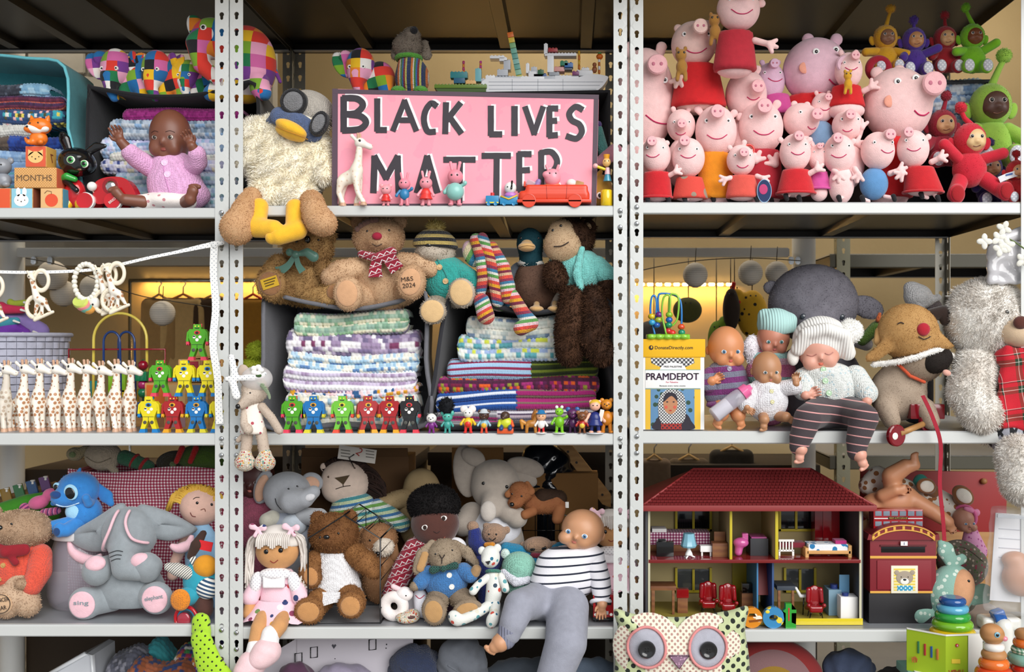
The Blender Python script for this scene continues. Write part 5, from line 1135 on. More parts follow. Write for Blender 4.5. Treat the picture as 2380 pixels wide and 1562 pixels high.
for gx,gy,r,yw in((699,251,31,-8),(756,300,30,40)):
 g=t.w('goggle',M('knit','#1c1c20'),gx,gy,[(-66,r*.7),(-69,r*.8),(-66,r*.97),(-46,r)],30,sx=1 if yw<20 else.62,rot=-25,par=hd,yaw=0);t.w('lens',M('knit','#7d7d80'),gx,gy,[(-69.5,r*.3),(-69,r*.6),(-65,r*.78)],26,sx=1 if yw<20 else.62,rot=-25,par=g)
t.s('beak',YL,[E(694,312,-64,38,16,26,rot=-26),E(690,322,-56,36,14,22,rot=-22)],5,32,par=hd);t.line('beak_seam',M('plush','#c88a14'),[(660,308),(690,322),(728,334)],2.2,.3,par=hd)
t.s('leg',YL,[K([(628,492,-84,20),(630,534,-106,20)]),K([(630,542,-112,22),(672,546,-126,20),(684,550,-128,16)])],8,32);t.s('leg',YL,[K([(708,494,-84,20),(712,534,-106,19)]),K([(722,548,-114,21),(684,562,-128,20),(670,566,-130,15)])],8,32)
t=T('plush_bear','tan plush bear hidden behind the cream duck with only its long legs showing','soft toy',660,500,.10);TN=M('fur','#b98d62',c2='#cfa780')
t.s('body',M('plush','#b98d62'),[E(665,440,60,70,50,30)],0,22)
t.s('leg',TN,[K([(606,470,-70,24),(602,510,-122,26)]),E(592,544,-128,37,38,34)],14,36,fur=(9000,3.5,1.0,.1));t.s('leg',TN,[K([(742,478,-70,26),(760,504,-122,27)]),E(776,530,-128,37,31,34,rot=-30)],14,36,fur=(9000,3.5,1.0,.1))
pw_elephant('patchwork elephant with raised ear behind the sign',838,158,1.0,.20,21,240,24,(-1,))
bin_('black fabric bin hidden behind the slogan sign',[(790,222),(1090,218),(1416,212),(1418,486),(790,486)],.16,230,CHAR,8,None,.05)
t=T('knitted_dog','grey knitted dog in a striped jumper sitting beside the brick ship','soft toy',955,222,.20);KG=M('fur','#6f6459',c2='#8f8375')
t.s('body',STRIPE('knit',[(0,'#2c3a6a'),(.14,'#c9c06a'),(.28,'#8a1f2c'),(.4,'#3a6ea8'),(.52,'#4f8a3c'),(.64,'#e8e0d0'),(.72,'#d8742c'),(.86,'#30405c')],34,90),[E(958,182,0,40,48,34),E(952,150,0,26,24,22)],10,30,clip=[(0,1,0,224)])
t.r('collar',M('knit','#5fae3c'),[(950+27*cos(a),136+3*sin(a),22*sin(a))for a in np.linspace(0,2*pi,25)[:-1]],6,True)
hd=t.s('head',KG,[E(948,108,-4,34,32,28),E(960,88,-22,20,18,18)],8,30,fur=(3500,4,1.3));t.e('nose',M('knit','#17151a'),968,82,t.f(968,82)-1,9,9,7,par=hd,reg=False)
for q,ex in((-1,920),(1,992)):t.k('ear',KG,[(ex-q*6,100,4,9),(ex,128,0,12)],par=hd,flat=.5,fur=(500,4,1.3))
for q in(-1,1):t.e('foot',M('knit','#5fae3c'),955+q*26,216,-22,17,11,16)
t=T('knitted_toy','small striped knitted bundle beside the raised-ear elephant','soft toy',880,224,.22);t.s('body',STRIPE('knit',[(0,'#2c3a6a'),(.25,'#d8d0c8'),(.5,'#b03030'),(.75,'#3a6ea8')],12,30),[E(880,205,0,26,20,18)],0,20);t.eyes([(890,200)],2)
def stud_brick(t,name,c,x0,y0,x1,y1,d0,d1,st=7.2,par=None,mat='plas'):
 o=t.b(name,M(mat,c),x0,y0,x1,y1,d0,d1,.5,par=par);n=int((x1-x0)/st)
 V=[];Q=[];N=[]
 for i in range(n):
  xc=x0+(x1-x0)*(i+.5)/n;k=len(V)
  for yy in(y0-2.2,y0+.2):
   for a in range(8):V.append((xc+2.1*cos(a*pi/4),yy,(d0+4)+2.1*sin(a*pi/4)))
  Q+=[(k+j,k+8+j,k+8+(j+1)%8,k+(j+1)%8)for j in range(8)];N.append([k+j for j in range(8)])
 if n:t.put('studs',V,[np.array(Q),np.array(N)],M(mat,c),o,True,40)
 return o
ys=216;t=T('brick_ship','white toy brick warship with grey mast and green deck on the black bin','toy ship',1212,ys,.17);WH='#e4e6ea';LG='#b9bec6'
t.g('hull',M('plas',WH),smooth_poly([(1132,ys-34),(1130,ys-2),(1250,ys),(1360,ys),(1392,ys-8),(1412,ys-32),(1408,ys-40),(1370,ys-44),(1330,ys-34),(1240,ys-33)],4),0,44)
for i,y in enumerate((ys-26,ys-18,ys-9)):t.b('hull_seam',M('plas','#8d939c'),1136,y,1402-i*8,y+.9,-.6,.2,0)
for x in(1190,1250,1308):t.b('hull_seam',M('plas','#8d939c'),x,ys-32,x+.8,ys-4,-.6,.2,0)
for x0,y0,x1,y1,c in((1128,ys-42,1150,ys-34,WH),(1150,ys-40,1210,ys-32,LG),(1210,ys-40,1265,ys-33,WH),(1265,ys-41,1290,ys-33,LG),(1290,ys-42,1345,ys-34,WH),(1340,ys-54,1378,ys-42,WH),(1352,ys-60,1370,ys-54,WH),(1155,ys-56,1180,ys-42,LG),(1170,ys-78,1186,ys-56,LG),(1160,ys-84,1178,ys-76,WH),(1138,ys-88,1172,ys-82,WH),(1228,ys-52,1262,ys-40,WH),(1234,ys-62,1248,ys-52,LG),(1222,ys-70,1230,ys-48,WH),(1276,ys-50,1300,ys-42,'#9aa0a8'),(1272,ys-88,1287,ys-50,WH),(1266,ys-94,1340,ys-88,WH),(1264,ys-116,1273,ys-92,WH),(1288,ys-62,1312,ys-52,'#d89a94'),(1310,ys-60,1330,ys-56,'#7d848c'),(1240,ys-46,1270,ys-40,'#1c4a8c')):
 stud_brick(t,'brick',c,x0,y0,x1,y1,6,34)
for x0,y0,x1,y1,c in((1302,ys-74,1320,ys-64,'#1f7a5a'),(1312,ys-70,1332,ys-60,'#2a6ab0'),(1274,ys-104,1296,ys-96,'#a01c24'),(1250,ys-54,1264,ys-44,'#1f5a34'),(1330,ys-50,1346,ys-42,'#7a2a6a')):stud_brick(t,'brick',c,x0,y0,x1,y1,0,22)
for x0,y0,x1,y1,c in((1046,ys-50,1086,ys-36,'#1f7a80'),(1054,ys-36,1080,ys-24,'#1c5a7a'),(1104,ys-58,1118,ys-28,'#6fb0b8'),(1082,ys-30,1106,ys-22,'#e0b070'),(1118,ys-34,1136,ys-12,LG)):stud_brick(t,'brick',c,x0,y0,x1,y1,4,26)
stud_brick(t,'deck_plate','#5f7f1c',1010,ys-18,1132,ys-10,-6,60);t.g('deck_keel',M('plas','#3c5a14'),[(1012,ys-9.5),(1130,ys-9.5),(1130,ys),(1022,ys)],-4,56)
ch=[]
for i in range(9):
 c=['#e8742a','#e0c040','#7fb07a','#6fae9a','#5f9e92','#7fb4aa','#5f9e92','#86b49a','#b0b24a'][i];x=1186+i*2.6;y=ys-144+i*12.5;t.b('chimney_brick',M('plas',c),x-7,y,x+7,y+11.8,8,22,.6,rot=11)
for x,y0,y1,c in((1076,ys-78,ys-48,'#a01c60'),(1116,ys-78,ys-56,'#b03080'),(1346,ys-102,ys-58,'#d0a020'),(1393,ys-84,ys-48,'#e8e8e8')):
 for i in range(4):yy=y0+(y1-y0)*i/4;t.l('mast_segment',M('plas',c if i%2==0 else '#c87020'),x,[(yy,2.2),(yy+1,2.8),(yy+(y1-y0)/4-1,2.8),(yy+(y1-y0)/4,2.2)],14,seg=10)
t.e('pumpkin',M('plas','#e0701c'),1394,ys-88,14,8,7,8);t.e('leaf',M('plas','#2f8a4a'),1394,ys-96,14,4,3,4);t.s('figure',M('plas','#9a5a34'),[E(1382,ys-56,8,6,8,6),E(1382,ys-68,8,5,5,5)],2,16)
SPK=NT('painted_card');n1=SPK.noise(9,4);SPK.col(SPK.mix(SPK.math('MULTIPLY',SPK.math('GREATER_THAN',n1,.56),.35),'#f7a4b4','#e592aa'));surf(SPK,'card');SPK=SPK.m
SKB=M('paint','#322c34');SBD=M('paint','#54404e');SWH=M('paint','#f4eef0')
ysb=ZP(ZBs[0],.035);t=T('slogan_sign','pink hand-painted cardboard sign reading BLACK LIVES MATTER','sign',1082,ysb,.035)
outl=[(773,206),(1000,213),(1200,217),(1392,220),(1386,480),(772,482)]
t.g('board',SPK,outl,0,5)
def strip(name,m,a,b_,w,d=-1.2):
 a,b_=np.array(a,float),np.array(b_,float);u=(b_-a)/np.linalg.norm(b_-a);n=np.array([-u[1],u[0]])*w/2;t.g(name,m,[tuple(a+n),tuple(b_+n),tuple(b_-n),tuple(a-n)],d,.3)
strip('painted_border',SBD,(774,212),(1392,225),10);strip('painted_border',SBD,(779,206),(778,481),13,-1.0);strip('painted_border',SBD,(1386,221),(1380,480),11,-.9);strip('painted_border',SBD,(772,477),(1386,476),7,-.7)
def brush(pts,w,m,d,nm):
 P=np.array(smooth_poly(pts,6,False)if len(pts)>2 else[np.array(pts[0])+(np.array(pts[1])-np.array(pts[0]))*u for u in np.linspace(0,1,7)]);Tn=np.gradient(P,axis=0);Tn/=np.linalg.norm(Tn,axis=1)[:,None]+1e-9;N=np.stack([-Tn[:,1],Tn[:,0]],1)
 P=np.concatenate([[P[0]-Tn[0]*w*.25],P,[P[-1]+Tn[-1]*w*.25]]);N=np.concatenate([[N[0]],N,[N[-1]]])
 ww=w/2*np.array([1+.02*sin(i*1.9)for i in range(len(P))])[:,None];L,R_=P+N*ww,P-N*ww;n=len(P)
 V=[(x,y,d)for x,y in L]+[(x,y,d)for x,y in R_]+[(x,y,d+.6)for x,y in L]+[(x,y,d+.6)for x,y in R_]
 Q=[(i,n+i,n+i+1,i+1)for i in range(n-1)]+[(i,i+1,2*n+i+1,2*n+i)for i in range(n-1)]+[(n+i,3*n+i,3*n+i+1,n+i+1)for i in range(n-1)]+[(0,2*n,3*n,n),(n-1,2*n-1,4*n-1,3*n-1)]
 return t.put(nm,V,[np.array(Q)],m,None,False)
GL_={'B':[[(0,0),(0,1)],[(0,0),(.6,.02),(.86,.22),(.55,.46),(.05,.5)],[(.1,.5),(.75,.56),(1,.76),(.7,.96),(0,1)]],'L':[[(0,0),(0,1)],[(0,1),(.95,1)]],'A':[[(.5,0),(0,1)],[(.5,0),(1,1)],[(.2,.66),(.8,.66)]],'C':[[(.98,.08),(.6,0),(.15,.25),(.02,.6),(.3,.95),(.85,.97)]],'K':[[(.05,0),(.0,1)],[(.95,0),(.08,.58)],[(.3,.48),(1,1)]],'I':[[(0,0),(0,1)]],'V':[[(0,0),(.5,1)],[(.5,1),(1,0)]],'E':[[(0,0),(0,1)],[(0,0),(1,0)],[(0,.47),(.85,.45)],[(0,1),(.95,.98)]],'S':[[(.95,.08),(.55,0),(.15,.2),(.3,.42),(.8,.56),(.95,.8),(.6,1),(.02,.93)]],'M':[[(.05,0),(0,1)],[(.05,0),(.5,.6)],[(.5,.6),(.95,0)],[(.95,0),(1,1)]],'T':[[(0,0),(1,0)],[(.52,0),(.5,1)]],'R':[[(0,0),(0,1)],[(0,0),(.6,-.02),(.95,.22),(.7,.48),(.02,.52)],[(.4,.5),(1,1)]]}
for ch_,x0,y0,x1,y1,w in(('B',799,228,851,303,15),('L',877,232,897,302,14),('A',914,235,967,302,13),('C',985,240,1014,308,14),('K',1035,241,1071,308,14),('L',1141,249,1165,312,14),('I',1196,250,1196,312,15),('V',1221,250,1262,310,13),('E',1277,252,1294,315,14),('S',1318,248,1354,322,14),('M',868,365,927,445,15),('A',970,365,1016,445,15),('T',1034,371,1102,468,14),('T',1123,362,1184,470,14),('E',1207,358,1232,440,14),('R',1258,355,1297,442,14)):
 for si,st_ in enumerate(GL_[ch_]):
  pts=[(x0+(x1-x0)*a,y0+(y1-y0)*b_)for a,b_ in st_]
  brush([(a+6,b_-4)for a,b_ in pts],w*.8,SWH,-.8-.06*si,'letter_highlight');brush(pts,w,SKB,-1.3-.1*si,'painted_letter')
t.rest(ZBs[0],.03)
giraffe('cream rubber giraffe standing alone before the slogan sign',818,ZP(ZBs[0],.012),170,.012,-18,name='giraffe_toy',spot=DOTS('vinyl','#f0e6d6','#e0c8b0',9,.3,.75),spread=2.2)
y0=ZP(ZBs[0],.008)
FG='figurines before the sign'
figurine('smallest pink pig figurine in a red dress before the sign',897,y0,50,.008,'#d8302c','#f0a0a8','r',group=FG,legs='#e89098',headw=.25,skirt='#d8302c',muzzle=None)
figurine('pink pig figurine in a blue football shirt before the sign',940,y0,68,.008,'#2f7fb0','#f08fa0','long',group=FG,legs='#e88a98',arms=1,headw=.2)
figurine('pink pig figurine in a plain red dress before the sign',990,y0,70,.008,'#e23a34','#f29aa6','long',group=FG,legs='#f29aa6',skirt='#e23a34',headw=.21)
t=figurine('large pink pig figurine with a round mint body before the sign',1058,y0,90,.008,'#8fc8c0','#f090a0','long',group=FG,legs='#f090a0',headw=.2,arms=1);t.e('belly',M('plas','#8fc8c0'),1058,y0-33,-4,21,21,18)
t=T('toy_train','blue toy train with a small black and white passenger','toy vehicle',1166,y0,.012);BT=M('plas','#2a86b8')
t.b('engine',BT,1129,y0-24,1160,y0-4,-6,22,3);t.b('wagon',BT,1162,y0-22,1204,y0-3,-8,22,3);t.l('funnel',M('plas','#d83030'),1144,[(y0-32,4.5),(y0-22,4.5)],8,seg=14);t.b('stripe',M('plas','#e8d040'),1130,y0-9,1159,y0-6,-7,-5,.5);t.r('rim',M('plas','#e8c040'),[(1164,y0-22,-8),(1183,y0-15,-9),(1203,y0-24,-8)],2)
for x in(1136,1152,1172,1194):t.w('wheel',BT,x,y0-4.5,[(-9,3),(-9.5,4.2),(-5,4.5)],14)
t.s('passenger',M('plas','#ecebe8'),[E(1186,y0-43,6,14,14,12)],0,20);t.k('mane',BLK,[(1190,y0-58,2,2.4),(1189,y0-40,-7,2.6)],res=14);t.s('passenger_dress',M('plas','#c07ac8'),[E(1186,y0-26,6,14,8,10)],0,14);t.eyes([(1180,y0-44)],1.8)
t=T('toy_car','red toy convertible with a pink pig driver before the sign','toy vehicle',1288,y0,.02);RC=M('plas','#dd4428')
t.s('body',RC,[BX(1206,y0-34,1370,y0-8,-20,34,9),BX(1222,y0-48,1366,y0-20,-18,32,6)],5,52);t.b('bumper',RC,1203,y0-13,1374,y0-6,-22,36,2)
for x in(1230,1336):t.w('wheel_arch',RC,x,y0-10,[(-22,16),(-22.5,14.5),(-20,14)],24);t.w('wheel',M('plas','#232326'),x,y0-7,[(-21,5),(-22,9),(-16,9.5)],20)
t.line('door_line',M('plas','#a82a18'),[(1270,y0-46),(1272,y0-14)],1.2,.2);t.line('door_line',M('plas','#a82a18'),[(1318,y0-46),(1316,y0-14)],1.2,.2);t.b('windscreen',M('film','#c8c0c8',a=.5),1224,y0-58,1244,y0-46,-10,22,1,rot=-20);t.b('window_frame',RC,1218,y0-56,1222,y0-44,-12,24,1)
hd=t.s('driver_head',M('plas','#ee9aa8'),[E(1284,y0-66,0,19,21,17),E(1270,y0-72,-8,9,8,8)],5,24);t.eyes([(1278,y0-74),(1292,y0-74)],2,par=hd)
for q in(-1,1):t.k('driver_ear',M('plas','#ee9aa8'),[(1284+q*10,y0-84,2,3),(1284+q*14,y0-94,2,3.4)],par=hd,res=12)
t.s('driver_body',M('plas','#e08a60'),[E(1284,y0-46,4,20,10,14)],0,16);t.e('luggage',M('plas','#e8e6e0'),1328,y0-54,6,12,10,10);t.b('box',M('wood','#b9905a'),1338,y0-58,1356,y0-44,0,16,1,rot=-15);t.k('passenger',M('plas','#9a80b8'),[(1248,y0-50,6,8),(1252,y0-58,4,6)],res=14)
t=T('wooden_figure','yellow wooden doll with a crown squeezed beside the sign','figurine',1408,y0,.012);t.l('barrel',M('gloss','#e8c41c'),1410,[(y0-38,12),(y0-36,14),(y0-2,14),(y0,12)],4,seg=20);t.l('skirt',M('gloss','#3a8fa8'),1412,[(y0-74,6),(y0-60,10),(y0-58,10)],4,seg=16);t.l('blouse',M('gloss','#e6b8bc'),1412,[(y0-90,5),(y0-74,7)],4,seg=16);t.e('head',M('gloss','#e8b870'),1410,y0-102,2,10,11,9);t.l('crown',M('gloss','#e8a020'),1410,[(y0-120,8),(y0-110,6)],2,seg=10);t.k('arm',M('gloss','#e8d020'),[(1404,y0-86,0,3.5),(1386,y0-92,-2,3.5)]);t.e('hand',M('gloss','#f0b8b8'),1384,y0-93,-2,6,6,6);t.eyes([(1406,y0-104),(1414,y0-104)],1.4)
t=T('plush_animal','mustard plush face with a white-ringed eye behind the wooden doll','soft toy',1402,y0,.06);t.s('head',M('plush','#b98a34'),[E(1398,440,0,26,40,22)],0,24);t.eyes([(1394,452)],5,white='#f0ece0');t.k('ear',M('plush','#b98a34'),[(1390,404,0,8),(1396,394,0,5)],res=14);t.rest(ZBs[0],.06)
t=T('plush_animal','dusty pink plush trunk poking out beside the sign','soft toy',1400,420,.09);t.s('body',M('plush','#c98a9a'),[K([(1390,380,0,12),(1410,366,0,16),(1430,350,10,18)])],0,22);t.k('ear',M('plush','#b07a8a'),[(1386,385,-6,6),(1380,392,-8,4)],res=14)
t=T('plush_animal','sea green and purple knitted plush behind the sign edge','soft toy',1400,370,.10);t.s('body',M('knit','#4f8f8a'),[K([(1392,300,0,9),(1398,340,0,14),(1404,362,0,12)])],0,20);t.e('collar',M('knit','#5a4a8a'),1391,290,0,8,9,8)
# ====== MIDDLE BAY, middle shelf
ya=ZP(ZBs[1],.06)
b=bin_('grey felt bin with pastel blankets under the tan bears',smooth_poly([(613,700),(625,697),(720,720),(830,733),(930,715),(988,697),(990,850),(989,ya),(800,ya),(609,ya),(612,850)],5),.06,220,GREYF,8,M('fab','#6a6a70'),.1);b.rest(ZBs[1],.05)
b2=bin_('charcoal fabric bin with striped blankets under the monkey',smooth_poly([(1042,716),(1090,714),(1150,728),(1250,742),(1350,722),(1414,712),(1418,850),(1418,ya),(1200,ya),(1003,ya),(1010,900)],5),.06,220,M('fab','#1d1d22'),8,M('fab','#26262c'),.1);b2.rest(ZBs[1],.05)
W_=['#e6e4e2','#d8d6da','#f0eee8']
for i,(lab,x0,x1,y0,y1,cf,st,fo,sg,tl)in enumerate((('sage, mauve and cream blanket topmost in the grey felt bin',682,950,726,774,rows([['#8fb0a0','#a9c4ae','#7fa48c'],['#e4dfc0','#8fb890','#e8e4cc'],['#7d7492','#8fae9c','#9088a4'],['#e0dcc4','#9fc0a8']]),11,2,4,-14),('mauve and white puff stitch blanket in the grey felt bin',660,976,768,832,rows([['#8c7898','#efecec','#6f6486','#b5a6c0'],['#efecec','#9a86a6','#e2dee4','#7c3a60'],['#7a6c90','#e8e6ea','#a896b4']]),14,1,4,6),('pale blue and ivory blanket in the grey felt bin',668,974,818,860,rows([['#9cc0d8','#e8e6dc','#bcd4e4'],['#ece8da','#a8c8dc','#5f86b8'],['#b0cce0','#e6e4d8']]),10,2,8,4),('lilac and white blanket in the grey felt bin',656,968,852,908,rows([['#a58fb0','#c8bcd4'],['#f0eef0','#e6e2ea'],['#8f7a9e','#a892b2'],['#eceaf0','#f4f2f2']]),11,2,9,6),('thin pink, ochre and teal blanket in the grey felt bin',672,972,898,920,rows([['#e8c0c8','#d8e0ec','#d89a20','#e8d0d4','#2f5a8a']]),10,1,8,-6),('teal and cream chunky blanket at the bottom of the grey felt bin',660,974,916,ya-4,rows([['#7fb0b4','#e6e4dc','#d8d4c4'],['#ece8dc','#9ab8cc','#e0d8c0'],['#6f9aa8','#e4dcc8','#f0ece4']]),13,3,0,0))):
 blanket(lab,x0,x1,y0,y1,.09,cf,st,fo,130,sag=sg,tilt=tl,group='blankets in the grey felt bin',seed=i+20)
def kn(a,b_,every=3):return lambda c,r,u:b_ if r%every==0 else a
for i,(lab,x0,x1,y0,y1,cf,st,fo,sg,tl)in enumerate((('ivory and navy crochet blanket topmost in the charcoal bin',1082,1330,736,786,rows([['#dfe2d8','#c2ccc8','#e8e8e0'],['#6f86a4','#e6e6dc','#9ab0b8'],['#e8e6da','#d0d8d0']]),11,2,6,-4),('aqua and lemon crochet blanket in the charcoal bin',1062,1320,780,834,rows([['#d8e4e0','#5faab4','#e4e8dc'],['#9db4d8','#e8ecea','#b8c8e0'],['#e6e8c8','#7fbcc0','#dce4e4'],['#9fb4dc','#cfd84a','#e8e8e4']]),12,2,4,-4),('pale blue and maroon striped blanket with an olive half',1036,1392,832,886,split(lambda c,r,u:['#9cc0e0','#8a1f48','#a8c8e4'][r%3],lambda c,r,u:['#2e3a14','#1f2a0e','#6f7f22'][r%3],.56),5,1,0,-6),('plum and orange granny blanket in the charcoal bin',1012,1394,878,914,squares(['#d8581e','#8c1a5c','#5c1a4a','#8f8f2a','#a02a70','#701438'],'#4a1436',4,5),10,1,0,-8),('royal blue blanket with a magenta half in the charcoal bin',1012,1386,904,958,split(lambda c,r,u:['#1c4f9c','#1c4f9c','#1a4890','#dfe4ee'][r%4],lambda c,r,u:['#a01f6c','#a01f6c','#7d6a5a'][r%3],.50),5,2,-4,-14),('grey and plum fine striped blanket at the bottom of the charcoal bin',1012,1386,954,ya-4,lambda c,r,u:['#7f7488','#d0ccd2','#4a3a54','#b8a8b4'][r%4]if u>.38 else['#a82a70','#8c8a90','#b8b4b8','#7c7a82'][r%4],5,2,0,0))):
 blanket(lab,x0,x1,y0,y1,.09,cf,st,fo,130,sag=sg,tilt=tl,group='blankets in the charcoal bin',seed=i+30)
yr=ZP(ZBs[1],.012)
for c,lab,x in(('g','green wooden robot leftmost on the middle shelf edge',679),('b','blue wooden robot on the middle shelf edge',728),('l','pale green wooden robot with yellow dial on the middle shelf edge',795),('r','red wooden robot turned sideways on the middle shelf edge',856),('r','red wooden robot facing front on the middle shelf edge',905),('k','black wooden robot on the middle shelf edge',951)):
 rob(c,lab,x,yr,.012,86,22 if 'sideways' in lab else 0)
FM='figurines on the middle shelf edge'
figurine('small zebra figurine in a purple dress at the left end',1003,yr,46,.01,'#7a2a80','#e8e6e2','r','#2a2a2c',FM,headw=.26,legs='#7a2a80',muzzle=1)
t=figurine('teal troll figurine with a shock of black hair',1040,yr,50,.01,'#3f9a90','#4fae9e','r',None,FM,legs='#3f9a90',headw=.24,earsz=.13);t.s('hair',M('fur','#15171c'),[K([(1040,yr-48,2,10),(1038,yr-66,2,16)]),E(1034,yr-60,4,15,13,10)],5,22,fur=(900,7,1.2,-.3))
figurine('white mouse figurine in red dungarees with big ears',1088,yr,62,.01,'#e0b81c','#ece8e2','r','#f0e4e0',FM,legs='#d83028',belt='#d83028',earsz=.15,headw=.19)
figurine('brown mole figurine with an orange duck ring',1125,yr,54,.01,'#8fb8c8','#4a3024','r',None,FM,legs='#d84a2c',belt='#e8b030',muzzle=1,hat='#c8d0d4')
t=T('figurine','brown mole figurine riding an orange sledge','figurine',1175,yr,.012,FM);t.b('sledge',M('plas','#d8582a'),1156,yr-12,1194,yr,-14,10,3);t.s('trunk',M('plas','#c8d030'),[E(1176,yr-24,0,16,14,12)],0,18);hd=t.s('head',M('plas','#4a3428'),[E(1174,yr-40,0,11,11,10),K([(1172,yr-38,-8,5),(1170,yr-36,-12,3.5)])],3,20);t.eyes([(1170,yr-43),(1179,yr-43)],1.2,par=hd)
for x in(1166,1186):t.k('leg',M('plas','#244a80'),[(x,yr-18,-4,5),(x,yr-12,-16,5)],res=14)
t.k('arm',M('plas','#c8d030'),[(1162,yr-28,-2,4.5),(1160,yr-18,-10,4)],res=14);t.k('arm',M('plas','#d8582a'),[(1188,yr-28,-2,4.5),(1192,yr-18,-8,4)],res=14)
t=T('figurine','amber brown pony figurine with a plaited tail','figurine',1232,yr,.015,FM);PB=M('plas','#b0742c');t.s('body',PB,[E(1234,yr-22,0,13,9,8),K([(1242,yr-26,0,6),(1246,yr-42,0,5)]),E(1248,yr-46,-2,8,7,6),E(1254,yr-42,-3,4.5,4,4)]+[K([(1234+dx,yr-18,dd,4.2),(1234+dx*1.1,yr-3,dd,3.6)])for dx in(-9,10)for dd in(-4,4)],3,40);t.k('tail',M('plas','#c88a3a'),[(1222,yr-22,0,4),(1212,yr-28,0,5),(1214,yr-12,0,3)],res=18);t.k('mane',M('plas','#8c5420'),[(1244,yr-54,-2,3),(1238,yr-40,-2,3.4),(1237,yr-32,-2,2)],res=18);t.eyes([(1251,yr-48)],1.6)
figurine('smiling boy figurine in white shirt and red shorts',1258,yr,52,.008,'#ece8e4','#e8b08a','r',None,FM,hat='#2f7ab0',legs='#c8242c',headw=.22,earsz=.05,stand='#d8d8d8')
t=figurine('lime green frog figurine waving both arms',1300,yr,66,.01,'#74b81e','#84c82a',None,None,FM,legs='#74b81e',headw=.15,arms=1,stand='#cfd4cc')
for q in(-1,1):t.e('eyeball',M('plas','#f2f2ec'),1300+q*6,yr-61,-2,4,4,4,nu=12,nv=8)
figurine('dark plum creature figurine with blue brow',1331,yr,60,.022,'#4a1f4e','#5c2a5a','r','#2a5a9a',FM,legs='#3a1840',arms=1,muzzle=1)
t=figurine('brown rat figurine in a red and yellow jacket',1353,yr,52,.004,'#b02a24','#7a4a2c','r','#8c5a38',FM,legs='#7a4a2c',belt='#e0c040',muzzle=1);t.r('tail',M('plas','#7a4a2c'),[(1364,yr-10,4),(1376,yr-14,4),(1374,yr-30,4)],1.6)
figurine('pig figurine with long blond hair in a navy dress',1383,yr,84,.008,'#1c2a70','#f0b49a','r',None,FM,legs='#1c2a70',skirt='#1c2a70',hair='#e0b43a',headw=.15,earsz=.05,stand='#d0d4d8')
t=figurine('tall orange bear figurine against the post',1410,yr,88,.012,'#c87a1c','#d08424','r',None,FM,legs='#c0721a',headw=.15,muzzle=1,earsz=.06);t.b('towel',M('plas','#e8e0d8'),1392,yr-56,1402,yr-28,-10,-6,2,rot=-12)
BT_=W(0,716,.10).z
G1=M('fur','#8c6a42',c2='#b8935f');t=T('teddy_bear','golden mohair bear with a teal satin bow on the grey felt bin','teddy bear',700,716,.12,'teddy bears');f1=(9000,7,1.0,.15)
t.s('body',G1,[E(704,656,10,66,56,46)],0,30,fur=f1);hd=teddy_head(t,G1,718,580,56,46,42,[(665,552),(762,550)],f1,(728,572,20,17),(727,562,7,9),[(700,566),(748,562),3.4],er=.34)
t.limb('leg',G1,M('plush','#8f6440'),[(668,676,-14,30),(652,678,-50,26)],(650,664,34,36,25),-78,(4500,6,1.0,.15));t.limb('leg',G1,M('plush','#9a6c46'),[(730,690,-14,26),(780,690,-46,22)],(788,682,20,22,0),-60,(4000,6,1.0,.15))
t.k('arm',G1,[(650,616,-10,24),(630,642,-24,20),(640,660,-34,16)],fur=(3500,7,1.0));t.k('arm',G1,[(752,622,-10,22),(772,650,-30,20),(776,668,-40,16)],fur=(3500,7,1.0))
SAT=M('gloss','#4f7a6c');SAT=NT('satin');SAT.col('#4d7668');SAT.rough(.32);SAT.b.inputs['Sheen Weight'].default_value=.3;SAT=SAT.m
t.s('bow',SAT,[K([(706,596,-58,5),(730,592,-64,10),(744,602,-62,12)],.6),K([(704,596,-58,5),(690,592,-62,9)],.6),E(704,597,-64,9,9,7)],3,34)
ribbon(t,'bow_tail',SAT,[(x,y,-62)for x,y in smooth_poly([(702,598),(688,620),(672,632),(660,636)],5,False)],[10+i*.9 for i in range(16)]);ribbon(t,'bow_tail',SAT,[(x,y,-64)for x,y in smooth_poly([(706,600),(710,620),(720,636)],5,False)],[9+i*.8 for i in range(11)])
t.b('label_patch',M('fab','#c8a024'),632,650,670,674,-84,-81,.6,rot=18);[t.b('print_line',M('fab','#5a4410'),637+q*.3,654+q,665-q*.3,656.5+q,-84.6,-83.8,0,rot=18)for q in(0,6,12)]
G2=M('fur','#b08a68',c2='#cdab88');t=T('teddy_bear','tan bear with crimson nose, fair isle scarf and stitched paws','teddy bear',890,722,.11,'teddy bears');f2=(12000,4,1.0,.1)
t.s('body',G2,[E(892,664,8,74,62,50)],0,30,fur=(10000,4,1.0,.1))
hd=teddy_head(t,G2,880,552,60,50,46,[(834,516),(926,514)],f2,(887,562,26,22),(887,555,11.5,9),[(862,542),(911,540),2.8],er=.32,mouth=[(876,572),(886,577),(898,572)],nosec=M('fab','#9c1434'))
for x,y in((838,536),(846,528),(854,524),(862,520),(872,517),(880,516)):t.e('hair_clip_bead',M('plush','#7a5a50'),x,y,t.f(x,y)-2,7,7,6,nu=12,nv=8,par=hd,reg=False)
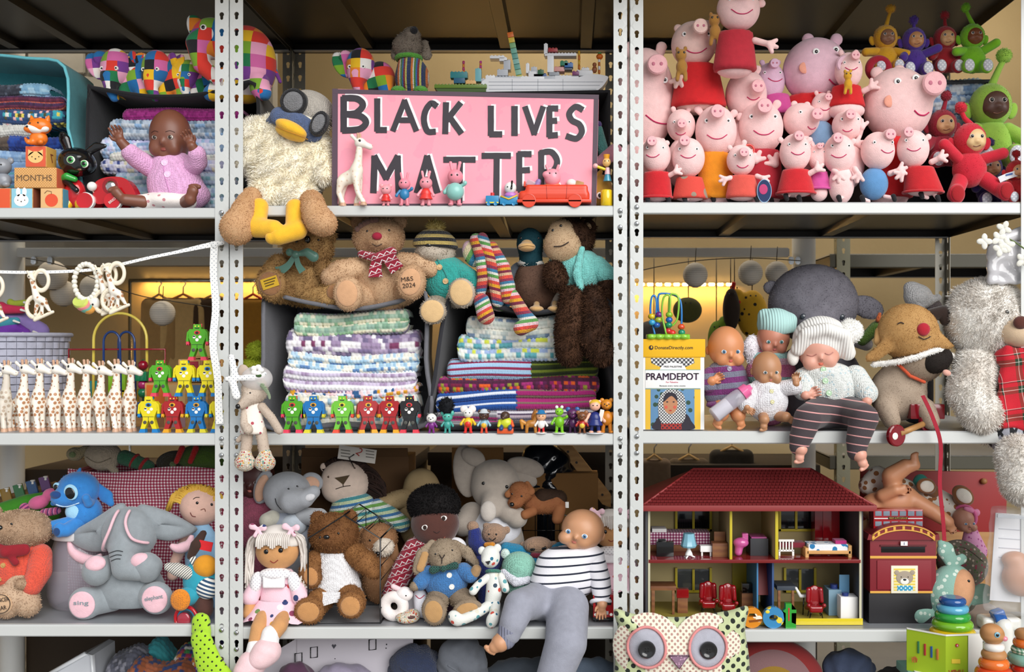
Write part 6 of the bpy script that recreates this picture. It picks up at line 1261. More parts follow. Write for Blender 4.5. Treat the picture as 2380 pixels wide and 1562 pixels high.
SCF=NT('fair_isle');o_=SCF.xyz(20,PX(16));zz=SCF.math('FRACT',SCF.math('ADD',o_[2],50));xx=SCF.math('ABSOLUTE',SCF.math('SUBTRACT',SCF.math('FRACT',SCF.math('ADD',o_[0],50)),.5));zg=SCF.math('LESS_THAN',SCF.math('ABSOLUTE',SCF.math('SUBTRACT',zz,SCF.math('MULTIPLY_ADD',xx,.9,.15))),.09);ln_=SCF.math('LESS_THAN',zz,.07);SCF.col(SCF.mix(SCF.math('MAXIMUM',zg,ln_),'#9a1230','#e8dcdc'));surf(SCF,'knit');SCF=SCF.m
t.s('scarf',SCF,[K([(848,594,-40,9),(884,604,-52,11),(918,590,-46,12)],.7),E(890,606,-54,15,12,10)],4,32);ribbon(t,'scarf_tail',SCF,[(x,y,-56-(y-600)*.06)for x,y in smooth_poly([(890,602),(884,626),(884,648)],6,False)],[20+i for i in range(13)],5);ribbon(t,'scarf_tail',SCF,[(x,y,-58-(y-590)*.08)for x,y in smooth_poly([(906,592),(920,612),(934,632)],6,False)],[28+i*.4 for i in range(13)],5)
t.k('arm',G2,[(836,626,-10,26),(798,634,-30,27),(778,646,-40,22)],fur=(5000,4,1.0,.1));t.k('arm',G2,[(940,612,-10,24),(980,618,-20,25),(1006,628,-24,20)],fur=(5000,4,1.0,.1))
PAD2=M('plush','#d0a078');t.limb('leg',G2,PAD2,[(850,690,-14,32),(826,690,-50,30)],(824,686,33,40,5),-82,(4500,4,1.0,.1));t.limb('leg',G2,PAD2,[(940,680,-14,30),(966,670,-50,28)],(966,660,33,41,-8),-82,(4500,4,1.0,.1))
TXT_=M('fab','#3a2a20');t.txt('M&S',960,654,10,-87.5,TXT_,rot=6,width=27);t.txt('2024',964,668,10,-87.5,TXT_,rot=6,width=29)
G3=M('fur','#a39686',c2='#c4b8a8');AQ=M('knit','#2fa39a');t=T('teddy_bear','grey bear in a black and straw bobble hat and aqua cardigan','teddy bear',1035,730,.11,'teddy bears')
hd=teddy_head(t,G3,1012,586,46,36,38,[],(5000,4,1.1,.1),(1004,590,24,18),(1002,574,8,6),[(1026,576),2.6])
HAT=STRIPE('knit',[(0,'#17161a'),(.5,'#c0a860')],17,0)
t.l('hat',HAT,1013,[(532,10),(538,30),(550,44),(565,52),(572,53),(576,50)],-4,.8,30,rot=-4,par=hd);t.s('hat_bobble',M('fur','#b09a50',c2='#d0bc78'),[E(1012,528,-2,18,14,15)],0,18,par=hd,fur=(900,9,1.4,.0))
t.s('cardigan',AQ,[E(1040,652,4,56,56,42),E(1026,622,0,42,26,36)],12,32);t.k('sleeve',AQ,[(1070,634,-6,24),(1094,648,-14,22),(1104,662,-18,18)]);t.k('paw',G3,[(1104,664,-18,14),(1106,682,-22,12)],fur=(900,4,1.1));t.line('placket',M('knit','#238a84'),[(1020,606),(1040,640),(1048,672),(1042,704)],3)
for bx,by in((1026,624),(1040,656)):t.button(bx,by,7,M('wood','#d8b888'))
PD3=M('plush','#d8b482');t.limb('leg',G3,PD3,[(1060,690,-10,26),(1082,690,-44,26)],(1080,684,30,34,10),-74,(2500,4,1.1,.1),ps=.86);t.limb('leg',G3,PD3,[(1020,710,-10,26),(1016,726,-50,26)],(1015,726,30,29,-10),-78,(2500,4,1.1,.1),ps=.88)
ST=[(0,'#d8483a'),(.12,'#d8b08c'),(.22,'#7a1f3c'),(.32,'#e0a020'),(.42,'#d8483a'),(.52,'#e8c0c8'),(.62,'#5a9a4c'),(.72,'#e0ddd4'),(.8,'#3a7aa0'),(.9,'#8c2a4a')]
t=T('crochet_toy','rainbow striped crochet toy with long dangling limbs','soft toy',1150,735,.10);S1=STRIPE('knit',ST,74,8);S2=STRIPE('knit',ST,70,-14,.4);S3=STRIPE('knit',ST,66,30,.2);S4=STRIPE('knit',ST,62,8,.7)
t.s('head',STRIPE('knit',[(0,'#e8c0cc'),(.3,'#e8e4dc'),(.5,'#3a8ab0'),(.65,'#6aa85c'),(.8,'#e8d8b0')],70,60),[E(1096,590,0,20,32,20,rot=20)],0,24);t.eyes([(1084,606)],2.4);t.s('body',S2,[E(1160,680,10,36,44,30)],0,26)
t.k('limb',S1,[(1108,558,-14,15),(1122,600,-26,15),(1126,650,-30,14),(1120,680,-30,12)],res=34);t.k('limb',S2,[(1122,556,-18,14),(1146,610,-32,15),(1154,660,-36,16),(1160,702,-40,15)],res=34);t.k('limb',S4,[(1146,576,-20,13),(1172,624,-36,16),(1182,668,-42,18),(1184,692,-44,17)],res=34)
t.k('foot',S3,[(1124,702,-52,18),(1134,736,-58,20)],res=28);t.s('limb',S1,[K([(1192,688,-44,15),(1220,732,-58,16),(1236,752,-62,18),(1214,764,-72,17)])],0,34)
t=T('plush_duck','plush mallard with glossy dark green head and white collar','soft toy',1250,726,.12);DB=M('fur','#4e382e',c2='#6a4f40');t.s('body',DB,[E(1246,672,10,56,54,48),E(1238,640,4,38,34,34)],12,32,fur=(8000,3,1.0,.3));t.s('wing',M('plush','#5c646e'),[E(1196,652,24,22,46,24,rot=-12)],0,20);t.s('belly_side',M('plush','#b0a498'),[E(1292,696,6,24,26,24)],0,20);t.s('collar',M('fur','#e8e4dc'),[E(1234,611,-2,29,12,25)],0,20,fur=(900,4,1.2))
hd=t.s('head',M('fur','#0a2830',c2='#143e48'),[E(1232,566,-2,31,36,30),K([(1233,585,-2,26),(1234,604,-2,27)])],8,28,fur=(4500,2.5,1.0,.3));t.s('beak',M('plush','#d0a468'),[E(1226,578,-42,20,11,20),E(1226,570,-32,13,10,12)],5,24,par=hd);t.line('beak_seam',M('plush','#9a7440'),[(1208,580),(1226,577),(1244,578)],2,.2,par=hd);t.eyes([(1212,556),(1252,556)],3,par=hd)
for x in(1248,1290):t.s('foot',M('plush','#c9a068'),[E(x,720,-46,17,8,20),K([(x,716,-40,7),(x,706,-24,7)])],4,20)
G5=M('fur','#2c1a10',c2='#4e3220',sc=30);AQ2=M('knit','#7fcfc8');t=T('plush_monkey','dark brown shaggy monkey in a pale aqua cardigan beside the post','soft toy',1350,740,.10)
hd=t.s('head',G5,[E(1328,555,6,52,50,44)],0,28,fur=(6000,8,1.4,.2));t.s('face',M('fur','#a68668',c2='#c2a684'),[E(1308,572,-22,44,42,34),E(1306,540,-22,30,28,24)],10,28,par=hd,fur=(6000,3,1.0,.1));t.eyes([(1286,540),(1304,530)],3.4,par=hd);t.line('mouth',M('fab','#2a1a12'),[(1288,578),(1306,577),(1322,568)],2.4,2.4,par=hd);t.s('ear',G5,[E(1366,530,6,20,22,8,rot=-30)],0,20,par=hd,fur=(700,6,1.3));t.e('ear_lining',M('plush','#a88a68'),1362,532,-6,12,15,5,rot=-30,par=hd)
t.s('cardigan',AQ2,[E(1345,632,4,60,54,44),E(1330,606,0,54,26,38)],14,34);t.s('collar_band',AQ2,[K([(1352,582,-36,8),(1340,640,-48,11),(1352,684,-46,9)],.6)],0,24);t.k('sleeve',AQ2,[(1386,620,-6,26),(1408,640,-16,24)])
t.k('arm',G5,[(1290,632,-28,24),(1292,652,-48,26)],fur=(5000,7,1.3,.2));t.k('arm',G5,[(1410,660,-20,18),(1414,690,-24,18)],fur=(3000,7,1.3,.2))
t.k('leg',G5,[(1330,694,-40,28),(1326,760,-66,34),(1324,818,-70,30)],fur=(11000,8,1.3,.3));t.k('leg',G5,[(1376,694,-40,28),(1384,750,-68,34),(1372,790,-76,30),(1396,818,-74,30)],fur=(12000,8,1.3,.3))
t=T('plush_mouse','small floppy mouse in a floral dress and veil tied to the steel post','soft toy',600,1090,-.05);MS=M('fur','#b09c8c',c2='#cabaaa');FLR=DOTS('fab','#eee4da','#b04a58',13,.28,1.)
hd=t.s('head',MS,[E(592,905,0,30,34,26),K([(584,924,-12,18),(568,940,-20,10)])],8,28,fur=(2500,3,1.0,.2));t.e('nose',BLK,562,943,-28,6,6,5,par=hd);t.s('ear',MS,[E(566,872,6,15,26,6,rot=10)],0,18,par=hd);t.eyes([(590,912)],2,par=hd)
t.s('veil',M('film','#f4f0f0',a=.45),[E(600,880,-10,36,30,28)],0,22,par=hd);t.s('ribbon_bow',RIB,[K([(538,880,-30,7),(600,876,-34,8),(622,868,-28,6)],.5),K([(546,830,-26,8),(556,872,-32,9)],.4),K([(550,884,-32,9),(560,918,-34,10)],.4)],3,34)
t.s('flower',M('fab','#f4f2ee'),[E(608+9*cos(a),860+8*sin(a),-34,7,6,5)for a in np.linspace(0,2*pi,6)[:-1]],2,24);t.e('flower_leaf',M('fab','#3a5a2a'),612,872,-36,7,4,3)
for i in range(9):
 a=radians(-20-i*12);t.k('sprig_leaf',M('fab','#8a9a7c'),[(606+i*3,888+i*3,-30,1.6),(606+i*3+18*cos(a+.8),888+i*3-14*sin(a),-32,2.4)],res=12)
t.s('dress',FLR,[K([(585,945,0,20),(588,1004,0,30)],.8)],0,26,clip=[(0,1,0,1008)]);t.k('arm',MS,[(610,945,-4,10),(634,972,-8,10),(652,1000,-10,9)],fur=(800,3,1.0));t.k('arm',MS,[(572,950,-6,9),(574,985,-20,9),(586,996,-30,11)],fur=(800,3,1.0))
BTS=DOTS('knit','#d8ccb8','#c86a4a',5,.42,1.,multi=['#d86a3a','#5a9a8c','#e8e0d0','#e0b04a','#b03a4a'])
for x0_,x1_ in((576,572),(606,618)):t.k('leg',MS,[(x0_,1000,0,13),(x1_,1060,-6,12)],fur=(900,3,1.0));t.s('bootie',BTS,[E(x1_+2,1074,-14,24,20,24),K([(x1_,1056,-6,15),(x1_,1064,-8,16)])],6,26)
t.k('tail',MS,[(566,1010,6,6),(552,1024,6,6)],res=14)
t=T('pompom_toy','lime green pompom toy peeking out beside the grey felt bin','soft toy',592,1000,.22);t.s('pompom',M('fur','#a8b830',c2='#c8d84a'),[E(596,796,0,22,20,18)],0,18,fur=(1800,7,1.2,0));t.s('head',M('fur','#b0c02c',c2='#d0dc50'),[E(588,838,4,26,26,22)],0,18,fur=(1800,7,1.2,0));t.s('body',M('plush','#4a8a3a'),[E(592,910,10,34,62,30)],0,20);t.rest(ZBs[1],.12)
# ====== MIDDLE BAY, bottom shelf
yb=ZP(ZBs[2],.10);ZS=ZBs[2]
def yarn(t,m,paths,r=2.2,par=None,name='hair_strand'):
 for p in paths:t.r(name,m,smooth_poly3(p),r,seg=5,par=par)
def smooth_poly3(pts,n=5):
 P=np.array(pts,float);m=len(P);out=[]
 for i in range(m-1):
  g=lambda j:P[min(max(j,0),m-1)]
  p0,p1,p2,p3=g(i-1),g(i),g(i+1),g(i+2)
  for k in range(n):u=k/n;out.append(.5*(2*p1+(p2-p0)*u+(2*p0-5*p1+4*p2-p3)*u**2+(3*p1-p0-3*p2+p3)*u**3))
 return out+[P[-1]]
def yarn_mesh(t,m,paths,r,par,name='hair'):
 """many yarn strands joined to one lock"""
 Vs,Qs,b=[],[],0;seg=5
 for p in paths:
  P=np.array(smooth_poly3(p,4));n=len(P);Tn=np.gradient(P,axis=0);Tn/=np.linalg.norm(Tn,axis=1)[:,None]+1e-9
  N=np.cross(Tn,np.array([.1,.2,1.]));N/=np.linalg.norm(N,axis=1)[:,None]+1e-9;B=np.cross(Tn,N)
  for j in range(seg):a=2*pi*j/seg;Vs.append(P+r*(cos(a)*N+sin(a)*B))
  Qs+=[(b+j*n+i,b+((j+1)%seg)*n+i,b+((j+1)%seg)*n+i+1,b+j*n+i+1)for j in range(seg)for i in range(n-1)];b+=seg*n
 return t.put(name,np.concatenate(Vs),[np.array(Qs)],m,par)
FLP=DOTS('fab','#efc8d4','#8a3a5a',24,.30,1.,multi=['#2a3a6a','#c83a3a','#d8a030','#6a8a4a','#f6eef0','#8a3a5a'])
def rag_doll(label,x,y,Y,k=1.,legs=True,skin='#c8925e',hairc=('#cfc6be','#e6dfd8'),base=None):
 """cloth doll; x,y = head centre"""
 t=T('rag_doll',label,'doll',x,base or yb,Y,'dolls');sk=M('fab',skin);HM=M('fur',hairc[0],c2=hairc[1])
 hd=t.s('head',sk,[E(x,y,0,50*k,44*k,34*k)],0,28)
 t.eyes([(x-17*k,y-4*k),(x+16*k,y-7*k)],5.6*k,par=hd);t.line('mouth',M('fab','#8c2a20'),[(x-8*k,y+17*k),(x,y+22*k),(x+10*k,y+15*k)],2*k,par=hd)
 t.s('hair_cap',HM,[E(x,y-18*k,5,54*k,42*k,36*k)],0,24,clip=[(0,1,0,y-12*k)],par=hd)
 fr=[[(x-34*k+i*4.4*k,y-44*k,-26*k),(x-36*k+i*4.5*k,y-34*k,-40*k),(x-38*k+i*4.7*k,y-(17-5*sin(i))*k,-40*k)]for i in range(17)];yarn_mesh(t,HM,fr,2.3*k,hd,'fringe')
 for s_ in(-1,1):
  pp=[[(x+s_*40*k,y-42*k,-12*k),(x+s_*(52+12*hrand(i,5))*k,y-(30-10*hrand(i,2))*k,(-18+24*hrand(i,3))*k),(x+s_*(56+14*hrand(i,6))*k,y+20*k,(-18+26*hrand(i,4))*k),(x+s_*(54+18*hrand(i,7))*k,y+(58+26*hrand(i,8))*k,(-20+24*hrand(i,9))*k)]for i in range(34)]
  yarn_mesh(t,HM,pp,2.3*k,hd,'bunch')
  bx,by=x+s_*38*k,y-54*k;t.s('bow',FLP,[K([(bx,by,-24*k,4*k),(bx-13*k,by-7*k,-26*k,8*k)],.5),K([(bx,by,-24*k,4*k),(bx+13*k,by-4*k,-26*k,8*k)],.5),K([(bx,by,-26*k,3*k),(bx-6*k,by+14*k,-28*k,5*k)],.5),K([(bx,by,-26*k,3*k),(bx+8*k,by+12*k,-28*k,5*k)],.5)],2,28,par=hd)
 dress(t,FLP,x+2*k,y+44*k,66*k,x+4*k,y+120*k,96*k,d=2,flat=.62,name='dress_bodice')
 n=40;V=[]
 for j in range(6):
  for i in range(n):
   a=2*pi*i/n;v=j/5;r=(46+34*v)*k*(1+.09*v*sin(a*7));V.append((x+2*k+r*cos(a),y+(112+40*v+5*v*sin(a*7+1))*k,2+r*.72*sin(a)-14*k*v))
 f=t.put('skirt',V,[np.array([(j*n+i,(j+1)*n+i,(j+1)*n+(i+1)%n,j*n+(i+1)%n)for j in range(5)for i in range(n)])],FLP)
 LC=DOTS('fab','#f2f0f2','#b8b4be',6,.2);t.s('collar',LC,[E(x,y+50*k,-16*k,38*k,14*k,22*k)],0,22);t.s('bib',M('fab','#f4f2f4'),[BX(x-26*k,y+52*k,x+24*k,y+80*k,-34*k,-18*k,3)],0,20)
 for s_ in(-1,1):
  t.s('frill',LC,[E(x+s_*44*k,y+70*k,-18*k,14*k,26*k,14*k,rot=s_*12)],0,18);t.k('sleeve',FLP,[(x+s_*46*k,y+76*k,-8*k,16*k),(x+s_*58*k,y+104*k,-16*k,20*k)]);t.k('arm',sk,[(x+s_*58*k,y+118*k,-18*k,12*k),(x+s_*60*k,y+140*k,-22*k,14*k)],res=18)
 if legs:
  SHO=M('fab','#ecc8cc');SOC=M('fab','#f0ecec')
  for(kx,ky,fx,fy,fr_)in((-22,160,-26,232,0),(24,156,6,205,1)):
   t.k('leg',sk,[(x+kx*k,y+145*k,-40*k,17*k),(x+kx*k,y+ky*k,-70*k,18*k),(x+fx*k,y+(fy-26)*k,-84*k,18*k)]);t.k('sock',SOC,[(x+fx*k+2,y+(fy-34)*k,-83*k,20*k),(x+fx*k,y+(fy-18)*k,-86*k,21*k)],res=18)
   t.s('shoe',SHO,[E(x+(fx-4)*k,y+(fy+2)*k,-94*k,32*k,30*k,34*k),E(x+(fx-16)*k,y+(fy+16)*k,-104*k,26*k,22*k,26*k)],10,26)
 return t
t=rag_doll('white-haired rag doll in a floral dress with dangling pink shoes',645,1280,.06,1.0)
t=T('baby_doll','dark doll in a dusty pink top half hidden behind the post','doll',600,ZP(ZS,.30),.30,'dolls');dollhead(t,M('vinyl','#4a2420'),596,1108,42,46,38,face=(-6,6),iris='#3a241c',ears=(1,),white='#d8d0cc');t.s('top',M('knit','#a8546c'),[E(600,1210,0,56,76,36)],0,26);t.k('arm',M('knit','#a8546c'),[(630,1170,-10,18),(640,1230,-16,16)]);t.down(ZS,M('knit','#a8546c'))
t=T('plush_elephant','pale grey elephant with peach ears beside the lion doll','soft toy',675,ZP(ZS,.26),.24,'plush elephants');EL=M('plush','#a3a6ac');PE=M('plush','#dcae92')
hd=t.s('head',EL,[E(668,1146,0,56,50,44),K([(690,1158,-38,30),(722,1152,-52,20),(742,1136,-54,15)])],14,38);t.s('ear',EL,[E(608,1134,14,22,42,8,rot=-16)],0,22,par=hd);t.e('ear_lining',PE,606,1136,8,15,33,6,rot=-16,par=hd);t.s('ear',EL,[E(722,1122,16,26,22,8,rot=-20)],0,22,par=hd);t.e('ear_lining',PE,722,1124,10,19,15,6,rot=-20,par=hd);t.e('trunk_tip',M('plush','#d8d8dc'),736,1146,-66,13,9,6,rot=20,par=hd);t.eyes([(684,1130),(700,1126)],2.6,par=hd);t.line('mouth',M('fab','#2a2a2e'),[(652,1152),(656,1166),(666,1178)],2.4,par=hd)
t.s('body',M('plush','#8f96a4'),[E(672,1244,0,54,66,42)],0,26);t.e('belly',M('plush','#b9c2cc'),690,1216,-26,30,26,20);t.k('arm',M('plush','#a8abb0'),[(710,1196,-20,20),(740,1196,-34,20),(752,1194,-40,19)]);t.k('arm',M('plush','#b5b2a4'),[(640,1200,-24,18),(632,1204,-38,18)]);t.down(ZS,EL,672,40)
t=T('lion_doll','cloth lion doll with brown yarn mane and blue-green jumper','soft toy',820,ZP(ZS,.28),.28);LS=M('fab','#d2bdae')
hd=t.s('head',LS,[E(802,1120,0,56,50,36,rot=-20),E(780,1140,0,30,28,30)],12,30);t.g('nose',M('fab','#4a3a24'),[(786,1106),(820,1100),(806,1122)],t.f(803,1108)-1.5,t.f(803,1108)+4,par=hd);t.line('mouth',M('fab','#3a2a20'),[(788,1132),(806,1126),(822,1124)],2,par=hd);t.line('mouth',M('fab','#3a2a20'),[(805,1121),(806,1127)],2,par=hd);t.eyes([(770,1105),(828,1086)],2.6,M('gloss','#4a3424'),par=hd)
MN=M('fur','#1e1410',c2='#382620');yarn_mesh(t,MN,[[(800+46*cos(a),1118-44*sin(a),-6),(800+62*cos(a),1118-58*sin(a),-4+10*hrand(i,2)),(812+76*cos(a)+8*hrand(i,4),1130-52*sin(a)+12*hrand(i,3),0),(816+78*cos(a),1158-40*sin(a)+14*hrand(i,6),4)]for i,a in enumerate(np.linspace(radians(-45),radians(150),60))],2.6,hd,'mane')
t.e('ear',LS,752,1086,0,8,10,5,par=hd);JU=STRIPE('knit',[(0,'#3f8f98'),(.18,'#d8e0d8'),(.34,'#6aa04a'),(.52,'#d8e4e0'),(.66,'#3a72a8'),(.82,'#c8d8b0')],42,10);t.s('jumper',JU,[E(826,1200,0,62,56,40),E(818,1164,0,40,22,30)],14,30);t.k('sleeve',JU,[(878,1180,-4,22),(912,1200,-10,22),(936,1216,-12,20)]);t.s('shorts',M('knit','#2f9c98'),[E(836,1240,0,60,24,38)],0,20);t.s('body',LS,[E(830,1290,0,52,70,32)],0,22);t.down(ZS,LS,830,36)
t=T('plush_bear','olive tan plush arm and body behind the black-haired doll','soft toy',930,ZP(ZS,.30),.30);OT=M('fur','#8f7a58',c2='#a8926c');t.k('arm',OT,[(890,1172,-10,20),(930,1160,0,22),(960,1156,10,24)],fur=(3000,3,1.1));t.s('body',OT,[E(980,1200,20,60,90,40),E(976,1130,20,40,40,34)],14,28);t.down(ZS,OT,980,40)
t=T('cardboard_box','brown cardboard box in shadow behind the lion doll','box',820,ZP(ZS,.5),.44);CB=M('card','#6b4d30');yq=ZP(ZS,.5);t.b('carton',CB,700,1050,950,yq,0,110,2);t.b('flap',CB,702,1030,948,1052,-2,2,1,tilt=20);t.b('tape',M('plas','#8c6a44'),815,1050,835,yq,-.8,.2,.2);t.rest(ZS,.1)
t=T('paper_tag','white price tag with black print tied above the lion doll','tag',830,1080,.25);t.b('card',M('paper','#cfcac2'),786,1040,874,1072,0,1.5,.5,rot=-8);t.txt('2',836,1050,18,-.6,M('paper','#a03a34'),rot=-40)
for i in range(3):t.b('print_line',M('paper','#6a6660'),792,1046+i*7,814,1048+i*7,-.5,.2,0,rot=-8);t.b('print_line',M('paper','#6a6660'),850,1048+i*7,870,1050+i*7,-.5,.2,0,rot=-8)
t.r('string',BLK,[(822,1086,2),(812,1064,-3),(824,1056,-3)],1.4)
def cage(label,x0,x1,yt,ye,ybt,Y,dp,nx=5,ny=6):
 t=T('wire_cage',label,'wire cage',(x0+x1)/2,ybt,Y,'black wire house cages');m=M('gloss','#121214');xm=(x0+x1)/2
 for d in(0,dp):
  t.r('frame',m,[(x0,ybt,d),(x0,ye,d),(xm,yt,d),(x1,ye,d),(x1,ybt,d)],2,True,6)
 for x,y in((x0,ybt),(x1,ybt),(x0,ye),(x1,ye),(xm,yt)):t.r('edge',m,[(x,y,0),(x,y,dp)],2,seg=6)
 for i in range(1,ny):y=ye+(ybt-ye)*i/ny;t.r('wire',m,[(x1,y,0),(x1,y,dp)],1.1,seg=5);t.r('wire',m,[(x0,y,dp),(x1,y,dp)],1.1,seg=5);t.r('wire',m,[(x0,y,0),(x0,y,dp)],1.1,seg=5)
 for i in range(1,nx):x=x0+(x1-x0)*i/nx;yy=yt+(ye-yt)*abs(x-xm)/(x1-xm);t.r('wire',m,[(x,ybt,dp),(x,yy,dp),(x,yy,0)],1.1,seg=5)
 for u in(.33,.66):
  for xe in(x0,x1):t.r('wire',m,[(xm+(xe-xm)*u,yt+(ye-yt)*u,0),(xm+(xe-xm)*u,yt+(ye-yt)*u,dp)],1.1,seg=5)
 return t
ycg=ZP(ZS,.05)
cage('black wire house cage around the bear in white',716,884,1196,1250,ycg,.035,170).rest(ZS,.06)
cage('black wire house cage beneath the tan puppy',1182,1330,1188,1222,ZP(ZS,.26),.26,90).rest(ZS,.02)
t=T('plush_dog','tan plush dog with white muzzle behind the wire cage','soft toy',880,ZP(ZS,.2),.22);DG=M('fur','#8c6444',c2='#a87c58');hd=t.s('head',DG,[E(880,1252,0,44,36,34)],0,26,fur=(4000,4,1.1));t.s('muzzle',M('fur','#cfc2b2',c2='#e0d6c8'),[E(896,1266,-26,24,22,20)],0,20,par=hd,fur=(1500,4,1.1));t.e('nose',BLK,886,1278,-44,6,5,5,par=hd);t.eyes([(892,1248),(866,1250)],2.8,par=hd);t.k('ear',DG,[(846,1236,0,10),(840,1252,-4,12)],par=hd,flat=.5);t.k('ear',DG,[(914,1262,0,9),(918,1292,-6,12)],par=hd,flat=.5);t.s('body',DG,[E(884,1340,6,44,66,36)],0,24,fur=(2500,4,1.1));t.e('chest',M('plush','#e0dcd4'),846,1290,-20,26,26,20);t.down(ZS,DG,884,30)
t=T('teddy_bear','brown curly bear in a white knitted dress inside the wire cage','teddy bear',800,yb,.10,'teddy bears');BR=M('fur','#6a4426',c2='#8c6038');WHK=M('knit','#f0eef0')
teddy_head(t,BR,776,1280,58,48,46,[(738,1246),(812,1242)],(9000,5,1.1,.15),(772,1286,24,20),(772,1278,7,5),[(756,1280),(796,1272),3],er=.3)
t.s('dress',WHK,[K([(776,1330,0,40),(782,1400,-4,58)],.7)],0,30,clip=[(0,1,0,1422),(0,-1,0,-1322)]);n=40
V=[(782+(58+10*v+5*v*sin(a*8))*cos(a),1404+22*v+4*v*sin(a*6),-8+(44+8*v)*sin(a)-14*v)for v in np.linspace(0,1,4)for a in np.linspace(0,2*pi,n+1)[:-1]];t.put('dress_frill',V,[np.array([(j*n+i,(j+1)*n+i,(j+1)*n+(i+1)%n,j*n+(i+1)%n)for j in range(3)for i in range(n)])],WHK)
t.limb('arm',BR,M('plush','#b9824e'),[(732,1340,-10,24),(728,1362,-34,24)],(736,1368,22,28,10),-54,(3000,5,1.1,.15),padname='paw_pad');t.k('arm',BR,[(826,1326,-6,26),(856,1342,-24,26),(876,1358,-34,20)],fur=(4000,5,1.1));PD=M('plush','#c08a54')
t.limb('leg',BR,PD,[(760,1420,-20,28),(742,1436,-54,28)],(738,1440,34,30,0),-86,(3500,5,1.1,.15));t.limb('leg',BR,PD,[(810,1416,-20,28),(832,1424,-52,28)],(832,1428,30,30,0),-84,(3500,5,1.1,.15));t.rest(ZS,.05)
t=T('plush_elephant','large beige elephant with floppy ears in a white vest at the back','soft toy',1150,ZP(ZS,.28),.28,'plush elephants');BE=M('plush','#aa9f94');hd=t.s('head',BE,[E(1152,1130,0,58,58,46),E(1148,1100,0,46,30,36),K([(1146,1156,-42,22),(1140,1180,-54,20)]),K([(1170,1172,-40,22),(1186,1184,-46,24)])],14,38)
t.e('trunk_tip',M('plush','#c8c0b8'),1140,1178,-66,18,24,9,par=hd);t.e('ear',BE,1082,1096,10,30,62,11,rot=6,par=hd);t.s('ear',BE,[E(1100,1062,0,30,20,12,rot=-30)],0,22,par=hd);t.s('ear',BE,[E(1220,1088,10,46,24,12,rot=-14)],0,22,par=hd);t.s('ear_fold',BE,[E(1216,1112,8,34,20,9,rot=-24)],0,22,par=hd);t.eyes([(1127,1118),(1180,1126)],4,par=hd)
t.s('body',BE,[E(1150,1280,0,70,110,46)],0,26);t.s('vest',M('fab','#e4e4ea'),[E(1152,1226,-8,60,54,44)],0,26);t.k('arm',BE,[(1098,1196,-6,30),(1078,1216,-16,28)]);t.k('arm',BE,[(1196,1200,-20,26),(1204,1196,-44,24)]);t.down(ZS,BE,1150,50)
t=T('plush_dog','ginger puppy with a dark saddle lying on the wire cage','soft toy',1245,1216,.24);GP=M('fur','#8a5434',c2='#a06a44');f_=(3500,2.6,1.0,.1);t.s('body',GP,[K([(1240,1172,4,24),(1290,1170,8,26)])],0,28,fur=f_);t.s('saddle',M('fur','#2a1c14',c2='#3a281c'),[K([(1262,1158,4,22),(1298,1160,8,20)])],0,22,fur=(2000,2.6,1));hd=t.s('head',GP,[E(1212,1142,-14,28,24,22,rot=-20),E(1200,1164,-26,18,14,16)],8,28,fur=f_);t.e('nose',BLK,1192,1166,-42,5.5,5,4,par=hd);t.eyes([(1214,1148),(1192,1144)],2.4,par=hd);t.k('ear',GP,[(1226,1122,-16,6),(1234,1138,-26,10)],par=hd,flat=.5);t.k('ear',GP,[(1190,1136,-16,6),(1182,1146,-22,8)],par=hd,flat=.5);t.k('leg',GP,[(1238,1186,-14,12),(1222,1192,-26,11)]);t.k('leg',GP,[(1300,1182,-6,15),(1296,1204,-14,13)]);t.b('tag',M('paper','#e8e6e2'),1314,1166,1322,1180,-4,-2.5,.4)
t=T('cloth_doll','dark-skinned cloth doll with black curls and red fair isle jumper','doll',1000,ZP(ZS,.18),.17,'dolls');DS=M('plush','#4e2a22');hd=t.s('head',DS,[E(1012,1216,-4,56,50,44),E(1014,1240,-12,40,30,36)],14,32);t.s('curls',M('fur','#0c0a0b',c2='#1c1818'),[E(1008,1174,4,60,46,46)],0,28,par=hd,fur=(14000,6,1.4,0,.9))
for ex,ey in((994,1218),(1036,1198)):
 d=t.f(ex,ey);e=t.e('eye',M('fab','#e8e4e0'),ex,ey,d,8,6,2,rot=15,par=hd,reg=False);t.e('iris',M('fab','#2a1810'),ex,ey,d-1.3,4.6,5,1.6,par=e,reg=False)
t.line('mouth',M('fab','#8a3a2c'),[(1016,1246),(1028,1250),(1040,1240)],2.6,par=hd);t.line('nose',M('fab','#341a14'),[(1014,1226),(1022,1230),(1028,1226)],2,par=hd)
t.s('jumper',SCF,[E(1004,1300,4,62,62,44),E(1008,1262,0,52,26,40)],14,32);t.k('sleeve',SCF,[(966,1276,-6,28),(940,1320,-20,26),(918,1370,-30,24)],res=32);t.s('shirt',M('fab','#ecebef'),[E(1060,1270,-16,26,24,24)],0,20);t.s('trousers',M('fab','#ecebef'),[K([(960,1400,-10,26),(960,1430,-30,24)])],0,20);t.s('legs',M('fab','#4a2a3a'),[E(1010,1390,6,60,60,36)],0,20);t.down(ZS,DS,1010,30)
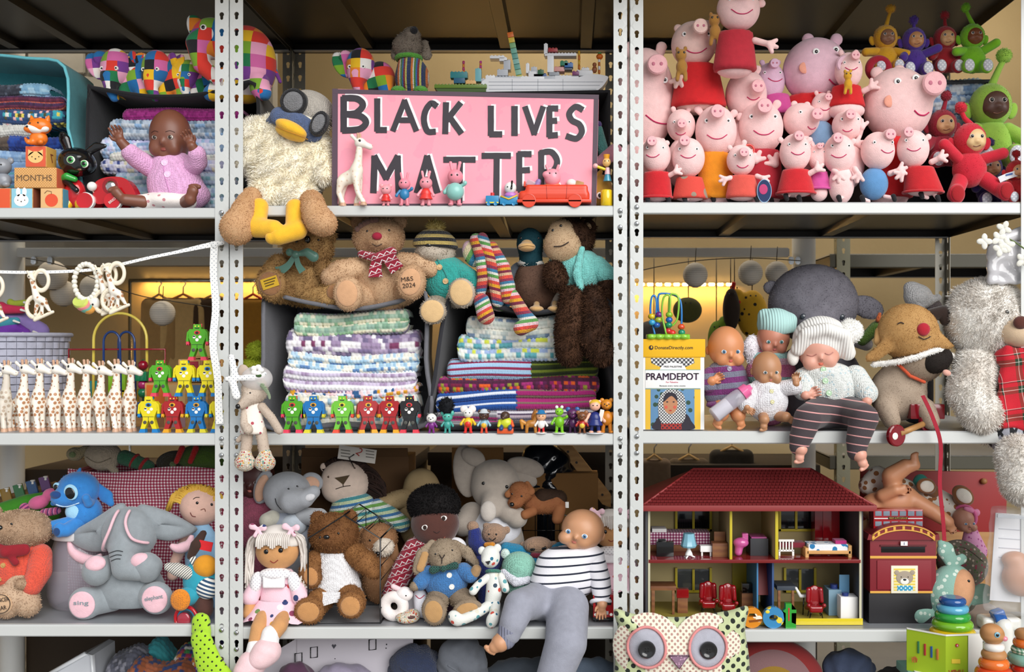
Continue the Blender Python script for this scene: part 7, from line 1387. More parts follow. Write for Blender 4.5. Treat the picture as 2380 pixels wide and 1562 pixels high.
t=T('knitted_bear','knitted bear in a navy jumper with orange scarf waving an arm','soft toy',1130,ZP(ZS,.16),.17,'knitted bears');KT=M('knit','#a5846c');KN=M('knit','#1e2c78');hd=t.s('head',KT,[E(1148,1240,0,28,24,22),E(1130,1222,2,8,7,6),E(1178,1232,2,8,9,6)],5,24);t.line('mouth',BLK,[(1138,1246),(1146,1252),(1154,1246)],2.4,par=hd);t.eyes([(1138,1238),(1155,1238)],2.4,par=hd);t.k('arm',KN,[(1120,1276,-8,18),(1106,1258,-10,17),(1104,1236,-10,15)]);t.e('paw',KT,1100,1222,-10,14,13,12);t.s('body',KN,[E(1134,1300,0,34,44,26)],0,22);t.k('scarf',M('knit','#d88a1c'),[(1132,1262,-24,6),(1146,1262,-28,8),(1138,1286,-30,7)]);t.down(ZS,KN,1134,24)
t=T('knitted_bear','knitted bear lying down in a turquoise jumper behind the mint toy','soft toy',1240,ZP(ZS,.2),.20,'knitted bears');TQ=M('knit','#1f86b0');hd=t.s('head',M('knit','#a8866e'),[E(1250,1266,-6,34,20,24),E(1288,1264,0,8,7,7),E(1214,1266,0,7,7,6)],5,24);t.k('brow',BLK,[(1236,1272,-27,3),(1242,1271,-28,3)],par=hd,res=10);t.k('brow',BLK,[(1262,1270,-27,3),(1268,1268,-27,3)],par=hd,res=10);t.s('body',TQ,[E(1260,1310,6,66,40,36)],0,24);t.k('arm',TQ,[(1210,1284,0,18),(1176,1276,0,16)]);t.k('arm',TQ,[(1292,1280,0,18),(1316,1272,0,16)]);t.s('scarf',M('knit','#7a1c34'),[K([(1240,1286,-20,7),(1262,1288,-24,7)])],0,16);t.down(ZS,TQ,1250,26)
t=T('plush_rabbit','brown lop-eared rabbit in a blue cardigan with a tartan bow','soft toy',1040,yb,.08);RB_=M('fur','#83725f',c2='#a08f7a');BC=M('knit','#3f78b4');fr_=(5000,3.5,1.0,.1)
hd=t.s('head',RB_,[E(1034,1310,0,40,38,34),E(1032,1324,-22,20,16,16)],8,30,fur=fr_);EC=M('plush','#b88e5c');t.s('ear',RB_,[K([(1004,1284,0,10),(984,1310,-10,17),(974,1340,-14,14)],.5)],0,24,par=hd,fur=(1500,3.5,1));t.s('ear_lining',EC,[K([(990,1306,-18,9),(980,1336,-22,10)],.4)],0,18,par=hd);t.s('ear',RB_,[K([(1058,1284,0,9),(1086,1304,-6,14),(1108,1328,-10,8)],.5)],0,24,par=hd,fur=(1500,3.5,1));t.line('mouth',M('fab','#2a1c14'),[(1026,1302),(1032,1310),(1038,1302)],2.2,3,par=hd);t.line('mouth',M('fab','#2a1c14'),[(1032,1310),(1032,1322)],2.2,3,par=hd);t.eyes([(1016,1302),(1054,1294)],2.4,par=hd)
t.s('cardigan',BC,[E(1036,1370,0,52,44,38)],0,28);t.k('sleeve',BC,[(998,1352,-8,20),(980,1370,-20,18)]);t.k('sleeve',BC,[(1078,1346,-8,20),(1096,1354,-20,17)]);t.k('paw',RB_,[(974,1374,-24,12),(968,1376,-28,11)],fur=(500,3,1));t.k('paw',M('plush','#a5835c'),[(1106,1346,-24,12),(1110,1338,-26,11)])
GT=GING('fab','#1c3a3c','#2a5a4a','#12202a',6);t.s('bow',GT,[K([(1034,1332,-44,5),(1012,1336,-42,10)],.6),K([(1036,1332,-44,5),(1062,1326,-42,9)],.6),E(1036,1332,-48,7,8,6)],2,26)
for x,y in((1048,1350),(1054,1376)):t.button(x,y,6.5,M('gloss','#f0eee8'))
t.limb('leg',RB_,EC,[(1020,1408,-16,26),(1016,1420,-50,26)],(1018,1422,28,34,8),-78,(2500,3.5,1));t.limb('leg',RB_,EC,[(1070,1406,-10,26),(1090,1416,-40,24)],(1092,1420,34,20,12),-66,(2500,3.5,1));t.rest(ZS,.05)
NP=DOTS('fab','#dfe0da','#3f7a8a',15,.33,1.,multi=['#2a6a86','#c84a3a','#e8e6de','#3a4a5a','#8ab0b0','#d8d4c4','#5a9aa0'])
t=T('cotton_bear','slim bear sewn from nautical print cotton, limbs spread','soft toy',1130,ZP(ZS,.04),.045);hd=t.s('head',NP,[E(1140,1316,0,22,26,20),E(1134,1322,-14,14,12,10)],6,24);t.e('ear',NP,1120,1302,2,9,10,6,par=hd);t.e('ear',NP,1156,1296,2,9,10,6,par=hd);t.g('nose',M('fab','#2a2424'),[(1130,1322),(1142,1320),(1137,1330)],t.f(1136,1324)-1.5,t.f(1136,1324)+3,par=hd);t.r('neck_ribbon',M('knit','#3a7a6a'),[(1146+15*cos(a),1350+5*sin(a),14*sin(a))for a in np.linspace(0,2*pi,17)[:-1]],4,True)
t.s('body',NP,[K([(1147,1362,0,16),(1148,1400,-4,19),(1144,1420,-6,17)])],0,24);t.k('arm',NP,[(1134,1362,-6,9),(1112,1378,-16,9),(1102,1390,-22,10)]);t.k('arm',NP,[(1164,1360,-6,9),(1174,1380,-12,9),(1176,1388,-14,9)]);t.s('leg',NP,[K([(1140,1424,-14,12),(1104,1442,-36,12),(1080,1450,-44,12)]),E(1064,1446,-48,15,20,12,rot=40)],5,30);t.s('leg',NP,[K([(1152,1424,-14,12),(1152,1440,-36,12)]),E(1148,1450,-46,14,20,12,rot=-20)],5,26);t.rest(ZS,.05)
t=T('crochet_toy','mint crochet toy with a white band lying beside the striped doll','soft toy',1205,ZP(ZS,.12),.13);MT=M('knit','#8fc8b4');hd=t.s('head',MT,[E(1206,1318,0,40,36,34)],0,28);t.s('band',M('knit','#dfe0ea'),[K([(1172,1326,-22,9),(1200,1346,-34,11),(1230,1342,-24,9)],.6)],0,24,par=hd);t.e('ear',M('knit','#d8ece4'),1174,1288,4,11,12,7,par=hd);t.e('ear',M('knit','#d8ece4'),1238,1320,-6,8,14,6,par=hd);t.s('body',MT,[E(1206,1366,4,30,34,26)],0,22);t.k('arm',MT,[(1224,1360,-8,12),(1238,1360,-14,11)]);t.down(ZS,MT,1206,22)
t=T('baby_doll','large baby doll in a striped top and grey joggers with legs over the edge','doll',1290,yb,.10,'dolls');SK=M('vinyl','#c8936e');SW=STRIPE('fab',[(0,'#eceaf0'),(.78,'#1e2436')],18.5,4)
dollhead(t,SK,1355,1230,50,46,46,face=(-14,4),rot=-14,iris='#5a86b0',lips='#c07060',ears=(1,))
t.s('shirt',SW,[E(1318,1330,0,76,58,48,rot=-20),E(1356,1292,0,50,30,40),E(1284,1352,-4,52,36,44)],18,38);t.k('sleeve',SW,[(1378,1300,-6,28),(1394,1340,-20,24),(1398,1372,-34,22)]);t.r('cuff',SW,[(1396+22*cos(a),1390+9*sin(a),-38+16*sin(a))for a in np.linspace(0,2*pi,21)[:-1]],5,True);t.s('arm',SK,[K([(1397,1376,-38,13),(1398,1392,-50,12)])]+hand5(1398,1390,-52,265,26,1),2.5,36)
JG=M('fab','#9597a4')
t.s('joggers',JG,[E(1290,1396,-10,70,50,46,rot=-10),K([(1256,1390,-20,42),(1214,1380,-108,36),(1200,1412,-130,30),(1192,1434,-132,26)]),K([(1320,1400,-50,48),(1316,1456,-136,46),(1290,1526,-144,39),(1276,1576,-144,34)])],20,54)
t.k('cuff',M('rib','#85879a'),[(1194,1426,-132,27),(1184,1448,-134,22)],res=18);t.s('foot',SK,[K([(1184,1444,-134,20),(1172,1454,-140,20)])]+foot5(1180,1448,-142,215,32,1),3,38)
t.s('foot',SK,[K([(1276,1586,-144,24),(1270,1616,-146,24)])]+foot5(1272,1606,-156,260,30,1),3,30)
rag_doll('white-haired rag doll leaning behind the post beside the striped doll',1420,1235,.17,.86,False,base=ZP(ZS,.17)).down(ZS,M('fab','#c8925e'),1420,18)
t=T('toy_bus','small red toy bus tucked against the post on the bottom shelf','toy vehicle',1402,ZP(ZS,.05),.06);yv=ZP(ZS,.06);t.b('body',M('gloss','#b01820'),1378,yv-64,1426,yv-6,-10,50,4);t.b('windscreen',M('gloss','#1c2026'),1384,yv-58,1420,yv-40,-11,-9,1);t.b('front_panel',M('gloss','#c8ccd0'),1390,yv-26,1414,yv-18,-11,-9.5,1);t.b('bumper',M('gloss','#1a1a1c'),1378,yv-12,1426,yv-5,-12,-6,1)
for x in(1384,1420):t.w('headlight',M('emit','#e8e8e0',e=.2),x,yv-18,[(-11.5,3),(-9,4)],12);t.l('wheel',BLK,x,[(yv-10,6),(yv,6)],4,seg=14)
t=T('ring_rattle','white and pink bunny ring rattle on the bottom shelf','rattle',916,yb,.06);t.s('ring',M('plush','#efe6e2'),[TOR(916,1412,0,22,13,yaw=10)],0,30);hd=t.s('head',M('plush','#f2eae8'),[E(940,1384,0,20,17,16)],0,20);t.k('ear',M('plush','#ecccd0'),[(930,1374,0,6),(914,1366,0,6)],par=hd,res=14);t.eyes([(946,1384)],1.8,par=hd);t.rest(ZS,.05)
t=T('knitted_bootie','single multicolour knitted bootie on the shelf edge','shoe',948,ZP(ZS,.03),.04);t.s('bootie',BTS,[E(946,1438,0,27,13,22),E(958,1432,2,18,14,16)],6,26);t.s('opening',M('fab','#5a3a34'),[E(956,1434,-16,12,4,5,rot=12)],0,16);t.rest(ZS,.04)
t=T('cloth_bundle','white cloth bundle between the rattle and the blue rabbit','cloth',990,yb,.09);t.s('cloth',M('fab','#e8e8f0'),[K([(976,1400,0,16),(982,1430,-10,18),(998,1440,-14,12)])],0,26);t.line('seam',M('fab','#c03a5a'),[(968,1396),(978,1402),(988,1396)],2);t.rest(ZS,.05)
t=T('wooden_brace','pale diagonal drilled wooden brace at the back of the bottom shelf','brace',1360,1200,.55);t.g('batten',M('wood','#b98c50'),[(1296,1036),(1330,1036),(1420,1150),(1420,1180),(1400,1172)],0,18)
for i in range(5):t.w('peg_hole',M('paint','#2a1c10'),1320+i*20,1050+i*25,[(-1,3),(1,3)],12)
t=T('bin_bag','dark blue bin bag at the back of the bottom shelf','bag',1270,1200,.55);t.s('bag',M('gloss','#11161e'),[WR(E(1270,1120,0,66,90,40),5,.1),E(1250,1060,0,34,30,24)],20,30);t.k('knot',M('gloss','#11161e'),[(1256,1036,-6,9),(1262,1024,-6,5)]);t.down(ZS,M('gloss','#11161e'),1270,50,name='bag_base')
t=T('cardboard_box','open cardboard box lit from behind at the back of the bottom shelf','box',1120,1250,.5);yq=ZP(ZS,.5);t.b('carton',M('card','#8a6234'),1050,1100,1390,yq,0,60,2);t.b('flap',M('card','#9a7040'),1050,1040,1170,1102,0,3,1);t.rest(ZS,.1)
yl=ZP(zl,.1);t=T('printed_box','white box printed with small black frames and hearts on the lowest level','box',790,yl,.14);WBX=DOTS('card','#c9c4cc','#2a2a30',34,.06,1.)
t.b('side',WBX,690,1484,960,yl,0,4,1);t.g('side_panel',WBX,[(690,1484),(690,yl),(600,yl),(598,1540)],4,8)
for x,y in((730,1516),(694,1530),(866,1498)):t.r('printed_frame',BLK,[(x-8,y-11,-1),(x+8,y-13,-1),(x+8,y+11,-1),(x-8,y+13,-1)],1.6,True,4)
t.g('printed_heart',M('paper','#4a4a52'),[(776,1508),(771,1500),(774,1497),(776,1500),(779,1497),(782,1500)],-1,.2)
for i,(lab,x,y,rx,ry,Y,c,cl)in enumerate((('dusty lilac cloth heap in the printed box',800,1590,76,46,.10,'#8a8296','fab'),('plum cloth beside the printed box',690,1580,40,40,.08,'#4a2a42','fab'),('navy knitted heap in a clear bag on the lowest level',970,1560,66,60,.12,'#2a3450','knit'),('grey elephant-shaped cloth on the lowest level',1075,1560,60,80,.10,'#62666e','fab'),('slate fleece blanket heap on the lowest level',1230,1590,130,60,.12,'#3c434c','fab'),('blue grey fleece heap beside the post',1370,1580,90,50,.10,'#5c6a7c','fab'))):
 t=T('cloth_heap',lab,'cloth',x,y+ry,Y,'cloth heaps on the lowest level');t.s('cloth',M(cl,c),[WR(E(x,y,0,rx,ry,40),5,.09),E(x-rx*.4,y-ry*.4,-8,rx*.5,ry*.5,26,rot=20),K([(x-rx*.2,y-ry*.7,-14,14),(x+rx*.5,y-ry*.3,-20,16)]),K([(x+rx*.1,y-ry*.2,-30,12),(x+rx*.7,y+ry*.2,-26,14)])],10,36);t.line('fold',M(cl,c),[(x-rx*.5,y-ry*.3),(x,y-ry*.1),(x+rx*.5,y-ry*.15)],5,-1)
for i,(lab,x0,x1,y0,y1,c)in enumerate((('added dark brown filler box standing in for shade behind the left bottom shelf',60,520,1090,1500,'#3a2e22'),('added dark filler box standing in for shade behind the lion doll',560,960,1060,1500,'#33281d'),('added dark filler box standing in for shade behind the bin bag',1000,1440,1050,1500,'#2e251c'),('added dark filler box standing in for shade behind the dollhouse',1500,1900,1080,1500,'#2c2319'))):  # added dark boxes, hiding the bright back wall to imitate deep shade
 t=T('dark_filler',lab,'crate',(x0+x1)/2,ZP(0,.8),.80,'added dark boxes behind the shelves');yf=ZP(0,.8);m=M('card',c);t.b('carton',m,x0,y0+30,x1,yf,0,240,4);t.b('lid',M('card',c),x0-6,y0,x1+6,y0+32,-6,246,4)
# ====== RIGHT BAY, top shelf: stuffed pigs
RD=M('plush','#c81a24');RD2=M('fab','#d01a20');CR=M('fab','#b52434');ORD=M('fab','#e89018');MG=M('plush','#d0509a');OC=M('plush','#dd5548')
def hold(c,x,y,k,d):
 def g(t):
  m=M('plush',c);o=t.s('held_bear',m,[E(x,y,d,13*k,17*k,11*k),E(x-2*k,y-26*k,d-2,13*k,14*k,12*k),K([(x-8*k,y+14*k,d,5*k),(x-10*k,y+28*k,d,5*k)]),K([(x+8*k,y+14*k,d,5*k),(x+8*k,y+28*k,d,5*k)]),E(x-10*k,y-40*k,d,5*k,6*k,4*k),E(x+8*k,y-42*k,d,5*k,6*k,4*k)],3,30);t.eyes([(x+4*k,y-30*k),(x-8*k,y-30*k)],2.6*k,par=o)
 return g
Q_=(('giant pink pig head pressed against the steel post',1500,232,68,120,.16,(.3,-.5),dict(smile=(.5,.5,.55),body=(1500,400,70,80))),('pale pig in a red dress with a tan bear, upper left of the pile',1612,104,52,54,.12,(.15,-.42),dict(rot=-8,dr=(1622,150,92,1624,250,132,RD2),arms=((1672,150,1690,130,8,60),(1588,176,1574,190,8,250)),feet=(),ears=((1576,66),(1642,56)),skin='#f5cfc6',smile=(0,.5,.5),extra=hold('#a87830',1578,172,1.,-60))),('topmost pig in a crimson dress touching the shelf above',1716,22,50,50,.035,(.1,-.5),dict(dr=(1710,74,80,1708,166,104,CR),arms=((1752,98,1782,110,8,-20),),ears=((1690,-40),(1770,8)),smile=(.05,.4,.5),extra=hold('#b07c34',1662,74,1.,0))),('pale pig lying face up beneath the topmost pig',1734,222,48,60,.13,(.35,-.1),dict(smile=(.2,.3,.3),body=(1740,330,50,70),eyes=[(1760,196)])),('lilac-tinted pig in a magenta dress in the back row',1790,190,34,44,.17,(.1,-.75),dict(skin='#e4bfd8',dr=(1800,220,60,1810,268,90,MG),smile=(.2,.1,.5))),('large pale pig in profile with a red dress in the back row',1896,165,76,76,.17,(.62,.1),dict(skin='#efc4d4',dr=(1890,224,120,1890,300,140,RD2),eyes=[(1883,137),(1930,130)],ears=((1878,92),(1944,92)),smile=(.52,.55,.3),blush=(1858,172,13),snr=.3)),('small pig in a red dress holding a yellow bear, middle of the pile',1972,164,32,42,.09,(.2,-.6),dict(dr=(1968,200,64,1968,248,86,RD2),body=(1968,258,42,20),arms=((2004,214,2020,206,7,40),),smile=(.0,.1,.45),extra=hold('#d8a020',1960,206,.72,-42))),('biggest pig head in profile with peach cheek on the right of the pile',2086,244,80,86,.12,(.72,-.35),dict(rd=62,eyes=[(2070,203),(2110,196)],ears=((2038,170),(2090,166)),smile=(.5,.38,.25),blush=(2052,248,14),snr=.36,dr=(2070,320,90,2070,460,110,RD2))),('small pig peeking out at the left of the second row',1583,292,33,38,.10,(-.1,.12),dict(smile=(-.1,.65,.35),body=(1585,380,36,60))),('pig in an orange dress in the second row',1664,304,48,60,.09,(-.1,-.55),dict(dr=(1662,352,66,1664,462,96,ORD),smile=(-.05,.38,.48),feet=((1654,462,9,200),(1690,462,9,-20)),ears=((1622,252),(1706,262)))),('wide-faced pig with open hands in the second row',1768,296,52,62,.10,(-.05,-.6),dict(dr=(1772,348,80,1775,462,100,CR),arms=((1750,362,1750,376,9,60),(1800,362,1796,384,9,130)),smile=(.0,.35,.45),ears=((1720,270),(1806,240)),feet=((1788,466,8,0),))),('round pig in profile above the white-eared front pig',1862,280,42,40,.10,(.62,-.1),dict(eyes=[(1853,268)],smile=(.45,.6,.25),ears=((1846,242),(1876,244)),body=(1862,370,40,60))),('pig in a powder blue romper in the second row',1912,250,27,34,.11,(.2,-.5),dict(body=(1910,316,30,36,0,'#7fa4c8'),smile=(0,.3,.4))),('small pig with a raised paw before the biggest head',1970,292,36,36,.075,(-.15,-.45),dict(arms=((1994,316,1998,300,7,90),(1966,332,1984,336,7,10)),smile=(-.2,.5,.3),body=(1972,380,38,60))),('front row pig in a red dress beside the steel post',1524,358,35,42,.05,(-.35,-.6),dict(dr=(1526,398,62,1526,458,74,RD),hem=RD,feet=((1504,464,8,250),(1552,464,8,-70)),ears=((1540,325),(1550,330)),smile=(-.25,.2,.42),arms=((1556,406,1568,400,6,30),))),('front row pig in a red dress with grey patches',1600,366,38,46,.05,(-.35,-.7),dict(dr=(1602,412,60,1604,462,84,DOTS('fab','#d8483c','#9a8a78',40,.3,1.)),feet=((1590,466,8,200),),smile=(-.1,.1,.45),ears=((1616,334),(1624,350)))),('front row pig in a coral dress with a loop on its head',1722,372,33,36,.035,(0,-.3),dict(dr=(1726,408,60,1726,460,80,OC),feet=((1756,464,8,-70),),arms=((1696,414,1684,418,6,200),(1758,410,1770,416,6,-30)),ears=((1696,342),(1730,330)),smile=(0,.55,.4),extra=lambda t:t.s('loop',M('gloss','#d83a30'),[TOR(1742,346,10,12,2.6)],0,22))),('front row pig in a red velvet dress with black shoes',1848,360,36,44,.035,(0,-.7),dict(dr=(1850,400,62,1850,456,90,RD),hem=RD,feet=((1824,466,8,220),(1854,470,8,-60)),arms=((1876,412,1894,402,7,40),),smile=(0,.2,.42),ears=((1814,330),(1882,330)))),('tiny pig in a magenta dress with a heart in the front row',1900,366,22,30,.045,(.0,-.75),dict(dr=(1902,398,40,1905,440,54,MG),hem=MG,feet=(),body=(1904,448,20,20),smile=None,kind='plush')),('plain pink pig with crossed arms in the front row',1950,360,37,46,.035,(-.35,-.65),dict(body=(1956,430,30,46),arms=((1936,400,1944,410,7,270),(1984,396,1990,410,7,260)),feet=((1946,466,8,200),),smile=(-.2,.25,.45),ears=((1962,326),(1984,330)))),('front row pig in a sky blue romper',2040,352,39,44,.035,(.45,-.7),dict(body=(2032,428,33,38,0,'#5f94c8'),arms=((2066,406,2084,400,7,20),),feet=((2000,466,8,160),(2072,464,8,-10)),smile=(.35,.2,.4),ears=((2016,330),(2036,322)))),('front row pig in a red dress nearest the red plush baby',2122,352,37,44,.03,(-.55,-.75),dict(dr=(2136,394,64,2146,454,92,RD),hem=RD,feet=((2136,462,8,160),(2174,470,8,-60)),arms=((2162,384,2178,376,7,20),(2096,408,2090,412,7,220)),smile=(-.2,.2,.4),ears=((2140,326),(2158,324)))))
for lab,x,y,rx,ry,Y,sn,kw in Q_:pig(lab,x,y,rx,ry,Y,sn,group='plush pigs piled on the top shelf',**kw)
t=T('swing_tag','round dark blue paper tag in front of the pigs','tag',1776,468,.012);t.w('disc',M('paper','#16305c'),1776,444,[(-1,22),(0,22.5)],30,sx=.75,sy=1.2);t.e('print',M('paper','#c03a70'),1774,440,-1.2,10,12,.6);t.r('rim',M('paper','#8fb4d0'),[(1776+16.5*cos(a),444+26.5*sin(a),-1)for a in np.linspace(0,2*pi,33)[:-1]],.9,True);t.rest(ZC[0])
def hooded(label,x,y,k,Y,c,face,base,stalk='stalk',arms=None,yawf=0,soles='#c9ccd6',ear=True,feet=None,skin='vinyl',lean=0,back=False):
 t=T('hooded_plush',label,'soft toy',x,base,Y,'hooded plush babies');m=M('fur',c,c2=c);m=M('plush',c)
 hd=t.s('hood',m,[E(x,y,0,36*k,39*k,32*k)],0,30,fur=(int(2500*k),2.6,1.0,.1));fx=x+yawf*k
 fm=M('vinyl',face);t.s('face',fm,[E(fx,y+2*k,-15*k,26*k,28*k,20*k),E(fx-11*k,y+11*k,-26*k,9*k,8*k,8*k),E(fx+11*k,y+11*k,-26*k,9*k,8*k,8*k),E(fx,y+8*k,-34*k,5*k,4*k,4*k)],6*k,28,par=hd)
 for s_ in(-1,1):ex,ey=fx+s_*11*k,y-3*k;d=t.f(ex,ey);e=t.e('eye',M('gloss','#e8dcd0'),ex,ey,d,5*k,4.6*k,2*k,par=hd,nu=14,nv=8,reg=False);t.e('iris',BLK,ex,ey,d-1.4*k,3.4*k,3.6*k,1.6*k,par=e,nu=12,nv=8,reg=False)
 t.line('mouth',M('vinyl','#7a4a3a'),[(fx-8*k,y+19*k),(fx,y+20*k),(fx+8*k,y+17*k)],2*k,.2,par=hd)
 if ear:
  for s_ in(-1,1):t.s('ear',m,[E(x+s_*40*k,y+8*k,4*k,9*k,15*k,6*k,rot=-s_*15)],0,18,par=hd)
 L={'stalk':88,'loop':74,'stub':62}[stalk];t.k('stalk',m,[(x+2*k,y-36*k,0,7*k),(x+lean*k*.6,y-(L-24)*k,0,5.5*k),(x+lean*k,y-(L-6)*k,0,5*k)],par=hd)
 t.s('bobble',m,[E(x+lean*k,y-L*k,0,13*k,13*k,12*k)],0,16,par=hd,fur=(int(600*k),4,1.2,0))
 if back:return t
 t.s('body',m,[E(x,y+66*k,2*k,38*k,42*k,32*k)],0,26,fur=(int(1500*k),2.4,1.0,.1))
 for(ax,ay)in arms or((-48,62),(48,62)):s_=1 if ax>0 else-1;t.k('arm',m,[(x+s_*28*k,y+44*k,-6*k,13*k),(x+ax*k,y+ay*k,-22*k,13*k)])
 for(lx,ly)in feet or((-26,96),(28,96)):t.limb('leg',m,DOTS('plush',soles,'#eef0f4' if soles=='#c9ccd6' else soles,7,.32),[(x+lx*.5*k,y+90*k,-4*k,18*k),(x+lx*k,y+ly*k,-26*k,17*k)],(x+lx*k,y+ly*k,18*k,22*k,0),-46*k,ps=.82)
 return t
gb=bin_('grey fabric bin under the four small hooded babies',[(2090,176),(2300,172),(2306,300),(2306,476),(2090,476)],.20,180,M('fab','#2e3036'),7,None,.05);gb.rest(ZC[0],.05)
for i,(y0_,y1_)in enumerate(((184,222),(220,262),(260,330))):blanket(('blue and white crochet blanket topmost in the grey bin','blue and grey crochet blanket second in the grey bin','blue crochet blanket deep in the grey bin')[i],2110,2290,y0_,y1_,.22,rows([['#a8c0dc','#e0e6ee','#7f9cc4'],['#dfe4ec','#8ca8cc','#c0ccdc']],i),12,1,90,group='blankets in the grey bin',seed=i+40)
hz=170
hooded('small yellow hooded plush baby on the grey bin',2058,88,.76,.19,'#d8a018','#8a6248',hz,lean=16,arms=((-66,50),(58,56)))
hooded('small purple hooded plush baby on the grey bin',2124,94,.76,.18,'#4a2a8c','#c08a5c',hz,'stub',arms=((-40,60),(66,30)))
hooded('small red hooded plush baby on the grey bin',2196,90,.74,.20,'#a01420','#d0a070',hz,'loop')
hooded('small lime hooded plush baby waving on the grey bin',2260,86,.78,.18,'#7cc01c','#7a4426',hz,lean=-20,arms=((-56,50),(62,24)))
hooded('large lime hooded plush baby behind the red one',2302,246,1.32,.16,'#9cc84a','#5c3e34',476,lean=24)
t=hooded('crimson hooded plush baby half hidden by the biggest pig',2190,290,.9,.15,'#9c1830','#d8a878',476,'loop',lean=10)
hooded('large red hooded plush baby with arms raised in front',2254,322,1.02,.07,'#d01c34','#e0bc88',474,'loop',arms=((-66,14),(66,34)),yawf=4,soles='#a8101c',lean=-20,feet=((-44,128),(66,122))).rest(ZC[0],.04)
t=hooded('small dark purple hooded plush behind the red one',2300,372,.8,.12,'#2e1a5c','#b0825c',470,'loop');t.rest(ZC[0],.05)
hooded('small red hooded plush at the right frame edge',2362,372,.66,.05,'#b81820','#d8a070',470,'stub',soles='#c9ccd6').rest(ZC[0],.05)
for lab,x,y,r in(('crimson plush ring behind the biggest pig head',2042,160,22),):t=T('plush_ring',lab,'soft toy',x,230,.155);t.s('ring',M('plush','#a8142c'),[TOR(x,y,0,r,9.5)],0,30);t.k('stem',M('plush','#a8142c'),[(x,y+r+6,0,9),(x,300,0,12)])
t=T('paper_tag','folded white fabric care label beside the red plush baby','tag',2345,412,.03);ribbon(t,'label',M('fab','#eceef2'),[(2322,418,0),(2340,410,-3),(2366,402,0)],14);t.b('print',M('fab','#4a6aa8'),2336,404,2352,408,-4.5,-4,0,rot=14)
t=T('dark_backing','added dark backing box standing in for shade behind the pile of pigs','box',1800,478,.30);t.b('carton',M('card','#3a2a24'),1510,250,2085,474,0,120,3);t.b('lid',M('card','#3a2a24'),1505,236,2090,254,-4,124,3);t.rest(ZC[0])  # added dark fill: stands in for shade in the gaps between the pigs
# ====== RIGHT BAY, middle shelf
ZS=ZC[1];yb=ZP(ZS,.03)
t=T('donation_box','white and yellow card donation box printed with a woman in a headscarf','box',1565,yb,.03);WP=M('paper','#f1f0ee');YP=M('paper','#e8b212');K1=M('paper','#2a2430');k0=yb-1005
t.b('carton',WP,1492,835+k0,1637,yb,0,60,1.5);t.b('lid',YP,1490,794+k0,1639,836+k0,-3,63,2)
t.w('logo',K1,1513,814+k0,[(-4,5),(-3,5.5)],16);t.w('logo',YP,1514,813+k0,[(-4.6,3),(-4,3)],12,sx=.6);t.txt('DonateDirectly.com',1566,815+k0,9.5,-3.4,K1,width=88)
t.b('print_panel',M('paper','#e6b93a'),1500,836+k0,1628,866+k0,-.6,0,.2);t.g('print_scarf',GING('paper','#eceae6','#8a8a8c','#1e1e22',7,45),[(1512,838+k0)]+[(1514+100*u,838+k0+26*sin(pi*(.15+.7*u)))for u in np.linspace(0,1,12)]+[(1612,838+k0)],-1,-.3)
t.w('print_arch',WP,1564,868+k0,[(-1.4,26),(-.8,26)],30,sx=1.2,sy=.75);t.b('print_band',WP,1500,866+k0,1628,908+k0,-1.2,-.2,.2);t.txt('FREE PALESTINE',1564,858+k0,4,-1.7,K1,width=42)
[t.txt('PRAMDEPOT',1563+q,881+k0,16,-1.6,M('paper','#5a465c'),width=122)for q in(-.7,.7)];t.txt('For Palestine',1562,894+k0,3.4,-1.6,M('paper','#d85a7a'),width=28);t.txt('Because every name counts',1563,903+k0,3.6,-1.6,K1,width=60)
for yy in(865,909):t.b('rule',M('paper','#6f9a8a'),1500,yy+k0,1628,yy+1.2+k0,-1.6,-.4,0)
t.b('print_panel',M('paper','#e6b93a'),1500,911+k0,1628,yb-1,-.6,0,.2);t.b('print_sky',DOTS('paper','#5f8ab0','#2f4a3a',16,.32,1.),1512,911+k0,1614,yb-1,-1,-.3,.2)
t.g('print_cloak',K1,smooth_poly([(1520,yb-1),(1526,982+k0),(1540,968+k0),(1590,966+k0),(1606,984+k0),(1610,yb-1)],4),-1.5,-.5);t.g('print_scarf',GING('paper','#eceae6','#9a9a9c','#1e1e22',5,45),smooth_poly([(1538,990+k0),(1530,940+k0),(1546,914+k0),(1566,911+k0),(1588,922+k0),(1594,960+k0),(1584,990+k0)],5),-2,-.8)
t.w('print_face',M('paper','#b9825e'),1558,944+k0,[(-2.6,18),(-1.8,18)],26,sx=.92,sy=1.35);t.g('print_hair',K1,smooth_poly([(1542,940+k0),(1546,922+k0),(1558,918+k0),(1571,923+k0),(1574,938+k0),(1560,926+k0)],4),-2.9,-2)
for q in(-1,1):t.w('print_eye',K1,1558+q*7.5,940+k0,[(-3.1,2.4),(-2.6,2.4)],12,sy=.6);t.w('print_cheek',M('paper','#d05a4a'),1558+q*10,952+k0,[(-3,3.6),(-2.6,3.6)],12)
t.w('print_mouth',M('paper','#b03028'),1558,960+k0,[(-3.1,3.4),(-2.6,3.4)],12,sy=.45);t.b('print_pattern',DOTS('paper','#a03028','#241c28',7,.3),1536,990+k0,1584,yb-1,-2.3,-1.8,0);t.rest(ZS)
zt=W(0,794+k0,.03).z+(ZS-W(0,yb,.03).z);yt=ZP(zt,.045)
t=T('bead_maze','small lime bead maze with looping wires standing on the donation box','activity toy',1550,yt,.045)
t.s('base',M('gloss','#8ac83a'),[BX(1502,yt-13,1602,yt,-18,18,3)]+[E(1512+i*19,yt-7,-18,10,6.5,8)for i in range(5)],2,40)
def lp(c,pts,r=2.4):t.r('wire',M('gloss',c),smooth_poly3(pts,6),r)
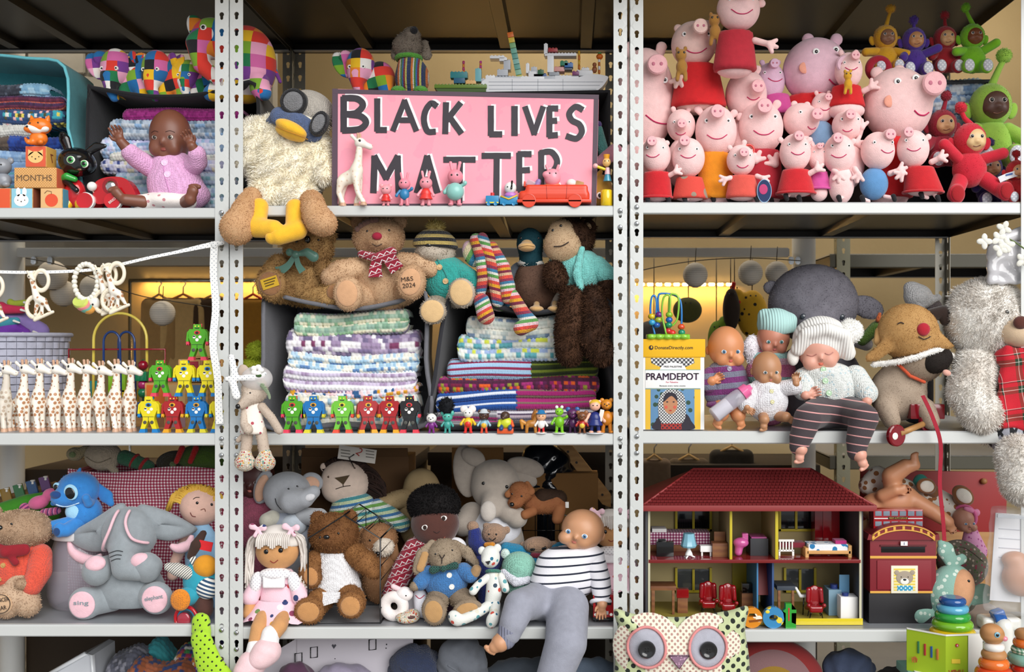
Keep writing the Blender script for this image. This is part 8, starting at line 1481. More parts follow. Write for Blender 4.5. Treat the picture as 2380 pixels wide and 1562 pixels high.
lp('#2a7cc8',[(1522,yt-12,0),(1512,yt-60,0),(1514,yt-96,0),(1522,yt-102,0),(1526,yt-84,0),(1524,yt-48,0)]);lp('#2a7cc8',[(1532,yt-52,6),(1530,yt-98,6),(1540,yt-108,6),(1572,yt-102,6),(1584,yt-80,6),(1584,yt-12,6)]);lp('#86c03a',[(1554,yt-12,-4),(1555,yt-94,-4),(1566,yt-106,-4),(1577,yt-94,-4),(1574,yt-50,-4),(1562,yt-32,-4)]);lp('#86c03a',[(1548,yt-12,-8),(1538,yt-60,-8),(1542,yt-98,-8),(1556,yt-100,-8),(1556,yt-60,-8)])
for x,y,c in((1514,54,'#d8c020'),(1515,40,'#3aa0d0'),(1526,34,'#1c56a8'),(1531,58,'#6a1f7a'),(1530,46,'#a0b030'),(1555,58,'#8ab82a'),(1555,46,'#1c5cb0'),(1554,34,'#1a8a5a'),(1553,20,'#c8202c'),(1562,16,'#d82a24'),(1583,30,'#d84a24'),(1584,17,'#178a6a')):t.e('bead',M('gloss',c),x,yt-y,-4,8.2,7,8)
def limbs(t,SK,L):
 for(pts,kind,ang,sz_,sd)in L:x,y,d=pts[-1][:3];t.s('arm' if kind=='h' else 'leg',SK,[K(pts)]+(hand5(x,y,d,ang,sz_,sd)if kind=='h' else foot5(x,y,d,ang,sz_,sd)),2.4,40)
yb=ZP(ZS,.08);PV=STRIPE('knit',[(0,'#7f7f94'),(.5,'#7a2f72')],26,5)
t=T('baby_doll','bald peach baby doll in a grey and purple knitted dress','doll',1690,yb,.09,'dolls');SK=M('vinyl','#d28c5e');dollhead(t,SK,1687,824,42,48,42,face=(6,8),iris='#4a7aa0',lips='#c85a4a',ears=(-1,));t.s('dress',PV,[E(1690,922,4,54,60,44),E(1688,880,0,42,26,36)],14,32);t.k('sleeve',PV,[(1652,890,-6,20),(1648,912,-20,18)]);limbs(t,SK,(([(1648,912,-24,11),(1650,902,-34,10)],'h',30,22,1),([(1672,960,-20,18),(1668,976,-50,19)],'f',250,26,-1),([(1706,962,-20,18),(1708,980,-50,17)],'f',285,24,1)));t.s('frill',M('knit','#7a2f72'),[E(1690,958,-14,52,12,36)],0,24);t.button(1690,874,6,M('gloss','#9a94a8'));t.rest(ZS,.04)
t=T('baby_doll','doll in a mint knitted hat and pink speckled jumper at the back','doll',1795,ZP(ZS,.17),.17,'dolls');SK=M('vinyl','#c8836a');dollhead(t,SK,1797,786,38,40,36,face=(-2,6),iris='#4a8a8c',lips='#c0605a',ears=());t.s('hat',M('rib','#b5dcd8'),[E(1806,756,4,46,40,42,rot=-14),E(1776,732,2,14,14,12),E(1838,742,2,14,13,12)],10,30,clip=[(.2,1,0,.2*1806+780)]);t.s('jumper',STRIPE('knit',[(0,'#e07aa8'),(.5,'#e8c0d4'),(.75,'#a8d8d4')],60),[E(1792,872,4,60,56,40),E(1794,832,0,44,22,32)],12,30);t.s('pompom_trim',M('fur','#eeeaf0'),[E(1748,812,6,20,34,18)],0,18,fur=(900,6,1.3));t.down(ZS,M('knit','#e07aa8'),1792,40)
yb=ZP(ZS,.045);t=T('baby_doll','small bald doll in a white fluffy cardigan between the larger dolls','doll',1782,yb,.045,'dolls');SK=M('vinyl','#b5835e');WC=M('knit','#eeecf0');dollhead(t,SK,1782,874,34,40,34,face=(4,6),iris='#5a6a6c',lips='#b86a5c',ears=(-1,));t.s('cardigan',WC,[E(1782,950,2,50,48,38),E(1782,916,0,36,20,30)],12,30);t.k('sleeve',WC,[(1748,928,-6,20),(1730,956,-20,20)]);t.k('sleeve',WC,[(1816,920,-8,18),(1840,916,-22,19)]);limbs(t,SK,(([(1728,968,-26,9),(1730,962,-34,8)],'h',320,17,1),([(1842,914,-30,9),(1842,908,-36,8)],'h',95,20,1),([(1770,984,-20,12),(1768,990,-44,12)],'f',265,20,1),([(1806,984,-20,12),(1818,984,-42,12)],'f',330,20,1)))
for x,y in((1787,926),(1788,950)):t.button(x,y,5,M('gloss','#ded8a8'))
t.rest(ZS,.04)
t=T('toy_bottle','clear toy milk bottle with a pink cap in front of the peach doll','toy bottle',1690,yb,.02);t.l('bottle',M('film','#d8d4e0',a=.4),1690,[(896,10),(902,16),(912,18),(980,19),(984,15)],-10,seg=24,rot=-52,piv=(1690,940,-10));t.l('milk',M('gloss','#eceaf0'),1690,[(936,17),(978,17.5)],-10,seg=24,rot=-52,piv=(1690,940,-10));t.l('cap',M('gloss','#e86aa0'),1690,[(872,6),(878,9),(882,16),(898,17)],-10,seg=24,rot=-52,piv=(1690,940,-10))
yb=ZP(ZS,.08);t=T('baby_doll','sleeping doll in a white bobble hat with striped legs over the edge','doll',1930,yb,.08,'dolls');SK=M('vinyl','#dca08c');dollhead(t,SK,1904,812,50,52,46,face=(-8,6),sleep=True,lips='#d0684e',ears=(1,),rot=6);WR_=M('rib','#f0ede8');t.s('hat',WR_,[E(1910,790,8,66,56,54),K([(1850,812,-16,16),(1866,776,-34,15),(1910,766,-46,15),(1952,780,-36,16),(1966,820,-16,18)])],10,36,clip=[(0,1,0,850)]);t.s('bobble',M('fur','#f2f0ea',c2='#ffffff'),[E(1974,770,-8,28,28,26)],0,20,fur=(2500,5,1.1,0));t.e('ear_muff',M('plush','#f2f0ea'),1842,830,-6,14,20,12)
CW=DOTS('knit','#e6eae6','#c2d6dc',9,.3,1.);t.s('cardigan',CW,[E(1930,900,4,74,56,48),E(1912,866,0,56,22,42)],16,34);t.k('sleeve',CW,[(1868,880,-6,26),(1862,906,-26,24)]);t.k('sleeve',CW,[(1986,876,-6,28),(2006,912,-28,26)]);limbs(t,SK,(([(1860,912,-32,12),(1862,916,-44,11)],'h',20,26,1),([(2004,920,-32,13),(2002,930,-44,12)],'h',225,26,-1)))
for x,y in((1904,858),(1908,884),(1916,912)):t.button(x,y,7,M('gloss','#b8d8b4'))
LG_=STRIPE('fab',[(0,'#453c40'),(.86,'#d89a98')],19,-8);t.s('leggings',LG_,[E(1930,958,-14,70,36,46),K([(1896,956,-30,36),(1852,964,-112,31),(1836,1008,-112,25),(1832,1026,-112,21)]),K([(1968,956,-30,36),(1976,964,-112,32),(1962,1014,-112,25),(1960,1038,-112,21)])],14,48);limbs(t,SK,(([(1832,1022,-114,16),(1834,1032,-120,15)],'f',262,24,1),([(1960,1034,-114,16),(1964,1044,-120,16)],'f',290,26,1)))
t=T('plush_elephant','large grey furry elephant rising behind the dolls','soft toy',1910,ZP(ZS,.32),.30,'plush elephants');EG=M('fur','#6d6a72',c2='#8c8992');hd=t.s('head',EG,[E(1890,706,0,104,92,70),K([(1880,760,-50,44),(1890,830,-60,36)])],24,40,fur=(30000,2.6,1.0,.3));t.s('ear',EG,[E(2018,714,10,40,26,12,rot=-20)],0,22,par=hd,fur=(1800,3.5,1.1));t.s('ear',EG,[E(1796,668,10,20,16,10)],0,18,par=hd,fur=(600,3.5,1.1));t.eyes([(1942,738),(1850,738)],7,M('gloss','#3a4048'),par=hd);t.k('tusk',M('plush','#c8c4c4'),[(1964,786,-40,16),(2000,800,-46,15)]);t.s('body',EG,[E(1905,900,20,110,110,60)],0,26,fur=(5000,3.5,1.1));t.down(ZS,M('plush','#77747c'),1905,70)
t=T('parrot_toy','small green knitted bird with orange beak behind the bobble hat','soft toy',2030,800,.2);t.s('body',M('knit','#5a7a2c'),[K([(2004,792,0,12),(2036,762,0,15)])],0,20);t.e('head',M('knit','#8a8a8c'),2048,752,0,16,12,12);t.k('beak',M('knit','#c8602c'),[(2038,744,-10,6),(2042,730,-8,4)],res=14)
yb=ZP(ZS,.09);t=T('plush_dog','fawn plush pug wearing a reindeer hat with a red nose','soft toy',2105,yb,.09);PG=M('fur','#8c7a68',c2='#a89684');HT=M('fur','#b08550',c2='#c89e68');t.s('body',PG,[E(2090,930,8,66,66,52),E(2110,880,0,52,40,42),K([(2050,960,-30,26),(2056,990,-52,20)]),K([(2140,966,-30,24),(2146,992,-50,20)])],16,38,fur=(20000,2.2,.9,.3))
hd=t.s('head',PG,[E(2130,862,-14,58,44,46)],0,28,fur=(3500,2.6,1));t.s('muzzle',M('fur','#15110f',c2='#28201c'),[E(2158,858,-46,36,26,24,rot=15),E(2180,846,-48,16,18,16)],6,26,par=hd,fur=(1800,2.4,1));t.e('tongue',M('plush','#e0a898'),2178,882,-62,10,7,5,rot=-20,par=hd);t.eyes([(2146,838),(2184,828)],5,par=hd);t.k('collar',M('fab','#c8502c'),[(2072,860,-38,4),(2100,890,-48,4),(2134,904,-42,4)],res=24)
h2=t.s('hat',HT,[E(2106,790,-16,70,66,56,rot=-14),K([(2050,820,-40,16),(2016,850,-30,14)],.6),K([(2170,810,-40,16),(2212,842,-26,12)],.6)],12,38,clip=[(.16,1,0,842+.16*2106)],fur=(22000,2.6,1.0,.3));t.e('hat_nose',M('plush','#b0142a'),2122,784,t.f(2122,784)-1,15,15,8,par=h2,reg=False);t.line('hat_mouth',M('fab','#2a1c18'),[(2110,800),(2124,806),(2140,800)],2.2,2.4,par=h2);t.line('hat_eye',M('fab','#2a1c18'),[(2066,772),(2073,768),(2079,771)],2.4,2.4,par=h2);t.k('antler',M('plush','#2a1810'),[(2160,750,-10,15),(2186,744,-14,16),(2192,762,-16,13)],par=h2);t.k('hat_ear',HT,[(2044,790,-10,14),(2038,810,-16,12)],par=h2,flat=.6);t.s('hat_trim',M('fur','#e8e4de',c2='#f4f2ee'),[K([(2022,864,-26,7),(2070,858,-52,7),(2110,846,-62,7),(2160,830,-56,7),(2206,846,-26,7)])],0,34,par=h2,fur=(1800,4,1.1,.1));t.rest(ZS,.04)
t=T('pull_toy_cart','wooden axle with red wheels hanging over the shelf edge','pull toy',2100,1010,.03);RWH=M('gloss','#7c0f1c')
for x,y,d in((2070,1008,-48),(2164,982,14)):w_=t.w('wheel',RWH,x,y,[(d-3,16),(d-4,22),(d-2,25),(d+6,25)],32,yaw=-25);t.w('hub_cap',M('gloss','#ece8e2'),x-6,y+1,[(d-8,4),(d-7,8),(d-3,8)],18,yaw=-25,par=w_)
t.r('axle',M('wood','#b88850'),[(2078,1004,-44),(2160,982,10)],7);t.b('platform',M('gloss','#7a0e1a'),2120,940,2200,975,10,60,3)
t=T('woven_lead','dark red woven cord hanging down from the pull toy','cord',2165,940,.0);ribbon(t,'cord',M('fab','#a01c30'),[(x,y,d)for(x,y,d)in smooth_poly3([(2148,920,10),(2158,970,-30),(2172,1030,-40),(2170,1120,-40),(2178,1200,-38),(2182,1250,-36)],6)],9)
t=T('teddy_bear','large shaggy silver bear with tartan scarf at the right edge','teddy bear',2320,ZP(ZS,.06),.08,'teddy bears');SB=M('fur','#cfc5ba',c2='#fffdf8',sc=14);t.s('body',SB,[E(2340,940,30,96,100,60)],0,28,fur=(9000,12,1.4,.2));hd=t.s('head',SB,[E(2292,742,-4,92,94,76)],0,34,fur=(34000,9,1.1,.15,.5));t.s('muzzle',M('plush','#dcc0a0'),[E(2340,772,-62,46,36,40)],0,24,par=hd);t.e('nose',M('plush','#5a2a20'),2330,752,-98,17,15,10,par=hd);t.eyes([(2308,728),(2356,712)],5,par=hd);t.s('ear',SB,[E(2240,700,10,30,34,16)],0,20,par=hd,fur=(2500,11,1.4))
t.k('arm',SB,[(2262,850,-20,50),(2232,910,-50,46),(2254,956,-66,45)],fur=(20000,9,1.1,.25,.5));t.k('leg',SB,[(2316,1050,-120,48),(2322,1100,-138,52)],fur=(16000,9,1.1,.25));TT=TARTAN();t.s('scarf',TT,[WR(BX(2292,805,2372,990,-84,-66,8,rot=-6),4,.07),K([(2306,830,-60,20),(2380,840,-60,24)])],10,40);HX=HEXP();t.s('patterned_cloth',HX,[E(2330,1010,-40,62,46,44,rot=-30),E(2282,920,-30,22,50,20)],10,30)
t=T('knitted_hat_doll','grey knitted doll in a white woolly hat behind the pug','soft toy',2140,ZP(ZS,.24),.24);t.s('hat',M('knit','#d8d6d6'),[E(2134,690,0,34,30,28,rot=-20),E(2118,668,0,18,14,14),K([(2128,716,-14,8),(2176,692,-12,8)])],8,28);t.s('head',M('knit','#6a5f60'),[E(2166,716,6,26,24,22)],0,20);t.s('bow',BLK,[E(2168,732,-16,22,8,8,rot=10),E(2196,718,-14,12,7,6,rot=40)],3,20);t.s('body',M('fab','#4a5260'),[E(2130,800,6,60,70,34)],0,20);t.down(ZS,M('fab','#4a5260'),2130,40)
t=T('draped_cloth','white satin cloth bag hanging at the right frame edge','cloth',2340,640,.02);t.s('cloth',M('gloss','#cfcdd0'),[WR(BX(2296,560,2420,660,-4,10,5),3,.12)],0,30);t.s('neck',M('gloss','#dddbdd'),[K([(2320,560,4,12),(2380,540,6,16)])],0,18)
t=T('flower_spray','white silk orchid spray at the right frame edge','flowers',2330,640,-.01);FW=M('fab','#eceadf');t.r('stem',M('fab','#6a7a4a'),smooth_poly3([(2300,560,0),(2340,555,-4),(2380,580,-6)]),1.8)
for i,(x,y)in enumerate(((2285,562),(2318,556),(2330,532),(2338,570),(2374,606),(2322,580))):
 for q in range(4):a=q*pi/2+i;t.e('petal',FW,x+9*cos(a),y+9*sin(a),-8,10,7,3,rot=-math.degrees(a),nu=12,nv=8)
for lab,c,P in(('yellow giraffe-print mobile toy hanging in the back room','#c89a1c',[E(1748,730,0,36,56,22),E(1712,690,0,18,20,14),K([(1760,770,0,16),(1740,808,0,10)])]),('green and orange hanging toy in the back room','#6a8a1c',[E(1665,790,0,20,44,16),E(1682,760,0,14,26,14)]),('dark spotted hanging toy in the back room','#2a1c12',[E(1698,720,-10,20,50,14)]),('red curved hanging teether in the back room','#c01c14',[K([(1704,660,-8,5),(1698,690,-8,5),(1716,702,-8,5)])]),('olive stuffed toy on the dark back rack','#4a4a1c',[E(1600,720,20,34,30,18)]),('grey stuffed toy behind the lime bead maze','#4a4440',[E(1520,770,0,40,26,20)])):
 t=T('hanging_toy',lab,'soft toy',1700,800,.75,'soft toys hanging in the back room');t.s('body',DOTS('fab',c,'#1c140c',22,.25,1.)if 'mobile' in lab else M('fab',c),P,6,26);f=P[0];xc=(f.lo[0]+f.hi[0])/2;t.r('cord',M('paint','#5a4a34'),[(xc,f.lo[1]+2,0),(xc,600,0)],1.2);t.eyes([(xc-6,f.lo[1]+14),(xc+6,f.lo[1]+14)],2)
# ====== RIGHT BAY, bottom shelf
ZS=ZC[2];yd=ZP(ZS,.05);t=T('dolls_house','wooden dolls house with red tiled roof and yellow window frames','dolls house',1760,yd,.05);k0=yd-1456
WL=M('card','#b9a878');YF=M('paint','#c8b420');RF=M('paint','#8a2c2c');RFL=M('gloss','#7a1f20');D=190
t.b('wall',M('paint','#46464c'),1500,1178,1507,yd,0,D,1);t.b('wall',M('paint','#46464c'),2000,1178,2006,yd,0,D,1);t.b('edge',M('paint','#c9c4a8'),1506,1180,1511,yd,-2,3,.5);t.b('edge',M('paint','#c9c4a8'),1997,1180,2002,yd,-2,3,.5);bw=t.b('back_wall',WL,1507,1178,2000,yd,D-5,D,.5);t.b('floor',M('paint','#9a8a3a'),1507,yd-8,2000,yd,0,D,.5);t.b('floor',RFL,1507,1304+k0,2000,1312+k0,-3,D-6,1);t.b('step',M('gloss','#d8c21c'),1500,yd-16,2004,yd-1,-6,-2,1)
t.b('partition',WL,1697,1182,1701,1304+k0,4,D-6,.5);t.b('partition',WL,1803,1182,1808,1304+k0,4,D-6,.5);t.b('partition_edge',YF,1696,1182,1702,1304+k0,0,4,.5);t.b('partition_edge',YF,1802,1182,1809,1304+k0,0,4,.5);t.b('partition',M('paint','#3a7aa8'),1764,1312+k0,1768,yd-8,30,D-20,.5);t.b('partition',M('paint','#2a4a7a'),1798,1312+k0,1803,yd-8,20,D-20,.5);t.b('stair_panel',RF,1768,1312+k0,1798,yd-50,80,84,.5,tilt=-20)
for x0,x1,y0,y1 in((1572,1650,1172,1230),(1812,1886,1172,1230),(1572,1650,1322,1372),(1824,1892,1322,1372)):
 x0,x1,y0,y1=VX+(x0-VX)*1.077,VX+(x1-VX)*1.077,VY+(y0-VY)*1.077,VY+(y1-VY)*1.077
 w_=t.b('window',M('gloss','#14161a' if y0<1250 else '#4a4e50'),x0,y0,x1,y1,D-9,D-6,.3)
 for a in((x0-4,y0-4,x0+2,y1+4),(x1-2,y0-4,x1+4,y1+4),(x0-4,y1-2,x1+4,y1+4),((x0+x1)/2-3,y0,(x0+x1)/2+3,y1)):t.b('window_frame',YF,*a,D-14,D-8,.5,par=w_)
t.b('door',M('paint','#a8981c'),1730,1340+k0,1772,yd-9,D-12,D-6,.5)
A_=[(1488,1176),(2028,1182),(1905,1104),(1622,1100)];ry0,ry1=-26,90
def rp(u,v):
 x0,x1=1490+(1622-1490)*v,2026+(1905-2026)*v;return(x0+(x1-x0)*u,1172-(1172-1101)*v,ry0+(ry1-ry0)*v)
V=[rp(0,0),rp(1,0),rp(1,1),rp(0,1),(1490,1172,206),(2026,1172,206)]
rf=t.put('roof',V,[np.array([(0,1,2,3),(5,4,3,2)]),np.array([(1,5,2),(4,0,3)])],RF,None,False);t.b('eaves',RF,1484,1170,2030,1184,ry0-4,208,3,par=rf)
tv=[(0,0,0),(7.4,0,0),(7.4,-5.4,3),(0,-5.4,3),(.6,-.2,-1.6),(6.8,-.2,-1.6)];Vt=[];Qt=[];T3=[]
for r_ in range(13):
 v0=r_/13;p0,p1=rp(0,v0),rp(1,v0);n=int((p1[0]-p0[0])/9);sl=np.array([0,-(71/13)*.96,(ry1-ry0)/13*.96])
 for c_ in range(n):
  x=p0[0]+2+(p1[0]-p0[0]-4)*(c_+(.5 if r_%2 else 0))/n
  if x+8>p1[0]-1:continue
  b0=np.array([x,p0[1],p0[2]]);k=len(Vt);Vt+=[b0+[0,-2.2,-4],b0+[7.6,-2.2,-4],b0+[6.8,0,0]+sl-[0,.3,.5],b0+[.8,0,0]+sl-[0,.3,.5],b0,b0+[7.6,0,0]];Qt+=[(k,k+1,k+2,k+3),(k+4,k+5,k+1,k)]
o=t.put('roof_tiles',np.array(Vt),[np.array(Qt)],M('paint','#7d2a2c'),rf,False);o['kind']='stuff'
for a,b_ in((rp(0,0),rp(0,1)),(rp(1,0),rp(1,1)),(rp(0,1),rp(1,1))):t.r('ridge',RF,[a,b_],3,par=rf)
def furn(name,label,x,y,d0,fn):
 f=T(name,label,'doll furniture',x,y,.05+d0*t_m,'dolls house furniture');fn(f);return f.rest(W(0,1304+k0 if y<1350 else yd-8,.05).z,.12)
t_m=mpp(.05);y1_=1303+k0;y2_=yd-9;WN=M('wood','#7a4a2c');CHK=GING('fab','#e8e0e6','#b05a80','#6a1f48',7);RC_=M('gloss','#8c1018');LBL=M('gloss','#7fb4c8')
def Bx(m,*L):
 def g(f):
  for i,a in enumerate(L):f.b(a[0],a[1]if len(a)>7 else m,*a[-6:],1)
 return g
furn('toy_bed','dolls house bed with pink checked cover',1580,y1_,90,Bx(CHK,('cover',CHK,1510,y1_-44,1650,y1_-16,0,50),('bed_frame',WN,1508,y1_-18,1652,y1_,2,48),('pillow',WP,1516,y1_-52,1550,y1_-40,6,44)))
furn('toy_cabinet','black dolls house stove with a handle',1548,y1_,30,Bx(BLK,('body',BLK,1526,y1_-36,1566,y1_-2,0,26),('handle',BLK,1530,y1_-42,1548,y1_-36,6,12)))
def lampf(f):f.l('shade',LBL,1601,[(y1_-58,13),(y1_-50,14),(y1_-30,19),(y1_-26,17)],0,seg=10,sharp=20);f.l('stem',WP,1601,[(y1_-26,3),(y1_-20,4),(y1_-12,8),(y1_-8,9)],0,seg=14);[f.k('foot',WP,[(1601,y1_-9,0,2.4),(1601+14*cos(a),y1_-2,10*sin(a),1.8)],res=12)for a in(.3,2.2,4.2)]
furn('toy_lamp','dolls house standard lamp with a pale blue shade',1601,y1_,14,lampf)
furn('toy_stool','cream dolls house stool',1640,y1_,34,Bx(WP,('seat',WP,1628,y1_-24,1656,y1_-10,0,22),('leg',WP,1630,y1_-10,1634,y1_,2,6),('leg',WP,1650,y1_-10,1654,y1_,2,6)))
furn('toy_desk','brown dolls house dressing table with a flap',1670,y1_,24,Bx(WN,('body',WN,1656,y1_-34,1692,y1_-2,0,34),('mirror',WN,1664,y1_-56,1690,y1_-34,30,33)))
furn('toy_toilet','pink dolls house toilet',1720,y1_,40,lambda f:(f.s('bowl',M('gloss','#c85a9a'),[E(1722,y1_-30,0,18,12,14),K([(1718,y1_-22,0,10),(1716,y1_-8,0,9)])],4,24),f.b('cistern',M('gloss','#c85a9a'),1726,y1_-50,1740,y1_-24,4,24,2)))
furn('toy_bath','dark dolls house bath with a pink inside',1766,y1_,40,Bx(BLK,('tub',M('paint','#303236'),1744,y1_-44,1786,y1_-4,0,60),('basin',M('gloss','#b04a8c'),1747,y1_-47,1783,y1_-43,3,57)))
def cotf(f):[f.b('bar',WP,1812+i*7,y1_-34,1815+i*7,y1_-12,0,3,.4)for i in range(5)];f.b('rail',WP,1810,y1_-38,1846,y1_-33,0,3,.4);f.b('rail',WP,1810,y1_-14,1846,y1_-10,0,3,.4);f.b('mattress',M('fab','#7a1f30'),1812,y1_-30,1872,y1_-18,4,36,2);f.b('leg',WP,1841,y1_-12,1846,y1_,0,4,.4);f.b('leg',WP,1810,y1_-12,1814,y1_,0,4,.4)
furn('toy_cot','white dolls house cot with maroon bedding',1836,y1_,40,cotf)
furn('toy_wardrobe','red dolls house wardrobe',1924,y1_,130,Bx(M('gloss','#8c141c'),('body',M('gloss','#8c141c'),1894,1190,1952,y1_,0,40),('door',M('gloss','#a01820'),1912,1192,1950,y1_-2,-3,0)))
furn('toy_bed','wooden dolls house bed with blue and white quilt',1930,y1_,20,Bx(WB,('frame',WB,1876,y1_-16,1978,y1_-8,0,50),('headboard',WB,1972,y1_-28,1980,y1_,0,50),('footboard',WB,1872,y1_-22,1880,y1_,0,50),('quilt',DOTS('fab','#e6eaf0','#2a7ab0',18,.35,1.),1880,y1_-30,1972,y1_-15,3,47),('pillow',M('fab','#b02a70'),1944,y1_-38,1970,y1_-29,8,40)))
def chairf(x,y):
 def g(f):f.s('seat',RC_,[BX(x-16,y-28,x+16,y-12,0,28,5),K([(x-18,y-30,2,5),(x-18,y-20,22,5)]),K([(x+18,y-30,2,5),(x+18,y-20,22,5)])],3,28);f.s('backrest',RC_,[E(x,y-46,24,17,26,5),K([(x-14,y-62,22,6),(x-16,y-36,18,5)]),K([(x+14,y-62,22,6),(x+16,y-36,18,5)])],4,28);[f.k('leg',BLK,[(x+q*12,y-12,z_,2),(x+q*15,y,z_,1.2)],res=10)for q in(-1,1)for z_ in(4,24)]
 return g
furn('toy_armchair','red dolls house wing chair behind the owl cushion',1648,y2_,60,chairf(1648,y2_-30));furn('toy_armchair','red dolls house wing chair turned beside the side table',1694,y2_,40,chairf(1694,y2_-20));furn('toy_armchair','red dolls house wing chair standing at the right',1898,y2_,20,chairf(1898,y2_-22))
furn('toy_table','brown dolls house dining table at the left',1540,y2_,60,Bx(WN,('top',WN,1512,y2_-66,1572,y2_-56,0,50),('leg',WN,1562,y2_-56,1568,y2_,0,6),('leg',WN,1514,y2_-56,1522,y2_,0,6),('chest',RC_,1574,y2_-56,1602,y2_-36,10,30),('chest_base',WN,1576,y2_-36,1600,y2_,12,28)))
furn('toy_sideboard','dark dolls house sideboard with radio',1742,y2_,80,Bx(WN,('body',WN,1724,y2_-44,1762,y2_,0,30),('radio',BLK,1726,y2_-66,1758,y2_-44,4,24)))
furn('toy_table','brown dolls house kitchen table with grey top',1830,y2_,60,Bx(WN,('top',M('paint','#3c4450'),1806,y2_-66,1850,y2_-56,0,60),('leg',WN,1840,y2_-56,1846,y2_,0,6),('leg',WN,1808,y2_-56,1814,y2_,0,6)))
furn('toy_chair','white dolls house kitchen chair',1866,y2_,50,lambda f:(f.s('shell',WP,[K([(1852,y2_-62,10,3),(1862,y2_-44,6,4),(1880,y2_-44,6,4)])],0,20),f.r('leg',BLK,[(1870,y2_-42,8),(1868,y2_,8)],1.6)))
furn('toy_cooker','pale blue dolls house sink unit with a pan',1942,y2_,50,lambda f:(f.b('unit',M('paint','#7a9cb0'),1926,y2_-60,1956,y2_,0,50,1),f.l('pan',M('gloss','#2a3c7a'),1942,[(y2_-70,9),(y2_-60,9)],16,seg=16)))
furn('toy_cooker','white dolls house cooker at the right wall',1975,y2_,16,lambda f:(f.b('unit',WP,1954,y2_-56,1994,y2_-4,0,40,1),f.b('splashback',M('paint','#5a8cb0'),1960,y2_-100,1984,y2_-56,36,39,1),f.l('pan',M('gloss','#2a3c7a'),1968,[(y2_-64,8),(y2_-56,8)],14,seg=16)))
yl_=ZP(ZS,.015);t=T('wooden_letter','orange wooden letter e with egg prints','toy letter',1748,yl_,.015);ye=yl_-25;t.g('letter',DOTS('gloss','#d8861c','#f2ecd8',26,.3,1.),[(1748+24*cos(a),ye-24*sin(a))for a in np.linspace(0,2*pi,31)[:-1]],0,14,holes=[[(1738,ye-2),(1742,ye-10),(1754,ye-10),(1758,ye-2)]]);t.g('slot',M('gloss','#8a4a10'),[(1740,ye+6),(1772,ye+2),(1770,ye+8),(1742,ye+11)],-.6,1)
t=T('wooden_letter','blue wooden letter o with lemon prints','toy letter',1798,yl_,.015);t.g('letter',DOTS('gloss','#3a86b8','#e8d040',22,.33,1.),[(1798+25*cos(a),ye-25*sin(a))for a in np.linspace(0,2*pi,31)[:-1]],0,14,holes=[[(1798+10*cos(a),ye-7*sin(a))for a in np.linspace(0,2*pi,17)[:-1]]]);t.e('fruit_print',M('gloss','#e8d040'),1784,ye-14,-.3,5,4,.8)
t=T('wooden_letter','green wooden letter t','toy letter',1836,yl_,.015);t.g('letter',M('gloss','#2f9a34'),[(1826,yl_-58),(1840,yl_-58),(1840,yl_-44),(1851,yl_-44),(1851,yl_-36),(1840,yl_-36),(1840,yl_-14),(1850,yl_-10),(1850,yl_),(1826,yl_),(1826,yl_-36),(1820,yl_-40),(1826,yl_-46)],0,14);t.b('stripe',M('gloss','#c83030'),1832,yl_-48,1835,yl_-18,-.6,.3,0)
t=T('toy_letters_row','green and blue toy beads before the dolls house','beads',1560,yl_,.012)
for i in range(6):t.e('bead',M('gloss',('#5ab040','#3a8ac0')[i%2]),1520+i*15,yl_-62+i*2,4,9,7,8)
t.rest(ZS,.08)
yp=ZP(ZS,.06);t=T('toy_post_box','dark red toy post box with a bear stamp on its door','post box',2098,yp,.06);PR=M('paint','#7c1220');GO=M('paint','#e0a848')
t.b('base',M('paint','#1c1a1e'),2020,yp-72,2168,yp,2,110,3);t.b('body',PR,2022,1250,2176,yp-72,0,112,2);t.g('arched_top',PR,[(2014,1254),(2018,1240)]+[(2098+82*cos(a),1262-46*sin(a))for a in np.linspace(pi*.86,pi*.14,14)]+[(2180,1240),(2182,1254)],-6,116)
for off in(0,11):t.r('gold_band',GO,[(2098+80*cos(a),1262+off-42*sin(a),-7)for a in np.linspace(pi*.86,pi*.14,16)],1.7)
for i in range(9):a=pi*(.84-.68*i/8);t.b('gold_mark',GO,2098+80*cos(a)-3,1266-42*sin(a)-2,2098+80*cos(a)+3,1266-42*sin(a)+7,-7.4,-5,.6)
t.b('slot',BLK,2048,1270,2150,1284,-1,4,.5);t.b('slot_frame',M('paint','#5c0c16'),2045,1266,2153,1270,-3,0,.5);t.b('number_plate',WP,2091,1257,2107,1267,-8,-6,.3);t.txt('1',2099,1262,6,-8.4,M('paper','#2a3a7a'));t.b('gold_line',GO,2022,1292,2177,1298,-1.5,.5,.4);t.b('gold_line',GO,2022,yp-76,2172,yp-71,-1.5,.5,.4);dr_=t.b('door',M('paint','#861624'),2038,1302,2164,yp-80,-2.5,1,1.5)
t.b('stamp',M('paper','#ece6d0'),2070,1314,2132,1378,-4,-2.4,.3,par=dr_);t.b('stamp_ground',STRIPE('paper',[(0,'#e4c850'),(.5,'#efe2a8')],7),2076,1320,2126,1372,-4.4,-3.8,.2,par=dr_);t.e('stamp_bear',M('paper','#a89a88'),2101,1342,-4.4,20,16,1,par=dr_);t.e('stamp_bear',M('paper','#f0ece4'),2101,1350,-5,10,8,1,par=dr_);t.e('stamp_nose',BLK,2101,1346,-6,4,2.6,.6,par=dr_);t.b('stamp_shirt',DOTS('paper','#3a9ac0','#e8f0f4',7,.25),2084,1360,2120,1372,-4.9,-4.2,.2,par=dr_)
for q in(-1,1):t.e('stamp_ear',M('paper','#a89a88'),2101+q*18,1330,-4.4,6,6,1,par=dr_);t.e('stamp_eye',BLK,2101+q*8,1340,-5.4,1.4,1.4,.5,par=dr_)
t.rest(ZS,.03);zb_=1220
